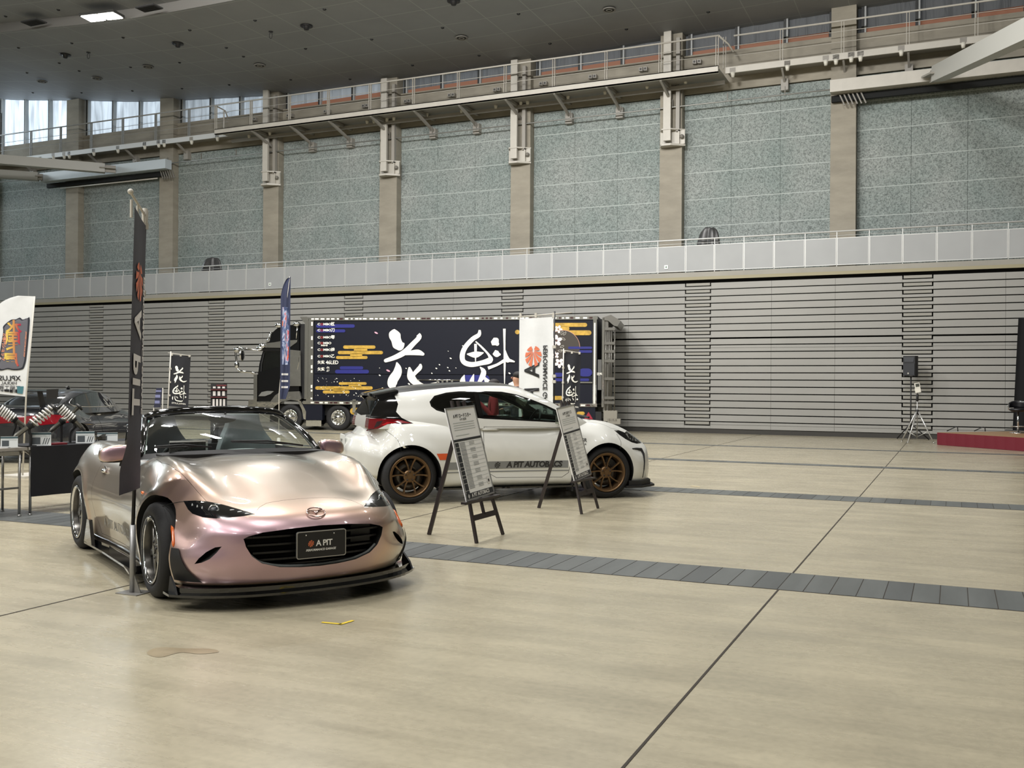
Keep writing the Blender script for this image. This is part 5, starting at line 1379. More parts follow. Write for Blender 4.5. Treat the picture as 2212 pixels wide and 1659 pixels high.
b = MB(); b.box((pC(1420, 0)[0], -.05, pC(0, 1640)[1]), (pC(1620, 0)[0], .4, pC(0, 1480)[1])); b.box((pC(1480, 0)[0], -.05, pC(0, 1680)[1]), (pC(1670, 0)[0], .4, pC(0, 1600)[1])); b.build('tail_step', mat('steel_light', (160, 156, 146), .35, metal=.6), tk)
b = MB(); b.box((pC(1300, 0)[0], -.06, pC(0, 1700)[1]), (pC(1390, 0)[0], .1, pC(0, 1500)[1])); b.build('side_lamp_panel', m_mblk, tk)
# chassis, skirts, wheels
b = MB(); b.box((xL-1.9, .25, .45), (xR-.1, DP-.25, .75)); b.build('chassis', m_mblk, tk)
b = MB(); b.box((pA(1000, 0)[0], -.02, pA(0, 1400)[1]), (pA(1250, 0)[0], .2, zB-.1)); b.build('skirt_panel', m_navy, tk)
b = MB(); b.box((pA(1050, 0)[0], -.03, pA(0, 1475)[1]), (pA(1240, 0)[0], .2, pA(0, 1405)[1])); b.build('step_box', m_crc, tk)
x2 = pA(1600, 0)[0]
b = MB(); b.box((x2, -.02, pA(0, 1390)[1]), (xR-.05, .2, zB-.1)); b.build('skirt_panel', m_navy, tk)
b = MB(); b.box((x2, -.03, .25), (xR-.4, .0, .42)); b.build('under_guard', m_mblk, tk)
WR = .5*(pA(0, 1240)[1]-pA(0, 1550)[1])
def twheel(x, y, rad, side=-1):
    M = Matrix.Translation((x, y, rad)) @ Matrix.Rotation(PI/2, 4, 'X')
    t = MB(); t.lathe([(rad*.6, -.25), (rad*.95, -.25), (rad, -.22), (rad, -.03), (rad*.95, 0), (rad*.62, 0), (rad*.58, -.03)], 40, M, closed=True); to = t.build('wheel', m_rub, tk)
    r = MB(); r.lathe([(rad*.60, -.01), (rad*.56, .005), (rad*.52, -.05), (rad*.30, -.03), (rad*.28, .03), (rad*.16, .04), (rad*.14, .07), (0, .07)], 32, M)
    for k in range(10):
        a = 2*PI*k/10; r.lathe([(0, .025), (.018, .02), (.02, -.04)], 8, M @ Matrix.Translation((rad*.42*math.cos(a), rad*.42*math.sin(a), 0)))
        r.lathe([(0, .06), (.012, .055), (.014, .02)], 6, M @ Matrix.Translation((rad*.24*math.cos(a), rad*.24*math.sin(a), 0)))
    r.build('wheel_cover', m_crc, to)
xw1, xw2 = pA(845, 0)[0], pA(1440, 0)[0]
for x in (xw1, xw2, xR-2.6, xR-1.5):
    twheel(x, .02, WR)
    twheel(x, DP-.0, WR)
# cab
CABY0, CABY1 = .0, DP
cab = [pA(*q) for q in [(435, 1180), (440, 1000), (440, 830), (455, 720), (480, 620), (505, 545), (530, 520), (540, 460), (580, 440), (600, 350), (650, 300), (700, 262), (830, 240), (945, 235), (945, 1150), (975, 1160), (975, 1180)]]
cabs = MB(); cabs.prism(cab, .03, DP-.05, 'y'); cm = cabs.mesh()
win = [pA(*q) for q in [(520, 585), (560, 568), (720, 560), (800, 565), (800, 730), (640, 770), (482, 815), (490, 720)]]
cw_ = boole(cm, mprism(win, -.2, DP+.2, 'y'), 'DIFFERENCE')
emit_body(cw_, 'cab', [mat('cab_black', (9, 10, 12), .22, spec=.4)], tk, None, sharp=25)
b = MB(); b.prism(win, .05, .06, 'y'); b.build('cab_window', glass_mat('cab_glass', (150, 165, 160), .08), tk)
b = MB(); b.prism(grow(win, .03), .020, .026, 'y'); b.prism(grow(win, .0), .015, .022, 'y')
b = MB(); o_, i_ = grow(win, .035), win; n = len(o_); b.add([(p[0], .022, p[1]) for p in o_]+[(p[0], .022, p[1]) for p in i_], [(k, (k+1) % n, n+(k+1) % n, n+k) for k in range(n)]); b.build('window_frame', m_mblk, tk)
b = MB(); b.tube([(*[pA(615, 600)[0]], .5, pA(0, 600)[1]), (pA(640, 760)[0], .5, pA(0, 760)[1])], .02, 6); b.ball((pA(700, 0)[0], .5, pA(0, 660)[1]), .05); b.tube([(pA(500, 700)[0], .3, pA(0, 700)[1]), (pA(505, 790)[0], .3, pA(0, 790)[1])], .015, 6); b.build('cab_fittings', m_mblk, tk)
b = MB(); b.prism([pA(*q) for q in [(440, 820), (482, 815), (640, 770), (800, 730), (800, 1045), (440, 1050)]], .01, .03, 'y'); b.build('cab_door', mat('cab_black', (0, 0, 0)), tk)
b = MB(); b.prism([pA(*q) for q in [(835, 545), (970, 560), (972, 995), (820, 995), (835, 800)]], -.01, .03, 'y'); b.build('chrome_side_panel', m_chw, tk)
b = MB(); b.prism([pA(*q) for q in [(850, 640), (950, 640), (950, 700), (930, 790), (860, 790)]], -.03, -.01, 'y'); b.prism([pA(*q) for q in [(845, 560), (960, 570), (965, 620), (845, 610)]], -.03, -.01, 'y'); b.build('louvre_plate', m_crc, tk)
b = MB(); b.prism([pA(*q) for q in [(530, 520), (545, 465), (640, 455), (730, 440), (830, 430), (930, 425), (925, 450), (830, 520), (720, 522)]], -.005, .03, 'y'); b.build('visor_band', m_chw, tk)
b = MB(); b.prism([pA(*q) for q in [(490, 530), (720, 535), (720, 560), (560, 568), (500, 560)]], -.06, .03, 'y'); b.build('visor_edge', m_gblk, tk)
for q in ((470, 530), (500, 500), (700, 245), (920, 230)):
    p_ = pA(*q); b = MB(); b.ball((p_[0], .0, p_[1]), (.12, .1, .09)); b.build('marker_lamp', m_chr, tk)
b = MB(); b.tube([(*[pA(600, 340)[0]], .01, pA(0, 330)[1]), (pA(560, 420)[0], .01, pA(0, 430)[1]), (pA(540, 465)[0], .01, pA(0, 465)[1])], .02, 6); b.tube([(pA(930, 250)[0], 0, pA(0, 250)[1]), (pA(915, 410)[0], 0, pA(0, 410)[1])], .02, 6); b.build('fairing_trim', m_chr, tk)
b = MB(); b.prism([pA(*q) for q in [(950, 225), (1045, 225), (1045, 1170), (975, 1150), (970, 1000), (950, 990)]], .10, DP-.1, 'y'); b.build('cab_back_wall', m_mblk, tk)
b = MB(); b.prism([pA(*q) for q in [(960, 140), (1050, 140), (1050, 210), (1010, 210)]], .0, DP, 'y'); b.build('wind_deflector', m_crc, tk)
b = MB(); b.prism([pA(*q) for q in [(450, 1120), (490, 1070), (560, 1055), (640, 1058), (600, 1095), (530, 1120)]], -.02, .03, 'y'); b.build('headlamp', mat('lamp_silver', (0, 0, 0)), tk)
fd = [pA(*q) for q in [(430, 1190), (600, 1190), (660, 1110), (720, 1070), (960, 1060), (985, 1150), (950, 1180), (850, 1165), (740, 1190), (660, 1240), (610, 1300), (430, 1310)]]
b = MB(); b.prism(fd, -.04, .06, 'y'); b.build('chrome_fender', m_chw, tk)
b = MB(); b.prism([pA(*q) for q in [(935, 1170), (975, 1180), (1040, 1310), (1035, 1410), (1010, 1400), (990, 1290)]], -.03, .03, 'y'); b.build('fender_tail', m_crc, tk)
b = MB(); b.box((pA(335, 0)[0], -.02, pA(0, 1290)[1]), (pA(440, 0)[0], DP, pA(0, 1160)[1])); b.box((pA(395, 0)[0], .0, pA(0, 1165)[1]), (pA(440, 0)[0], DP, pA(0, 850)[1])); b.build('front_guard', m_crc, tk)
b = MB(); b.box((pA(350, 0)[0], .0, pA(0, 1430)[1]), (pA(600, 0)[0], DP, pA(0, 1300)[1])); b.build('bumper', m_crc, tk)
b = MB(); b.box((pA(250, 0)[0], .2, pA(0, 1275)[1]), (pA(330, 0)[0], DP-.2, pA(0, 1245)[1])); b.build('bumper_wing', mat('cream_trim', (0, 0, 0)), tk)
b = MB()
P_A = lambda L, y=-.1: [V((pA(*q)[0], y, pA(*q)[1])) for q in L]
b.tube(smooth_path(P_A([(420, 840), (380, 825), (240, 812), (200, 760), (195, 690), (185, 600), (185, 545), (235, 520), (265, 540)])), .035, 8)
b.tube(P_A([(500, 545), (440, 555), (330, 535), (240, 530)]), .02, 6); b.tube(P_A([(400, 850), (300, 815), (240, 800)]), .015, 6); b.build('mirror_arm', m_chr, tk)
b = MB(); p_ = pA(268, 610); b.ball((p_[0], -.12, p_[1]), (.05, .18, .19)); p_ = pA(200, 550); b.ball((p_[0], -.1, p_[1]), (.11, .1, .09)); p_ = pA(200, 735); b.ball((p_[0], -.1, p_[1]), (.07, .08, .13)); b.build('mirror_head', m_chr, tk)
# ---------------- artwork on the box
def pill(b, fn, u0, u1, v, h, n=6, y=-.02):
    pts = []
    for k in range(n+1): a = PI/2+PI*k/n; pts.append((u0+h+h*math.cos(a), v-h*math.sin(a)))
    for k in range(n+1): a = -PI/2+PI*k/n; pts.append((u1-h+h*math.cos(a), v-h*math.sin(a)))
    b.poly(pts, lambda x, yy: (fn(x, yy)[0], y, fn(x, yy)[1]))
for cl in (((643, 815, 270, 9), (700, 772, 285, 9), (615, 855, 299, 9), (680, 745, 312, 9), (605, 773, 325, 8)), ((620, 768, 463, 7), (672, 740, 474, 8), (495, 800, 487, 9), (590, 650, 497, 9), (535, 678, 508, 8)), ((1555, 1580, 190, 12),)):
    b = MB()
    for q_ in cl: pill(b, pB, *q_)
    b.build('gold_cloud', m_gold, tk)
for cl in (((500, 1165, 220, 29), (780, 1228, 338, 36), (640, 900, 275, 34)), ((640, 800, 1310, 30),)):
    b = MB()
    for q_ in cl: pill(b, pC, *q_, y=-.021)
    b.build('gold_cloud', m_gold, tk)
b = MB()
for (u0, u1, v, h) in ((680, 775, 610, 18), ): pill(b, pB, u0, u1, v, h, y=-.028)
b.build('gold_cloud', m_gold, tk); b = MB(); pill(b, pC, 1010, 1128, 1540, 26, y=-.028); b.build('gold_cloud', m_gold, tk)
for q_ in ((500, 705, 158, 9), (500, 655, 184, 8), (625, 750, 380, 8), (600, 780, 400, 10), (1270, 1420, 440, 22)):
    b = MB(); pill(b, pB, *q_, y=-.019-.001*(q_[3] % 3)); b.build('blue_cloud', m_blu, tk)
for q_ in ((880, 1240, 562, 18), (1040, 1240, 618, 20), (1040, 1240, 930, 60), (670, 800, 965, 30), (670, 800, 1040, 22), (1050, 1195, 1040, 20)):
    b = MB(); pill(b, pC, *q_, y=-.0245); b.build('blue_cloud', m_blu, tk)
# moon disc, blossoms
def pfy(y, fn=pC): return lambda u, v: (fn(u, v)[0], y, fn(u, v)[1])
b = MB(); b.poly([(800+255*math.cos(a*PI/24), 560-258*math.sin(a*PI/24)) for a in range(48)], pfy(-.0225)); b.build('moon_disc', mat('moon_brown', (62, 56, 50), .4), tk)
b = MB(); b.tube([V(pfy(-.024)(800+256*math.cos(a*PI/40), 560-259*math.sin(a*PI/40))) for a in range(0, 28)], .008, 4); b.build('moon_rim', mat('pink_line', (210, 160, 140), .5), tk)
b = MB(); c_ = MB()
for (cu, cv, r, ro) in ((750, 790, 62, .3), (705, 455, 72, .9), (735, 285, 50, .1), (690, 670, 48, .7)):
    for k in range(5):
        a = 2*PI*k/5+ro; px_, py_ = cu+math.cos(a)*r*.72, cv+math.sin(a)*r*.72
        b.poly([(px_+r*.50*math.cos(t)*math.cos(a)-r*.38*math.sin(t)*math.sin(a), py_+r*.50*math.cos(t)*math.sin(a)+r*.38*math.sin(t)*math.cos(a)) for t in [i*PI/7 for i in range(14)]], pfy(-.026))
    c_.poly([(cu+8*math.cos(i*PI/4), cv+8*math.sin(i*PI/4)) for i in range(8)], pfy(-.028))
b.build('blossoms', mat('blossom', (244, 232, 228), .5), tk); c_.build('blossom_hearts', mat('blossom_heart', (120, 70, 70), .5), tk)
b = MB()
for (u, v, a) in ((830, 350, -.9), (790, 340, -1.2), (810, 430, .5), (790, 545, -.5), (760, 610, .2)):
    L_ = [(u+30*math.cos(a)*math.cos(t)-13*math.sin(a)*math.sin(t), v+30*math.sin(a)*math.cos(t)+13*math.cos(a)*math.sin(t)) for t in [i*PI/8 for i in range(17)]]
    b.tube([V(pfy(-.027)(*q)) for q in L_], .004, 4)
b.build('leaf_outlines', m_ink, tk)
# brush characters: centre lines with widths
HPOLY = [[(235, 120), (180, 160), (178, 220), (205, 270), (225, 340), (270, 370), (310, 382), (350, 355), (365, 295), (340, 280), (320, 230), (315, 180), (290, 150), (260, 130)]]
HANA = [[(530, 185, 55), (545, 220, 58), (470, 300, 60), (370, 400, 70), (250, 465, 60), (135, 505, 45)], [(350, 420, 40), (440, 410, 55), (530, 405, 70), (590, 425, 40)],
        [(270, 525, 12), (285, 590, 80), (275, 660, 110), (225, 740, 120), (215, 800, 110), (225, 850, 50), (200, 905, 18)], [(425, 585, 20), (435, 650, 70), (450, 710, 95), (500, 770, 80), (590, 815, 55), (680, 810, 55), (790, 765, 12)], [(560, 545, 20), (555, 590, 55), (500, 650, 50), (460, 700, 40)]]
KAI = [[(1285, 130, 25), (1275, 190, 50), (1200, 240, 55), (1110, 340, 58), (1072, 440, 62), (1090, 520, 60), (1180, 553, 62), (1300, 535, 58), (1410, 500, 75), (1400, 440, 30), (1320, 350, 24), (1235, 270, 16)],
       [(1235, 300, 34), (1235, 390, 30)], [(1130, 425, 12), (1235, 432, 78), (1335, 408, 10)], [(1235, 450, 20), (1235, 525, 8)], [(1440, 250, 60), (1475, 275, 110), (1500, 300, 50)], [(1460, 400, 60), (1500, 425, 78), (1530, 430, 30)],
       [(1588, 115, 32), (1590, 350, 22), (1592, 520, 26), (1590, 810, 8)], [(1388, 597, 40), (1500, 555, 32), (1600, 500, 40), (1660, 505, 36), (1715, 520, 14)], [(1600, 380, 10), (1612, 450, 40), (1630, 500, 60)]]
KAI2 = [[(1100, 680, 8), (1080, 740, 60), (1078, 800, 76)], [(1215, 670, 8), (1195, 740, 50), (1180, 800, 62)], [(1290, 582, 10), (1335, 640, 62), (1310, 720, 60), (1255, 800, 18)], [(1340, 700, 12), (1380, 760, 62), (1440, 802, 60)], [(1640, 800, 30), (1690, 800, 80)]]
KOKORO = [[(1080, 700, 20), (1060, 780, 50), (1075, 860, 20)], [(1180, 660, 20), (1175, 780, 36), (1250, 880, 46), (1480, 900, 50), (1560, 860, 20)], [(1250, 690, 40), (1310, 760, 30)], [(1420, 640, 40), (1480, 720, 46)]]
def brush(b, strokes, fn0, nv=(0, -1, 0)):
    K_ = [0]; nv = V(nv)
    def fn(x, y): return tuple(V(fn0(x, y))+nv*(.0012*K_[0]))
    if strokes[0] is HANA[0]:
        for pl in HPOLY: b.poly(smooth_loop(pl, 3), fn)
    for st_ in strokes:
        K_[0] += 1
        P = smooth_path([V(p) for p in st_], 4); L, R_ = [], []
        for i, p in enumerate(P):
            d = (P[min(i+1, len(P)-1)]-P[max(i-1, 0)]); d = V((d.x, d.y)).normalized(); n_ = V((-d.y, d.x)); w = max(p.z, 4)/2
            L.append((p.x+n_.x*w, p.y+n_.y*w)); R_.append((p.x-n_.x*w, p.y-n_.y*w))
        vs = [fn(*q) for q in L]+[fn(*q) for q in R_]; k = len(L)
        b.add(vs, [(i, i+1, k+i+1, k+i) for i in range(k-1)])
        for e, sgn in ((0, -1), (-1, 1)):
            c0 = P[e]; d = P[1]-P[0] if e == 0 else P[-1]-P[-2]; a0 = math.atan2(d.y, d.x)
            K_[0] += .3
            if c0.z > 16: b.poly([(c0.x+c0.z/2*math.cos(a0+PI/2*sgn*-1+sgn*PI*t/5-(0 if sgn > 0 else 0)) , c0.y+c0.z/2*math.sin(a0+PI/2*sgn*-1+sgn*PI*t/5)) for t in range(6)], fn)
    return b
for st_ in (HANA, KAI+KAI2):
    b = MB(); brush(b, st_, lambda u, v: (p5(u, v)[0], -.030, p5(u, v)[1])); b.build('brush_lettering', m_ink, tk)
# scattered petals
b = MB(); c_ = MB()
for i, (u, v, s_) in enumerate(((62, 685, 12), (100, 845, 14), (420, 790, 14), (755, 600, 12), (793, 555, 10), (700, 660, 10), (895, 590, 10), (930, 477, 13), (915, 630, 11), (995, 595, 7), (385, 600, 9), (900, 390, 6), (1080, 325, 10), (1650, 660, 14), (470, 858, 14), (60, 595, 6), (590, 825, 9))):
    b.poly([(u+s_*math.cos(t*PI/5), v+s_*.75*math.sin(t*PI/5+.5)) for t in range(10)], lambda x, y: (p5(x, y)[0], -.031, p5(x, y)[1]))
for (u, v, s_) in ((18, 165, 22), (165, 628, 24)): c_.poly([(u+s_*math.cos(t*PI/5), v+s_*.6*math.sin(t*PI/5+.7)) for t in range(10)], lambda x, y: (p5(x, y)[0], -.031, p5(x, y)[1]))
rnd = random.Random(4)
for i in range(60):
    u, v = rnd.uniform(1160, 1700), rnd.uniform(880, 1130); s_ = rnd.uniform(2, 7)
    c2 = [(u+s_*math.cos(t*PI/3), v+s_*math.sin(t*PI/3)) for t in range(6)]
    b.poly(c2, lambda x, y: (pA(x, y)[0], -.025, pA(x, y)[1]))
b.build('white_petals', m_ink, tk); c_.build('pink_petals', mat('pink_petal', (226, 170, 190), .5), tk)
# product list at the front of the box
def tline(s2, v):
    x0, z0 = pA(1182, v)
    b = MB(); b.text('C', .092, lambda x, y: (x0+x*1.45, -.034, z0+y), .03, align='LEFT'); b.text('MBO', .092, lambda x, y: (x0+.185+x*1.30, -.034, z0+y), .03, align='LEFT')
    if s2: b.text(s2, .125, lambda x, y: (x0+.43+x, -.034, z0+y), .02, align='LEFT')
    b.build('list_lettering', m_ink, tk)
    b = MB(); b.add([(x0+.137+1.1*r*math.cos(t*PI/8), -.034, z0+r*math.sin(t*PI/8)) for r in (.036, .021) for t in range(16)], [(i, (i+1) % 16, 16+(i+1) % 16, 16+i) for i in range(16)]); b.build('list_ring', mat('red_ring', (170, 60, 56), .5), tk)
for s2, v in (('極', 233), ('刀', 307), ('零', 395), ('', 466), ('煌', 548), ('乙', 628)): tline(s2, v)
b = MB(); x0, z0 = pA(1225, 495); b.text('MINI', .065, lambda x, y: (x0+x*1.6, -.034, z0+y), .03, align='LEFT')
x0, z0 = pA(1182, 705); b.text('矢紫', .115, lambda x, y: (x0+x, -.034, z0+y), .02, align='LEFT'); x0, z0 = pA(1285, 705); b.text('46LED', .155, lambda x, y: (x0+x*.95, -.034, z0+y), .02, align='LEFT')
x0, z0 = pA(1182, 790); b.text('矢紫', .115, lambda x, y: (x0+x, -.034, z0+y), .02, align='LEFT'); x0, z0 = pA(1285, 790); b.text('角', .15, lambda x, y: (x0+x, -.034, z0+y), .03, align='LEFT'); b.build('list_lettering', m_ink, tk)
# gate hinges and bars on the box side
b = MB()
for (u, v) in ((860, 765),): 
    x, z = p5(u, v)
    for dx in (-.22, -.07, .07, .22): b.box((x+dx-.03, -.05, z-.1), (x+dx+.03, -.01, z+.06))
x0, z0 = p5(520, 740); x1, _ = p5(1060, 740); b.tube([(x0, -.03, z0), (x1, -.03, z0)], .02, 6)
for (u, v) in ((1640, 1200),): 
    x, z = pA(u, v); b.box((x-.05, -.07, z-.3), (x+.05, -.02, z+.1)); b.box((x-.12, -.07, z+.02), (x+.12, -.02, z+.06))
x, z = pC(1150, 1080); b.box((pC(1055, 0)[0], -.05, z-.02), (pC(1250, 0)[0], -.02, z+.02)); b.build('gate_hardware', m_crc, tk)
b = MB(); x, z = pC(1185, 1580)
b.prism([(x-.13, z-.09), (x+.13, z-.09), (x, z+.12)], -.03, -.026, 'y'); b.build('maker_mark', mat('red_mark', (150, 30, 50), .5), tk)

# ================================================================ BANNERS, EASELS, TABLE, STAGE, PEOPLE
def orient(o, M): o.matrix_world = M
# ---------------- tall dark banner, seen almost edge-on, beside the sports car
BP = FL(286, 1281); m_gsteel = mat('grey_tube', (150, 150, 150), .35, metal=.5)
vd = V((BP.x, BP.y, 0)).normalized(); rt_ = V((vd.y, -vd.x, 0))
g = thing('pole_banner', 'tall narrow dark grey pole banner seen edge-on beside the open-top sports car', 'banner', BP)
b = MB(); b.box((-.085, -.065, 0), (.10, .085, .006)); b.prism([(.015, .006), (.075, .006), (.015, .13)], -.003, .003, 'y'); b.build('base_plate', mat('base_steel', (140, 138, 134), .4, metal=.5), g)
b = MB(); b.tube([(0, 0, .006), (0, 0, .455)], .019, 14); b.build('lower_tube', m_gsteel, g)
b = MB(); b.tube([(0, 0, .45), tuple(rt_*.060+V((0, 0, 2.52)))], .0125, 12); b.build('upper_tube', m_mblk, g)
vd = V((BP.x, BP.y, 0)).normalized(); rt_ = V((vd.y, -vd.x, 0))
# flag plane: runs away from the pole towards the viewer, turned a few degrees off the sight line
fd_ = (-vd*math.cos(.175)-rt_*math.sin(.175)).normalized(); nr_ = rt_
zt_, zb_ = 2.45, .70
def flg(u, v):
    """u 0 at the pole .. 1 free edge; v 0 top .. 1 bottom"""
    z = lerp(zt_, zb_, v); w = .46
    s_ = u*w; sway = .004*math.sin(u*4.5+.4+v*3)
    p = rt_*(.042+.030*(z-.7)/1.75)+fd_*s_+rt_*(-sway)
    # the hem swings out to the left at the bottom
    k = sstep(.80, .93, v)*u; p = p-rt_*(.040*k)
    return V((p.x, p.y, z-.10*u*sstep(0, .1, 0)+.05*u*(1-v)))
b = MB(); b.grid(flg, 60, 90); fo = b.build('flag', mat('charcoal_flag', (60, 60, 68), .75, noise=(6, .12)), g)
def ff(x, y): # x down the flag in metres, y across towards free edge (0..)
    p = flg(max(0, min(1, y/.46)), max(0, min(1, x/1.83))); return tuple(p+rt_*.008)
m_flw = mat('flag_white', (228, 226, 222), .7); m_flo = mat('flag_orange', (222, 122, 88), .7)
b = MB(); b.text('A PIT', .36, lambda x, y: ff(.97+x*.76, .26+y*.95), .03, spacing=1.12); b.text('PERFORMANCE GARAGE', .085, lambda x, y: ff(.84+x*1.0, .055+y), .03, spacing=1.0); b.build('flag_lettering', m_flw, fo)
b = MB(); leaf_logo(b, lambda x, y: ff(.44+(y-.44)*.75, x), .26, .44, .34, PI); b.build('leaf_mark', m_flo, fo)
b = MB(); tp = rt_*.060+V((0, 0, 2.52)); b.tube([tp-fd_*.04, tp+fd_*.50+V((0, 0, .06))], .008, 8); b.ball(tp+fd_*.51+V((0, 0, .065)), .018); b.lathe([(.02, -.05), (.022, .03), (.016, .05)], 12, Matrix.Translation(tp)); b.build('cross_arm', m_wht, g)
for t in (.05, .27, .48): b = MB(); p = tp+fd_*t; b.box(p+V((-.006, -.006, -.09)), p+V((.006, .006, .02))); b.build('flag_tab', m_wht, g)
for z in (2.45, 2.0, 1.5, 1.0): b = MB(); q_ = rt_*(.060*(z-.45)/2.07); b.box(q_+V((-.016, -.016, z-.02)), q_+V((.02, .016, z+.02))); b.build('flag_tab', m_wht, g)
# ---------------- white banner behind the hatchback (seen from its back, so the print is mirrored)
def facing(p): 
    v = V((p.x, p.y, 0)).normalized(); return v, V((v.y, -v.x, 0))
def place(u, D):
    """point on the floor at pixel column u and camera depth D"""
    c = ROT @ V(((u-CX)/FPX, 1, 0)); k = D; return V((c.x*k, c.y*k, 0))
WPp = place(1197, 16.9); vv, rr_ = facing(WPp)
g = thing('pole_banner', 'white pole banner with mirrored orange leaf mark, hanging between the hatchback and the lorry', 'banner', WPp)
def hz(v, D, u=1150): # height of pixel row v at depth D
    return EYE+D*(ROT @ V(((u-CX)/FPX, 1, -(v-CY)/FPX))).z
b = MB(); b.tube([(0, 0, .01), (0, 0, hz(672, 16.9))], .014, 10); b.build('pole', m_mblk, g)
b = MB(); b.box((-.2, -.2, 0), (.2, .2, .012)); b.tube([(0, 0, .0), (0, 0, .35)], .022, 10); b.build('base', m_gsteel, g)
zt_w, zb_w = hz(684, 16.9), hz(684, 16.9)-1.85
wdir = (-rr_*.98+vv*.2).normalized()
def wf(u, v): 
    p = wdir*(.02+u*.60)+vv*(.006*math.sin(u*9)+.006*math.sin(v*7)); return V((p.x, p.y, lerp(zt_w+.0, zb_w, v)-.05*u*0+(-.03)*u))
b = MB(); b.grid(wf, 60, 40); fo = b.build('flag', mat('white_flag_cloth', (226, 228, 228), .75, noise=(3, .06)), g)
wl = lambda x, y, o=.012: tuple(wf(max(0, min(1, y/.60)), max(0, min(1, x/1.85)))-vv*o)
b = MB(); b.text('A PIT', .36, lambda x, y: wl(1.27+x, .36-.0+y*1.0), .025, spacing=1.2); b.text('PERFORMANCE GARAGE', .105, lambda x, y: wl(1.10+x*1.06, .135+y), .025); b.build('flag_lettering', m_bk, fo)
b = MB(); leaf_logo(b, lambda x, y: wl(y, x), .35, .66, .36, PI); b.build('leaf_mark', m_flo, fo)
zc_ = hz(679, 16.9)
b = MB(); b.tube([V((0, 0, zc_))-wdir*.30+V((0, 0, .03)), V((0, 0, zc_))+wdir*.64-V((0, 0, .03))], .010, 8)
for t in (.02, .33, .60): p = V((0, 0, zc_))+wdir*t; b.box(p+V((-.02, -.01, -.05)), p+V((.02, .01, .03)))
b.build('cross_arm', m_wht, g)
for z in (hz(749, 16.9), hz(812, 16.9), hz(824, 16.9)): b = MB(); b.box((-.03, -.015, z-.025), (.03, .015, z+.025)); b.build('flag_tab', m_wht, g)
# ---------------- small black brush-script banners
def small_banner(u_pole, D, v_top, v_bot, wpx, lab, lean=0.0):
    P0 = place(u_pole, D); v_, r_ = facing(P0); sc = FPX/D
    g = thing('small_banner', lab, 'banner', P0); zt, zb = hz(v_top, D, u_pole), hz(v_bot, D, u_pole); w = wpx/sc; H = zt-zb
    off = r_*(lean/sc)
    b = MB(); b.tube([(0, 0, .02), tuple(off+V((0, 0, zt+.03)))], .013, 8); b.build('pole', m_wht, g)
    b = MB(); b.box((-.18, -.18, 0), (.18, .18, .02)); b.build('base', m_wht, g)
    def sf(uu, t): p = off*(1-.5*t)+r_*(.01+uu*w)+v_*(.015*math.sin(uu*7+t*3)); return V((p.x, p.y, lerp(zt-.04, zb, t)-.03*uu*1.3))
    b = MB(); b.grid(sf, 12, 16); fo = b.build('flag', mat('black_flag_cloth', (26, 27, 32), .8), g)
    q = lambda x, y: tuple(sf(max(0, min(1, x)), max(0, min(1, y)))-v_*.008)
    b = MB(); brush(b, HANA, lambda a, c: q((a-110)/700*.72+.16, (c-110)/800*.34+.20), -v_); brush(b, KAI+KOKORO, lambda a, c: q((a-1030)/700*.74+.14, (c-110)/800*.32+.57), -v_); b.build('brush_lettering', m_ink, fo)
    b = MB(); b.text('STYLE JAPAN', .05, lambda x, y: q(.5+x/w*1.0, .935-y/H), .01); b.ball(q(.84, .80), (.02, .008, .02)); b.build('small_lettering', m_ink, fo)
    b = MB(); b.tube([tuple(off-r_*.06+V((0, 0, zt))), tuple(off+r_*w*1.03+V((0, 0, zt-.06)))], .008, 6)
    for t in (.05, .5, .95): p = off+r_*w*t+V((0, 0, zt-.03-.03*t)); b.box(p-V((.02, .01, .03)), p+V((.02, .01, .02)))
    for t in (.3, .55, .8): p = off*(1-.4*t)+V((0, 0, lerp(zt, zb, t))); b.box(p-V((.02, .02, .02)), p+V((.02, .02, .02)))
    b.build('flag_fittings', m_wht, g)
small_banner(359, 21.5, 762, 877, 40, 'black brush-script banner on a white pole, standing beyond the dark coupe', 9)
small_banner(1214, 20.5, 756, 884, 36, 'black brush-script banner on a white pole, standing before the tail of the lorry', 3)
# ---------------- feather flags
P0 = place(603, 20.8); v_, r_ = facing(P0); D = 20.8
g = thing('feather_flag', 'narrow dark blue feather flag with colourful streaks in front of the lorry cab', 'flag', P0)
zt, zb = hz(597, D, 610), hz(862, D, 610)
b = MB(); b.tube([(0, 0, .05), (0, 0, zb+.1)]+[tuple(r_*(.03+.17*t*t)+V((0, 0, lerp(zb, zt, t)))) for t in (.2, .5, .8, 1)], .010, 8); b.build('pole', m_wht, g)
b = MB(); b.box((-.26, -.26, 0), (.26, .26, .03)); b.lathe([(.09, .03), (.08, .12), (.04, .14), (.04, .25), (.02, .27)], 16); b.build('base', m_wht, g)
def ffl(uu, t):
    z = lerp(zt, zb, t); w = .20*(1-(1-min(1, t/.28))**2.2)**.6*(1 if t < .82 else 1)
    x0 = .03+.17*(1-t)**2
    xr_ = .22
    x = lerp(max(.02, .20-w), xr_, uu) if t < .9 else lerp(.02, lerp(.22, .14, (t-.9)/.1), uu)
    return r_*x+v_*(.03*math.sin(uu*8+t*4))+V((0, 0, z))
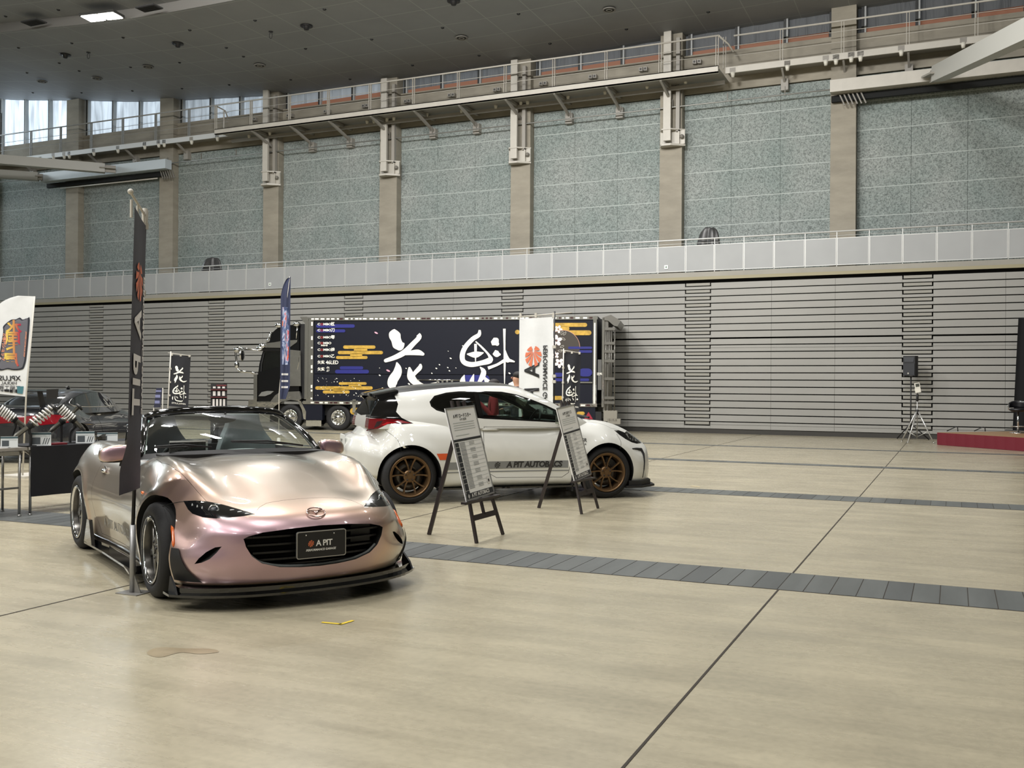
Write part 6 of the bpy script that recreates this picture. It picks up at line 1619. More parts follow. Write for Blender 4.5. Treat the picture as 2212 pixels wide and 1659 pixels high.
def flame():
    m = bpy.data.materials.new('streaked_blue_flag'); m.use_nodes = True; nt = m.node_tree; p = nt.nodes['Principled BSDF']; p.inputs['Roughness'].default_value = .7
    tc = nt.nodes.new('ShaderNodeTexCoord'); mp = nt.nodes.new('ShaderNodeMapping'); mp.inputs['Scale'].default_value = (6, 6, 2.2); n = nt.nodes.new('ShaderNodeTexNoise'); n.inputs['Scale'].default_value = 1.5; n.inputs['Detail'].default_value = 6; n.inputs['Distortion'].default_value = 1.5
    nt.links.new(tc.outputs['Object'], mp.inputs[0]); nt.links.new(mp.outputs[0], n.inputs[0])
    r = nt.nodes.new('ShaderNodeValToRGB'); e = r.color_ramp.elements; e[0].position = .36; e[0].color = (*srgb((40, 52, 84)), 1); e[1].position = .75; e[1].color = (*srgb((230, 190, 70)), 1)
    for q, c in ((.47, (84, 100, 140)), (.54, (176, 186, 206)), (.60, (190, 60, 80)), (.66, (220, 120, 60))): x = e.new(q); x.color = (*srgb(c), 1)
    nt.links.new(n.outputs[0], r.inputs[0]); nt.links.new(r.outputs[0], p.inputs['Base Color']); MATS['flame'] = m; return m
m_nf = mat('dark_blue_flag', (44, 50, 76), .75)
b = MB(); b.grid(ffl, 8, 50); fo = b.build('flag', m_nf, g)
b = MB(); b.grid(lambda a, t: ffl(lerp(.18, .85, a), lerp(.25, .72, t))-v_*.006, 6, 30); b.build('flag_print', flame(), fo)
b = MB()
for (t, s_, tx) in ((.80, .055, 'BLITZ' if False else '4x4 RV'), (.855, .03, 'KENDALL' if False else 'RACING'), (.90, .03, 'SPORT')): pass
for t in (.79, .845, .895): 
    for k in range(5): 
        a0 = .15+.14*k; b.add([tuple(ffl(a0, t)-v_*.008), tuple(ffl(a0+.10, t)-v_*.008), tuple(ffl(a0+.10, t+.016)-v_*.008), tuple(ffl(a0, t+.016)-v_*.008)], [(0, 1, 2, 3)])
b.build('flag_bars', m_flw, fo)
D = 14.6; P0 = place(78, D); v_, r_ = facing(P0)
g = thing('feather_flag', 'white feather flag with a red and yellow sign at the far left edge', 'flag', P0)
zt, zb = hz(640, D, 40), hz(848, D, 40)
b = MB(); b.tube([tuple(r_*-.17+V((0, 0, .02))), tuple(r_*-.13+V((0, 0, zb))), tuple(r_*-.03+V((0, 0, zt)))], .012, 8); b.build('pole', m_wht, g)
b = MB(); b.box((-.43, -.26, 0), (.09, .26, .03)); b.build('base', m_wht, g)
def wfl(uu, t):
    w = .50*(1-(1-min(1, (t+.02)/.20))**2)**.5; x = -.03-.10*t-uu*w
    x += .0
    z = lerp(zt, zb, t)-(.06*(1-uu) if t > .97 else 0)
    return r_*(x-.0)+v_*(.003*math.sin(uu*6))+V((0, 0, z))
b = MB(); b.grid(wfl, 14, 40); fo = b.build('flag', mat('white_flag_cloth', (0, 0, 0)), g)
wq = lambda a, t, o=.008: tuple(wfl(a, t)-v_*o)
b = MB(); 
blob = [(.30, .235), (.44, .19), (.56, .185), (.66, .165), (.74, .185), (.86, .17), (.93, .19), (.93, .55), (.90, .66), (.84, .70), (.62, .71), (.45, .70), (.28, .715), (.20, .69), (.22, .62), (.26, .59), (.22, .54), (.26, .32), (.24, .27)]
blob = [(1-x, y+.06) for x, y in blob]
mx_ = sum(p[0] for p in blob)/len(blob); my_ = sum(p[1] for p in blob)/len(blob)
b.poly(smooth_loop(blob, 3), lambda x, y: wq(x, y, .007)); b.build('sign_backing', mat('sign_dark', (40, 42, 52), .6), fo)
b = MB(); b.poly(smooth_loop([(mx_+(x-mx_)*.88, my_+(y-my_)*.95) for x, y in blob], 3), lambda x, y: wq(x, y, .011)); b.build('sign_field', mat('sign_field', (104, 104, 112), .6), fo)
def ramp_print():
    m = bpy.data.materials.new('yellow_to_red_print'); m.use_nodes = True; nt = m.node_tree; p = nt.nodes['Principled BSDF']; p.inputs['Roughness'].default_value = .6
    tc = nt.nodes.new('ShaderNodeTexCoord'); sx = nt.nodes.new('ShaderNodeSeparateXYZ'); nt.links.new(tc.outputs['Generated'], sx.inputs[0]); r = nt.nodes.new('ShaderNodeValToRGB'); nt.links.new(sx.outputs['X'], r.inputs[0])
    e = r.color_ramp.elements; e[0].position = .15; e[0].color = (*srgb((236, 206, 96)), 1); e[1].position = .85; e[1].color = (*srgb((178, 40, 72)), 1); nt.links.new(r.outputs[0], p.inputs['Base Color']); return m
b = MB()
for ch, t in (('水', .335), ('国', .45), ('ト', .555), ('屋', .67)): b.text(ch, .27, lambda x, y, t=t: wq(.46+x/.66, t-y/1.85, .016), .03, shear=.1)
b.build('sign_lettering', ramp_print(), fo)
b = MB(); b.text('カ専門ショップ', .075, lambda x, y: wq(.70-y/.66, .53+x/1.85, .016), .03); b.text('JAPANESE CUSTOM CAR SHOP', .035, lambda x, y: wq(.14-y/.66, .50+x/1.85, .016), .03); b.build('sign_side_lettering', mat('sign_rose', (222, 150, 120), .6), fo)
b = MB(); b.text('XPLUS', .13, lambda x, y: wq(.45+x/.66, .855-y/1.85, .010), .02, shear=.2); b.text('HKRAL', .09, lambda x, y: wq(.48+x/.66, .905-y/1.85, .010), .005); b.text('工組工務社', .095, lambda x, y: wq(.52+x/.66, .955-y/1.85, .010), .01); b.build('small_lettering', m_bk, fo)
b = MB(); b.poly([(.08, .935), (.26, .935), (.24, .975), (.10, .975)], lambda x, y: wq(x, y, .012)); b.build('green_mark', mat('green_mark', (70, 120, 130), .6), fo)
# ---------------- easels with sign boards
m_esl = mat('dark_stained_wood', (40, 32, 30), .5); m_brd = mat('sign_paper', (250, 250, 247), .35); m_bfr = mat('sign_frame', (180, 180, 178), .3, metal=.7); m_dk = mat('sign_band', (44, 46, 50), .4); m_md = mat('sign_grey', (160, 162, 164), .4); m_lt = mat('sign_light', (190, 196, 196), .4)
def easel(lab, labs, ffl_, ffr, bft, pgl, pgr, TLc, TRc, BRc, BLc, nbars, title):
    a, c, k = FL(*ffl_), FL(*ffr), FL(*bft); e = (c-a).normalized(); out = V((e.y, -e.x, 0)); mid = (a+c)/2
    if out.dot(V((0, 0, 0))-mid) < 0: out = -out
    # plane through the feet leaning back so the board centre falls on its sight line
    lean = math.radians(14); nrm = (out*math.cos(lean)+V((0, 0, 1))*math.sin(lean)); up = (V((0, 0, 1))*math.cos(lean)-out*math.sin(lean))
    def hit(uv, off=0.0):
        o = V((0, 0, EYE)); d = ray(*uv); t = (nrm.dot(a+nrm*off-o))/nrm.dot(d); return o+d*t
    g = thing('easel', lab, 'easel', (mid.x, mid.y, 0)); L = lambda p: p-V((mid.x, mid.y, 0))
    tl, tr = hit(pgl), hit(pgr)
    if (tl-tr).length < .12: tr = tl+e*.12
    for p, q in ((a, tl), (c, tr)):
        b = MB(); b.bar(L(p)+V((0, 0, .0)), L(q), .034, .022, up=nrm); b.build('front_leg', m_esl, g)
    apex = (tl+tr)/2; ap2 = apex-up*.12
    b = MB(); b.bar(L(k), L(ap2), .034, .024, up=e); b.build('back_leg', m_esl, g)
    b = MB()
    t_ = .17; p, q = a.lerp(tl, t_), c.lerp(tr, t_); b.bar(L(p), L(q), .05, .02, up=nrm); b.build('cross_bar', m_esl, g)
    b = MB(); m2 = (BLc[0], BLc[1]); p = hit(BLc, .03); q = hit(BRc, .03); b.bar(L(p-up*.02-e*.06), L(q-up*.02+e*.06), .05, .02, up=(0, 0, 1)); b.build('ledge', m_esl, g)
    b = MB(); mm = hit(((BLc[0]+BRc[0])/2, (BLc[1]+BRc[1])/2)); b.bar(L(mm-up*.16), L(apex), .030, .02, up=nrm); b.build('centre_rail', m_esl, g)
    # board as a true rectangle fitted to the four sight lines
    TLp, TRp, BRp, BLp = [hit(x, .035) for x in (TLc, TRc, BRc, BLc)]
    cen = (TLp+TRp+BRp+BLp)/4; w = ((TRp-TLp).length+(BRp-BLp).length)/2; h = ((TLp-BLp).length+(TRp-BRp).length)/2
    uu = ((TLp+TRp)-(BLp+BRp)).normalized(); ee = ((TRp+BRp)-(TLp+BLp)); ee = (ee-uu*ee.dot(uu)).normalized(); nn = ee.cross(uu); nn = nn if nn.dot(out) > 0 else -nn
    s_ = thing('sign_board', labs, 'sign', cen)
    F = lambda x, y, o=.0: tuple(ee*x+uu*y+nn*o)
    def slab(b, x0, x1, y0, y1, z0, z1):
        vs = [F(x, y, z) for z in (z0, z1) for x, y in ((x0, y0), (x1, y0), (x1, y1), (x0, y1))]; b.add(vs, [(3, 2, 1, 0), (4, 5, 6, 7), (0, 1, 5, 4), (1, 2, 6, 5), (2, 3, 7, 6), (3, 0, 4, 7)])
    b = MB(); slab(b, -w/2, w/2, -h/2, h/2, -.008, .0); b.build('panel', m_brd, s_)
    b = MB(); t = .014
    slab(b, -w/2, w/2, h/2-t, h/2, 0, .006); slab(b, -w/2, w/2, -h/2, -h/2+t, 0, .006); slab(b, -w/2, -w/2+t, -h/2, h/2, 0, .006); slab(b, w/2-t, w/2, -h/2, h/2, 0, .006); b.build('frame', m_bfr, s_)
    b = MB(); rect = lambda b, x0, x1, y0, y1, o=.0015: b.add([F(x0*w, y0*h, o), F(x1*w, y0*h, o), F(x1*w, y1*h, o), F(x0*w, y1*h, o)], [(0, 1, 2, 3)])
    rect(b, -.47, .47, .13, .155); rect(b, -.47, .47, -.485, -.425)
    y = .12; k_ = 0; rr2 = random.Random(5)
    for i in range(nbars):
        hh = rr2.choice((.035, .05, .05, .075)); hh = hh*.62/(nbars*.055)
        rect(b, -.45, -.33, y-hh+.006, y, .002); y -= hh
    b.build('dark_bands', m_dk, s_)
    b = MB(); y = .12; rr2 = random.Random(5)
    for i in range(nbars*3):
        hh = .62/(nbars*3)*.82
        rect(b, -.30, -.12, y-hh+.006, y-.002, .002)
        if i % 5 < 3: rect(b, .02, .20, y-hh+.007, y-.003, .002)
        y -= hh
    b.build('table_cells', m_md, s_)
    b = MB()
    for yy in (.325, .30, .275, .25, .19): rect(b, -.36, .36 if yy > .24 else .1, yy, yy+.006, .002)
    y = .115
    for i in range(12): rect(b, -.32, .45, y-.003, y, .0018); y -= .043
    b.build('text_lines', m_lt, s_)
    b = MB(); b.text(title, .036*w/.5, lambda x, y: F(x-.0, .40*h+y, .003), .02); b.text('A PIT 仕様車', .020*w/.5, lambda x, y: F(x, .36*h+y, .003), .02); b.build('title_lettering', m_bk, s_)
    b = MB(); b.text('A PIT AUTOBACS', .040*w/.5, lambda x, y: F(x+.01, -.455*h+y, .004), .03); leaf_logo(b, lambda x, y: F(x, y, .004), -.21*w/.5*.93, -.455*h, .04, -.5); b.build('foot_lettering', m_flw, s_)
    b = MB(); rect(b, .34, .44, -.38, -.30, .003); b.build('stamp_box', m_flw, s_); b = MB(); rect(b, .37, .41, -.36, -.33, .005); b.build('stamp_mark', m_bk, s_)
easel('dark wooden easel nearer to the open-top sports car, left of the two easels', 'leaning white spec sheet board on the left easel, before the rear half of the hatchback', (1029.7, 1173.5), (1086.6, 1155), (926.7, 1155), (975.7, 866), (1000.8, 866), (961, 879), (1024, 878), (1069, 1067), (1006.6, 1081.5), 11, 'A PIT ロードスター')
easel('dark wooden easel at the front wheel of the white hatchback, right of the two easels', 'leaning white spec sheet board on the right easel, before the nose of the hatchback', (1256.4, 1110.8), (1292, 1098.3), (1163.8, 1097.3), (1212, 866), (1228, 866), (1199.5, 877.4), (1241, 876.4), (1277.6, 1029.4), (1241, 1036.5), 13, 'A PIT GRヤリス')
# ---------------- trestle tables with shock absorbers
TZ = .72
A0, A1 = FL(65, 966, TZ), FL(200, 959.0, TZ); td = (A1-A0).normalized(); tn = V((-td.y, td.x, 0)); tn = tn if tn.y > 0 else -tn; ta = math.atan2(td.y, td.x)
m_steel = mat('table_steel', (170, 170, 168), .3, metal=.8); m_ttop = mat('table_top', (150, 146, 140), .5); m_cloth = mat('black_cloth', (17, 18, 24), .85)
for lab, x0, x1, cl in (('folding table draped in black cloth behind the open-top sports car', .0, 1.75, True), ('bare steel-legged folding table at the far left edge', -1.75, -.03, False)):
    g = thing('folding_table', lab, 'table', (A0.x, A0.y, 0), ta)
    sg = 1 if tn.dot(V((-math.sin(ta), math.cos(ta), 0))) > 0 else -1
    b = MB(); b.box((x0, 0, TZ-.03), (x1, sg*.6, TZ) if sg > 0 else (x1, 0, TZ)) if sg > 0 else b.box((x0, -.6, TZ-.03), (x1, 0, TZ)); b.build('table_top', m_ttop, g)
    for x in (x0+.03, x1-.06):
        for y in (.04*sg, .55*sg):
            b = MB(); b.tube([(x, y, .02), (x, y, TZ-.03)], .014, 10); b.lathe([(.0, 0), (.02, 0), (.02, .012), (.012, .022)], 12, Matrix.Translation((x, y, 0))); b.build('leg', m_steel, g)
    b = MB()
    b.tube([(x0+.03, .04*sg, .30), (x1-.06, .04*sg, .30)], .011, 8); b.bar((x0+.03, .04*sg, TZ-.06), (x1-.06, .04*sg, TZ-.06), .02, .04); b.tube([(x0+.10, .3*sg, TZ-.04), (x0+.45, .3*sg, .42)], .01, 6); b.build('brace', m_steel, g)
    if cl:
        def cf2(u, v): return (lerp(x0-.0, x1+.03, u), -sg*(.012+.006*math.sin(u*30)*v), lerp(TZ+.004, .20, v))
        b = MB(); b.grid(cf2, 60, 10); b.box((x0, min(-sg*.012, sg*.6), TZ+.001), (x1+.03, max(-sg*.012, sg*.6), TZ+.005)); b.build('table_cloth', m_cloth, g)
def on_table(u, v=None, back=.25):
    """point on the table top seen in pixel column u, `back` metres behind the front edge"""
    o = V((0, 0, EYE)); d = ray(u, 960); e0 = A0+tn*back; n2 = V((tn.x, tn.y, 0)); t = (e0-o).dot(n2)/d.dot(n2); p = o+d*t; return V((p.x, p.y, TZ+.006))
m_spr = mat('white_spring', (216, 214, 208), .35); m_shk = mat('shock_silver', (120, 118, 110), .3, metal=.7)
def coilover(lab, u, up0, up1, full=True, back=.28):
    """damper leaning between two pixel ends, held by a bent stand"""
    P = on_table(u, back=back); v_, r_ = facing(P); D = ROT.inverted() @ (P-V((0, 0, EYE))); D = D.y; sc = FPX/D
    g = thing('coilover_damper', lab, 'car part', P)
    def at(px): return r_*((px[0]-u)/sc)+V((0, 0, hz(px[1], D, px[0])-P.z))
    a, c = at(up0), at(up1); L_ = (c-a)
    axis = L_.normalized(); q = axis.to_track_quat('Z', 'Y').to_matrix().to_4x4(); M = Matrix.Translation(a) @ q; n = L_.length
    b = MB(); b.lathe([(0, 0), (.018, 0), (.020, .03), (.026, .05), (.026, n*.42), (.034, n*.43), (.034, n*.50), (.02, n*.51), (.02, n*.95), (.04, n*.955), (.045, n), (0, n)], 18, M); b.build('damper_body', m_shk, g)
    b = MB(); b.lathe([(.027, n*.36), (.036, n*.37), (.036, n*.42), (.044, n*.43), (.044, n*.46), (.027, n*.47)], 18, M, closed=True); b.build('spring_seat', m_mblk, g); b = MB(); b.lathe([(.0, n*.94), (.048, n*.945), (.05, n*.99), (0, n*1.03)], 18, M); b.build('top_mount', m_mblk, g)
    if full:
        b = MB(); pts = []; turns = 6.5
        for i in range(int(turns*14)+1):
            t = i/(turns*14); an = 2*PI*turns*t; pts.append(M @ V((.048*math.cos(an), .048*math.sin(an), lerp(n*.47, n*.94, t))))
        b.tube(pts, .0085, 8); b.build('coil_spring', m_spr, g)
    b = MB(); b.prism([(-.03, -.02), (.03, -.02), (.035, .05), (-.035, .05)], -.006, .006, 'y', M); b.build('lower_bracket', m_mblk, g)
    mid_ = a.lerp(c, .40); b = MB(); b.tube(smooth_path([V((0.04*r_.x, 0.04*r_.y, .0)), V((0.04*r_.x, .04*r_.y, .12)), mid_-V((0, 0, .07))-r_*.0, mid_]), .014, 8); b.box((-.07, -.07, 0), (.07, .07, .008)); b.build('stand', m_mblk, g)
pz = lambda u, v: (u*.18686, 820+v*.18686)
coilover('white-sprung damper leaning left, at the left edge of the bare table', 18, pz(290, 570), pz(-20, 320), back=.30)
coilover('long white-sprung damper leaning right over the photo placards, its silver foot low at left', 57, pz(160, 680), pz(600, 320), back=.10)
coilover('shorter white-sprung damper leaning left above the black-draped table', 143, pz(960, 590), pz(680, 310), back=.28)
coilover('slim black damper without a spring behind the short white-sprung one', 124, pz(575, 610), pz(900, 310), full=False, back=.42)
def placard(lab, u, w, h, back, kind=0):
    P = on_table(u, back=back); v_, r_ = facing(P); g = thing('photo_placard', lab, 'placard', P, math.atan2(r_.y, r_.x))
    M = Matrix.Rotation(-.22, 4, 'X'); b = MB(); b.box((-w/2, -.003, 0), (w/2, .003, h), M); b.build('card', mat('placard_white', (206, 210, 210), .3), g)
    b = MB(); b.box((-w/2, -.005, h*.82), (w/2, -.003, h*.97), M); b.build('heading_strip', mat('placard_teal', (64, 84, 88), .4), g)
    b = MB(); b.box((-w*.42, -.005, h*.12), (-w*.02, -.003, h*.62), M)
    if kind == 0:
        for k in range(2 + (w > .17)): b.add([tuple(M @ V(p)) for p in ((w*.08+.022*k, -.005, h*.12), (w*.12+.022*k, -.005, h*.12), (w*.22+.022*k, -.005, h*.58), (w*.18+.022*k, -.005, h*.58))], [(0, 1, 2, 3)])
    b.build('picture', mat('placard_picture', (70, 76, 80), .4), g)
    b = MB(); b.box((-w*.45, -.005, h*.68), (w*.45, -.003, h*.76), M); b.build('caption', m_lt, g)
    b = MB(); b.bar((0, .0, .0), (0, .06, .0), .02, .004); b.build('foot', m_mblk, g)
placard('small photo placard with dark picture at the left edge of the bare table', 20, .16, .115, .03, 1)
placard('photo placard with slanted part drawings, standing left of the red folder', 88, .20, .145, .04)
placard('photo placard with slanted part drawings, standing right of the red folder', 184, .19, .135, .08)
placard('pale card half hidden behind the shoulder of the open-top sports car', 232, .22, .10, .25, 1)
P = on_table(125, back=.10); g = thing('folder', 'flat red folder lying on the table between two photo placards', 'folder', P, ta); b = MB(); b.box((-.08, -.05, 0), (.08, .05, .018)); b.build('cover', mat('red_folder', (120, 26, 36), .5), g)
P = on_table(222, back=.30); g = thing('tool_camera', 'small black gadget on the table behind the rear of the open-top sports car', 'gadget', P, ta); b = MB(); b.box((-.06, -.04, 0), (.06, .04, .05)); b.prism([(-.09, .05), (.02, .05), (.12, .09), (.05, .10)], -.03, .03, 'y'); b.build('case', m_gblk, g)
# ---------------- dark coupe with a tall rear wing (rear towards the viewer, left)
CA = math.radians(112); Cc = FL(122, 1002); hd = V((math.cos(CA), math.sin(CA), 0)); rv = V((hd.y, -hd.x, 0))
CO = Cc-rv*.80+hd*2.05
cc = thing('coupe', 'dark grey coupe with tall black rear wing and red tail lamps behind the tables', 'car', CO, CA)
def k_top(x, ay):
    z = spl([(-2.08, .86), (-1.95, .95), (-1.7, .99), (-1.2, .96), (-.6, .92), (.5, .90), (.9, .89), (1.4, .80), (1.8, .70), (2.05, .58)], x)
    z += .05*gau(x, -1.25, .5)*gau(ay, .66, .15)-.10*(max(0, ay-.66)/.2)**1.8; return z
def k_fn(s, t, w):
    hx, hy, hz_, r = 2.08, .885, .435, .11
    p = V((s*hx, t*hy, w*hz_)); c = V((max(-(hx-r), min(hx-r, p.x)), max(-(hy-r), min(hy-r, p.y)), max(-(hz_-r), min(hz_-r, p.z)))); d = p-c
    if d.length > 1e-9: d = d.normalized()*r
    p = c+d; x, y, q = p.x, p.y, (p.z+hz_)/.87; ay = abs(y); sg = 1 if y >= 0 else -1
    z = .15+q*(k_top(x, ay)-.15); wd_ = spl([(-2.08, .78), (-1.8, .84), (-1.28, .885), (-.7, .85), (.2, .83), (1.28, .88), (1.8, .84), (2.08, .78)], x)*spl([(0, .95), (.4, 1), (.7, .98), (1, .86)], q)
    f = sstep(1.2, 2.08, abs(p.x)); x -= (1 if p.x > 0 else -1)*f*spl([(0, 0), (.5, .06), (.7, .16), (.885, .32)], ay)
    return V((x, sg*ay/hy*wd_, z))
def kc_fn(s, t, w):
    ax = (s+1)/2; v = (w+1)/2; x = lerp(-1.85, 1.0, ax); T = spl([(-1.85, .93), (-1.5, 1.03), (-1.0, 1.19), (-.5, 1.27), (-.1, 1.29), (.25, 1.25), (.6, 1.10), (1.0, .90)], x)
    z = lerp(.84, T, v); hw = spl([(-1.85, .52), (-1.2, .66), (-.4, .74), (.4, .73), (1.0, .62)], x)-.17*v*min(1, (T-.84)/.4); z -= (.05*abs(t)**4+.015*t*t)*v
    return V((x, t*hw, z))
m_dg = mat('dark_grey_paint', (44, 46, 50), .25, metal=.4, coat=1)
kb = boole(cube_grid(70, 32, 18, k_fn), cube_grid(60, 28, 16, kc_fn), 'UNION'); tk_ = bvh(kb)
for xw in (1.28, -1.28):
    for sd in (-1, 1):
        cy = MB(); cy.cyl((xw, sd*.5, .32), (xw, sd*1.2, .32), .355, 40); kb = boole(kb, cy.mesh(), 'DIFFERENCE')
KW = [(-1.12, 1.035), (-1.0, 1.10), (-.7, 1.18), (-.3, 1.222), (.05, 1.215), (.33, 1.13), (.58, .99), (.56, .955), (-.5, .96), (-1.0, .985)]
for sd in (-1, 1):
    kw = boole(kb, mprism(KW, sd*.3, sd*1.0, 'y'), 'INTERSECT'); kb = boole(kb, mprism(grow(KW, .004), sd*.3, sd*1.0, 'y'), 'DIFFERENCE'); emit_body(kw, 'side_glass', [mat('coupe_glass', (16, 18, 20), .06, coat=1)], cc, None)
    b = MB(); res = [tk_.ray_cast(V((x, sd*1.3, z)), V((0, -sd, 0)))[0] for x, z in smooth_path([V((p[0], p[1], 0)) for p in KW[8:]+KW[:7]], 4) for _ in (0,)] if False else [h for h in (tk_.ray_cast(V((p.x, sd*1.3, p.y)), V((0, -sd, 0)))[0] for p in smooth_path([V((q[0], q[1], 0)) for q in [(.60, .948), (-.5, .952), (-1.0, .975), (-1.14, 1.03), (-1.0, 1.11)]], 5)) if h is not None]
    b.tube(res, .008, 6); b.build('window_trim', m_chr, cc)
    seam('door_seam', [(-.38, sd*1.3, .93), (-.42, sd*1.3, .7), (-.36, sd*1.3, .35)], (0, -sd, 0), m_cavity, .004, cc, tk_)
    b = MB(); h = tk_.ray_cast(V((-.25, sd*1.3, .80)), V((0, -sd, 0)))[0]; b.ball(h, (.09, .02, .018)); b.build('door_handle', m_chr, cc)
    for xw in (1.28, -1.28): wheel(cc, xw, sd*.86, .315, .315, .225, .21, sd, 'ten', mat('coupe_wheel', (50, 50, 52), .3, metal=.8), m_gblk, 0)
KR = [(.50, 1.0), (.42, 1.16), (-.42, 1.16), (-.50, 1.0)]
kr = boole(kb, mprism(KR, -1.9, -.9, 'x'), 'INTERSECT'); kb = boole(kb, mprism(grow(KR, .004), -1.9, -.9, 'x'), 'DIFFERENCE'); emit_body(kr, 'rear_glass', [mat('coupe_glass', (0, 0, 0))], cc, None)
KL = [(.82, .80), (.62, .84), (0, .80), (-.62, .84), (-.82, .80), (-.82, .70), (-.5, .66), (0, .70), (.5, .66), (.82, .70)]
kl = boole(kb, mprism(KL, -2.3, -1.6, 'x'), 'INTERSECT'); kb = boole(kb, mprism(grow(KL, .003), -2.3, -1.6, 'x'), 'DIFFERENCE'); emit_body(kl, 'tail_lamp', [mat('coupe_tail_red', (120, 14, 26), .12, coat=1)], cc, None)
emit_body(kb, 'body', [m_dg, m_cavity], cc, tk_)
b = MB(); b.prism([(-2.10, 1.24), (-1.78, 1.26), (-1.78, 1.28), (-1.95, 1.275), (-2.10, 1.255)], -.66, .66, 'y'); b.build('rear_wing', m_gblk, cc)
for sd in (-1, 1):
    b = MB(); b.prism([(-2.14, 1.12), (-1.80, 1.12), (-1.76, 1.16), (-1.74, 1.29), (-2.14, 1.28)], sd*.66, sd*.67, 'y'); b.build('wing_end_plate', m_mblk, cc)
    b = MB(); b.prism([(-1.90, .97), (-1.72, .97), (-1.84, 1.25), (-2.0, 1.25)], sd*.42, sd*.435, 'y'); b.build('wing_stay', m_mblk, cc)
b = MB(); b.box((-2.0, -.7, .12), (-1.8, .7, .24)); b.build('rear_diffuser', m_mblk, cc)
b = MB(); b.box((-2.115, -.17, .48), (-2.10, .17, .64)); b.build('number_plate', m_mblk, cc)
b = MB(); b.ball((-.25, -.1, 1.31), (.08, .03, .03)); b.build('roof_fin', m_gblk, cc)
# ---------------- stage, curtain, stool
S0 = FL(2025, 961); S1 = FL(2212, 975); sd_ = (S1-S0).normalized(); sa = math.atan2(sd_.y, sd_.x); SH = hz(934, (ROT.inverted() @ (S0-V((0, 0, EYE)))).y, 2025)
g = thing('stage', 'low stage with wooden top and dark red pleated skirt at the right edge', 'stage', S0, sa)
b = MB(); b.box((0, 0, SH-.03), (4.8, 2.5, SH)); b.build('deck', mat('stage_wood', (150, 118, 84), .5, noise=(3, .12), stretch=(1, 6, 1)), g)
b = MB(); b.grid(lambda u, v: (u*4.8, -.012-.014*abs(math.sin(u*4.8*11)), SH-.004-v*(SH-.008)), 300, 2); b.grid(lambda u, v: (-.012-.01*abs(math.sin(u*22)), u*2.5, SH-.004-v*(SH-.008)), 80, 2); b.build('skirt', mat('dark_red_skirt', (98, 12, 30), .75), g)
b = MB(); b.box((.02, .02, .0), (4.78, 2.48, SH-.03)); b.build('frame', m_mblk, g)
SMi = (Matrix.Translation(S0) @ Matrix.Rotation(sa, 4, 'Z'))
for k, (u, lab) in enumerate(((2048, 'left'), (2107, 'right'))):
    o = V((0, 0, EYE)); p = FL(u+12, 931.5, SH); g = thing('grab_rail', 'small bent steel hand rail at the back of the stage, %s of the two' % lab, 'rail', (p.x, p.y, SH), 0)
    b = MB(); b.tube([(-.16, 0, 0), (.04, 0, .11), (.09, 0, .11), (.10, 0, .0)], .012, 8); b.build('rail', m_blk, g)
q0 = place(2199, 25.9)
g = thing('curtain', 'tall black backdrop curtain at the right edge behind the bar stool', 'curtain', (q0.x, q0.y, SH), -.12)
zt = hz(686, 25.9, 2200)
b = MB(); b.grid(lambda u, v: (-.0-.12*v+u*3.0, .03*math.sin(u*60), lerp(zt-SH, .01, v)), 120, 4); b.build('drape', mat('black_velvet', (9, 10, 13), .95), g)
b = MB(); b.tube([(.05, .05, .0), (.05, .05, zt-SH)], .02, 8); b.tube([(.05, .05, zt-SH-.02), (3.0, .05, zt-SH-.02)], .02, 8); b.box((-.3, -.1, 0), (.2, .3, .015)); b.build('frame_pole', m_mblk, g)
sp0 = FL(2199, 936, SH)
g = thing('bar_stool', 'black bar stool with low curved back and chrome stem standing on the stage', 'stool', sp0)
Ds = (ROT.inverted() @ (sp0-V((0, 0, EYE)))).y; zs_ = hz(888, Ds, 2199)-SH; scs = FPX/Ds
b = MB(); b.lathe([(0, 0), (.20, .0), (.19, .02), (.04, .035), (0, .035)], 28); b.build('base', m_chr, g)
b = MB(); b.tube([(0, 0, .03), (0, 0, zs_)], .022, 12); b.build('stem', m_chr, g)
b = MB(); b.tube([(.16*math.cos(t*PI/10), .16*math.sin(t*PI/10), .17) for t in range(20)], .009, 8, closed=True); b.bar((0, 0, .17), (.16, 0, .17), .012); b.bar((0, 0, .17), (-.16, 0, .17), .012); b.build('foot_ring', m_chr, g)
b = MB(); b.lathe([(0, -.02), (.15, -.015), (.20, .02), (.20, .05), (.15, .065), (0, .06)], 28, Matrix.Translation((0, 0, zs_))); b.build('seat', mat('black_leather', (22, 22, 26), .35), g)
b = MB(); b.grid(lambda u, v: (.21*math.cos(PI*(.0+u)), .21*math.sin(PI*(.0+u)), zs_+.08+.17*v*(.5+.5*math.sin(PI*u))), 24, 4); o = b.build('backrest', mat('black_leather', (0, 0, 0)), g); md = o.modifiers.new('s', 'SOLIDIFY'); md.thickness = .03
b = MB(); b.tube([(.215*math.cos(PI*u/12), .215*math.sin(PI*u/12), zs_+.08+.17*(.5+.5*math.sin(PI*u/12))) for u in range(13)], .008, 6); b.tube([(.20, 0, zs_+.02), (.23, 0, zs_+.1), (.215, 0, zs_+.17)], .01, 6); b.tube([(-.20, 0, zs_+.02), (-.23, 0, zs_+.1), (-.215, 0, zs_+.17)], .01, 6); b.build('arm_tube', m_chr, g)
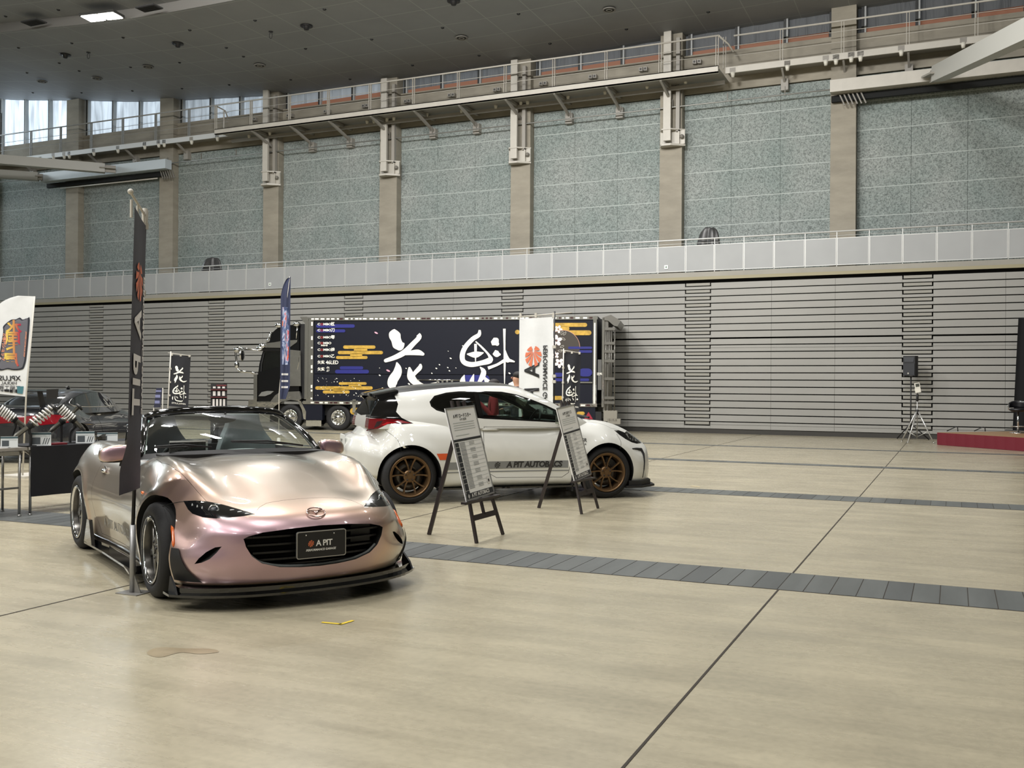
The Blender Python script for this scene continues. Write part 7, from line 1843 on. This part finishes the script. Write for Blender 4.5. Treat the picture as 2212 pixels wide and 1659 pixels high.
# ---------------- loudspeaker on tripod, floodlight on silver tripod
q0 = FL(1967, 950); Dq = (ROT.inverted() @ (q0-V((0, 0, EYE)))).y; sq = FPX/Dq; v_, r_ = facing(q0)
zc0, zc1 = hz(813, Dq, 1965), hz(769, Dq, 1965)
g = thing('speaker_stand', 'black tripod stand carrying the loudspeaker near the stage', 'stand', q0)
b = MB(); b.tube([(0, 0, .08), (0, 0, zc0)], .018, 10); b.build('pole', m_mblk, g)
b = MB(); b.lathe([(.02, -.04), (.04, -.03), (.04, .03), (.02, .04)], 12, Matrix.Translation((0, 0, .42))); b.build('collar', m_mblk, g)
for a in (.35, 2.4, 4.3):
    b = MB(); e = V((math.cos(a), math.sin(a), 0)); b.tube([e*.03+V((0, 0, .42)), e*.48+V((0, 0, .02))], .015, 8); b.ball(e*.48+V((0, 0, .018)), .018); b.bar(e*.22+V((0, 0, .25)), V((0, 0, .13)), .018, .01); b.build('leg', m_mblk, g)
g = thing('loudspeaker', 'black loudspeaker box on the tripod stand near the stage', 'speaker', q0+V((0, 0, zc0)), math.atan2(r_.y, r_.x)-.35)
hs = zc1-zc0; b = MB(); b.prism([(-.16, -.15), (.16, -.15), (.19, .0), (.12, .17), (-.12, .17), (-.19, 0)], .012, hs, 'z'); b.build('cabinet', mat('speaker_black', (26, 27, 30), .5), g)
b = MB(); b.box((-.15, -.165, .03), (.15, -.150, hs*.62)); b.build('grille', mat('speaker_grille', (40, 42, 46), .6), g)
b = MB(); b.prism([(-.12, hs*.70), (.12, hs*.70), (.14, hs*.94), (-.14, hs*.94)], -.16, -.15, 'y'); b.build('horn', mat('speaker_horn', (60, 62, 66), .4), g)
b = MB(); b.box((-.03, -.172, .06), (.0, -.166, .10)); b.build('badge', m_wht, g)
b = MB()
for x in (-.11, .11): b.box((x-.03, -.1, 0), (x+.03, .1, .014))
b.build('foot', m_mblk, g)
q1 = FL(1972, 955); D1 = (ROT.inverted() @ (q1-V((0, 0, EYE)))).y; s1_ = FPX/D1; q1 = q1+V((.02, -.05, 0))*0+(-facing(q1)[0])*.25+facing(q1)[1]*.10
g = thing('floodlight', 'small white floodlight on a tall silver tripod beside the loudspeaker stand', 'light', q1)
zh = hz(838, D1, 1972)
b = MB(); b.tube([(0, 0, .1), (0, 0, zh-.1)], .012, 8); b.build('pole', m_steel, g)
for a in (2.7, 5.95, 4.2):
    e = V((math.cos(a), math.sin(a), 0)); b = MB(); b.tube([e*.03+V((0, 0, .80)), e*.42+V((0, 0, .02))], .018, 8); b.ball(e*.42+V((0, 0, .02)), .02); b.tube([e*.28+V((0, 0, .30)), V((0, 0, .15))], .008, 6); b.build('leg', mat('bright_steel', (200, 200, 196), .25, metal=.6), g)
b = MB(); b.lathe([(.02, -.06), (.035, -.04), (.035, .04), (.02, .06)], 10, Matrix.Translation((0, 0, .80))); b.lathe([(.015, -.1), (.03, -.08), (.03, .08), (.015, .1)], 10, Matrix.Translation((0, 0, zh-.25))); b.build('collar', m_mblk, g)
Mx = Matrix.Translation((0, 0, zh)) @ Matrix.Rotation(-.2, 4, 'Y')
b = MB(); b.box((-.07, -.05, -.12), (.07, .05, -.0), Mx); b.box((-.055, -.055, .0), (.075, .045, .13), Mx); b.build('lamp_body', m_tip, g)
b = MB(); b.box((-.03, -.06, .03), (.06, -.054, .11), Mx); b.build('lens', mat('lamp_lens_dark', (70, 72, 66), .2), g)
b = MB(); b.tube([V((.02, .02, zh-.15)), V((-.06, .05, zh-.4)), V((-.04, .04, .9)), V((-.10, .08, .45)), V((-.2, .1, .02))], .006, 6); b.build('cable', m_mblk, g)
# ---------------- display rack and poster stand in the distance
D = 24.0; P0 = place(473, D); v_, r_ = facing(P0); ra = math.atan2(r_.y, r_.x)
g = thing('display_rack', 'small black merchandise rack with white and red packets before the back wall', 'rack', P0, ra); sc = FPX/D; W2 = 17/sc; z0, z1 = hz(880, D, 473), hz(829, D, 473)
b = MB(); b.box((-W2, .0, .05), (W2, .05, z1)); b.box((-W2, -.25, 0), (W2, .25, .05)); b.build('board', m_mblk, g)
for j, (zz0, zz1, nn_, mm) in enumerate(((835, 839, 3, 'pk_w'), (845, 855, 3, 'pk_w'), (862, 877, 4, 'pk_w'))):
    za, zb2 = hz(zz1, D, 473), hz(zz0, D, 473)
    for k in range(nn_):
        x = lerp(-W2*.85, W2*.85, (k+.5)/nn_); b = MB(); hw_ = W2*.8/nn_*.62; b.box((x-hw_, -.03, za), (x+hw_, -.001, zb2)); b.build('packet', mat('packet_white', (200, 196, 192), .4), g)
b = MB()
for zz in (842, 858, 879): z = hz(zz, D, 473); b.box((-W2, -.06, z-.01), (W2, 0, z+.01))
b.box((-W2*.3, -.02, hz(834, D, 473)), (W2*.9, -.001, hz(831, D, 473))); b.build('shelf_edge', mat('dark_red_edge', (92, 34, 38), .5), g)
D = 22.5; P0 = place(341, D); v_, r_ = facing(P0); ra = math.atan2(r_.y, r_.x); sc = FPX/D
g = thing('poster_stand', 'small slanted poster stand with dark blue print beside the black brush-script banner', 'poster stand', P0, ra); za, zb2 = hz(880, D, 341), hz(838, D, 341)
sh = lambda z: .22*z*.25
b = MB(); b.add([(-8/sc+.0, 0, za), (6/sc, 0, za), (9/sc, .0, zb2), (-3/sc, 0, zb2), (-8/sc, .02, za), (6/sc, .02, za), (9/sc, .02, zb2), (-3/sc, .02, zb2)], [(0, 1, 2, 3), (7, 6, 5, 4), (0, 4, 5, 1), (1, 5, 6, 2), (2, 6, 7, 3), (3, 7, 4, 0)]); b.build('board', mat('poster_navy', (38, 40, 58), .5), g)
b = MB(); b.box((-4/sc, -.004, lerp(za, zb2, .80)), (7/sc, 0, lerp(za, zb2, .88))); b.box((-5/sc, -.004, lerp(za, zb2, .5)), (5/sc, 0, lerp(za, zb2, .65))); b.box((-6/sc, -.004, lerp(za, zb2, .2)), (4/sc, 0, lerp(za, zb2, .35))); b.build('print', mat('poster_print', (120, 124, 160), .5), g)
b = MB(); b.tube([(9.5/sc, .03, 0), (10/sc, .03, zb2)], .012, 6); b.tube([(-8/sc, .03, 0), (-8/sc, .03, za)], .012, 6); b.box((-.25, -.15, 0), (.25, .2, .012)); b.build('frame', m_wht, g)
# ---------------- two people behind the hatchback, only their heads show
def person(lab, P, height, turn, coat, hairc, bend=0.0, armup=False):
    g = thing('person', lab, 'person', P, turn); k = height/1.72
    J = {}; vs = []; es = []; rs = []
    def j(n, p, r, par=None):
        J[n] = len(vs); vs.append((p[0]*k, p[1]*k, p[2]*k)); rs.append(r*k)
        if par is not None: es.append((J[par], J[n]))
    j('pelvis', (0, 0, .95), .145); j('waist', (0, .01, 1.08), .13, 'pelvis'); j('chest', (0, .02, 1.30), .15, 'waist'); j('neckb', (0, .01, 1.45), .075, 'chest'); j('neck', (0, .02, 1.52), .055, 'neckb'); j('head1', (0, .035, 1.60), .082, 'neck'); j('head2', (0, .03, 1.67), .078, 'head1')
    for s_, n in ((-1, 'l'), (1, 'r')):
        j('sh'+n, (s_*.16, .01, 1.40), .065, 'chest'); j('el'+n, (s_*.23, .03, 1.12), .045, 'sh'+n)
        wp = (s_*.20, .20, 1.05) if not armup else (s_*.12, .26, 1.36)
        j('wr'+n, wp, .028, 'el'+n); j('pa'+n, (wp[0], wp[1]+.07, wp[2]+.01), .034, 'wr'+n)
        j('hip'+n, (s_*.09, 0, .88), .09, 'pelvis'); j('kn'+n, (s_*.10, .02, .48), .06, 'hip'+n); j('an'+n, (s_*.10, -.02, .09), .042, 'kn'+n); j('to'+n, (s_*.11, .14, .04), .036, 'an'+n)
    me = bpy.data.meshes.new('body'); me.from_pydata(vs, es, []); o = bpy.data.objects.new('body', me); COL.objects.link(o); o.parent = g
    sk = o.modifiers.new('skin', 'SKIN'); md = o.modifiers.new('s', 'SUBSURF'); md.levels = 2; md.render_levels = 2
    for i, v in enumerate(me.skin_vertices[0].data): v.radius = (rs[i], rs[i]*(.8 if rs[i] > .1*k else 1)); v.use_root = (i == 0)
    m = bpy.data.materials.new('clothed_'+coat[0]); m.use_nodes = True; nt = m.node_tree; p = nt.nodes['Principled BSDF']; p.inputs['Roughness'].default_value = .8
    tc = nt.nodes.new('ShaderNodeTexCoord'); sx = nt.nodes.new('ShaderNodeSeparateXYZ'); nt.links.new(tc.outputs['Object'], sx.inputs[0]); r = nt.nodes.new('ShaderNodeValToRGB'); r.color_ramp.interpolation = 'CONSTANT'
    mm = nt.nodes.new('ShaderNodeMath'); mm.operation = 'DIVIDE'; mm.inputs[1].default_value = 2.0; nt.links.new(sx.outputs['Z'], mm.inputs[0]); nt.links.new(mm.outputs[0], r.inputs[0])
    e = r.color_ramp.elements; e[0].position = 0; e[0].color = (.02, .02, .02, 1); e[1].position = .95*k/2; e[1].color = (*srgb(coat[1]), 1); x = e.new(1.47*k/2); x.color = (*srgb((196, 150, 124)), 1); x = e.new(.10*k/2); x.color = (*srgb((44, 46, 54)), 1)
    nt.links.new(r.outputs[0], p.inputs['Base Color']); me.materials.append(m)
    b = MB(); b.ball((0, .0*k, 1.69*k), (.088*k, .10*k, .075*k), 20, 12); b.build('hair', mat('hair_'+coat[0], hairc, .7), g)
    b = MB(); b.ball((0, .122*k, 1.635*k), (.013*k, .016*k, .02*k)); b.ball((-.03*k, .108*k, 1.655*k), (.011*k, .006*k, .006*k)); b.ball((.03*k, .108*k, 1.655*k), (.011*k, .006*k, .006*k)); b.build('face_features', mat('skin_shadow', (150, 104, 84), .7), g)
    for s_ in (-1, 1):
        wp = (s_*.20, .27, 1.06) if not armup else (s_*.12, .33, 1.37)
        b = MB()
        for f in range(4): x = wp[0]+(-.024+.016*f); ln = (.055, .065, .06, .048)[f]; b.tube([V((x, wp[1], wp[2]))*k, V((x, wp[1]+ln*.6, wp[2]-.008))*k, V((x, wp[1]+ln, wp[2]-.025))*k], [.008*k, .0075*k, .006*k], 8)
        b.tube([V((wp[0]-s_*.03, wp[1]-.03, wp[2]))*k, V((wp[0]-s_*.055, wp[1], wp[2]-.005))*k, V((wp[0]-s_*.05, wp[1]+.03, wp[2]-.015))*k], [.009*k, .008*k, .006*k], 8); b.build('fingers', mat('skin', (196, 150, 124), .6), g)
P0 = place(1067, 14.6); person('person with dark hair in a red top bending behind the roof of the white hatchback', P0, hz(824, 14.6, 1067)+.0, math.radians(120), ('red', (150, 34, 44)), (30, 24, 22), armup=True)
P0 = place(1119, 17.6); person('person with a grey top, face in profile at the edge of the white banner', P0, hz(807, 17.6, 1119), math.radians(110), ('grey', (60, 60, 66)), (26, 22, 22))
# ---------------- floor tape
g = thing('floor_tape', 'yellow tape chevron stuck on the floor in front of the open-top sports car', 'tape')
def strip(b, p, q, w=.025, z=.0032):
    d = (q-p).normalized(); n_ = V((-d.y, d.x, 0))*w/2; b.add([tuple(V((a.x, a.y, z))) for a in (p-n_, q-n_, q+n_, p+n_)], [(0, 1, 2, 3)])
b = MB(); strip(b, FL(695, 1345), FL(738, 1349), .024); strip(b, FL(733, 1350), FL(763, 1341), .024); b.build('tape', mat('yellow_tape', (214, 186, 48), .5), g)
g = thing('floor_tape', 'scrap of pale tape on the floor right of the white hatchback nose', 'tape')
b = MB(); strip(b, FL(1492, 1050), FL(1512, 1052), .05); b.build('tape', mat('pale_tape', (206, 190, 150), .6), g)
# old spill marks in the concrete
def stain(pts, k):
    b = MB(); q = smooth_loop([tuple(FL(*p).xy) for p in pts], 4); b.poly(q, lambda x, y: (x, y, .0015)); struct('trim_%d' % k, b, mat('concrete_stain', (146, 133, 108), .28, noise=(5, .22)))
stain([(318, 1408), (345, 1399), (400, 1401), (455, 1402), (472, 1409), (430, 1413), (390, 1410), (350, 1420), (325, 1417)], 60)
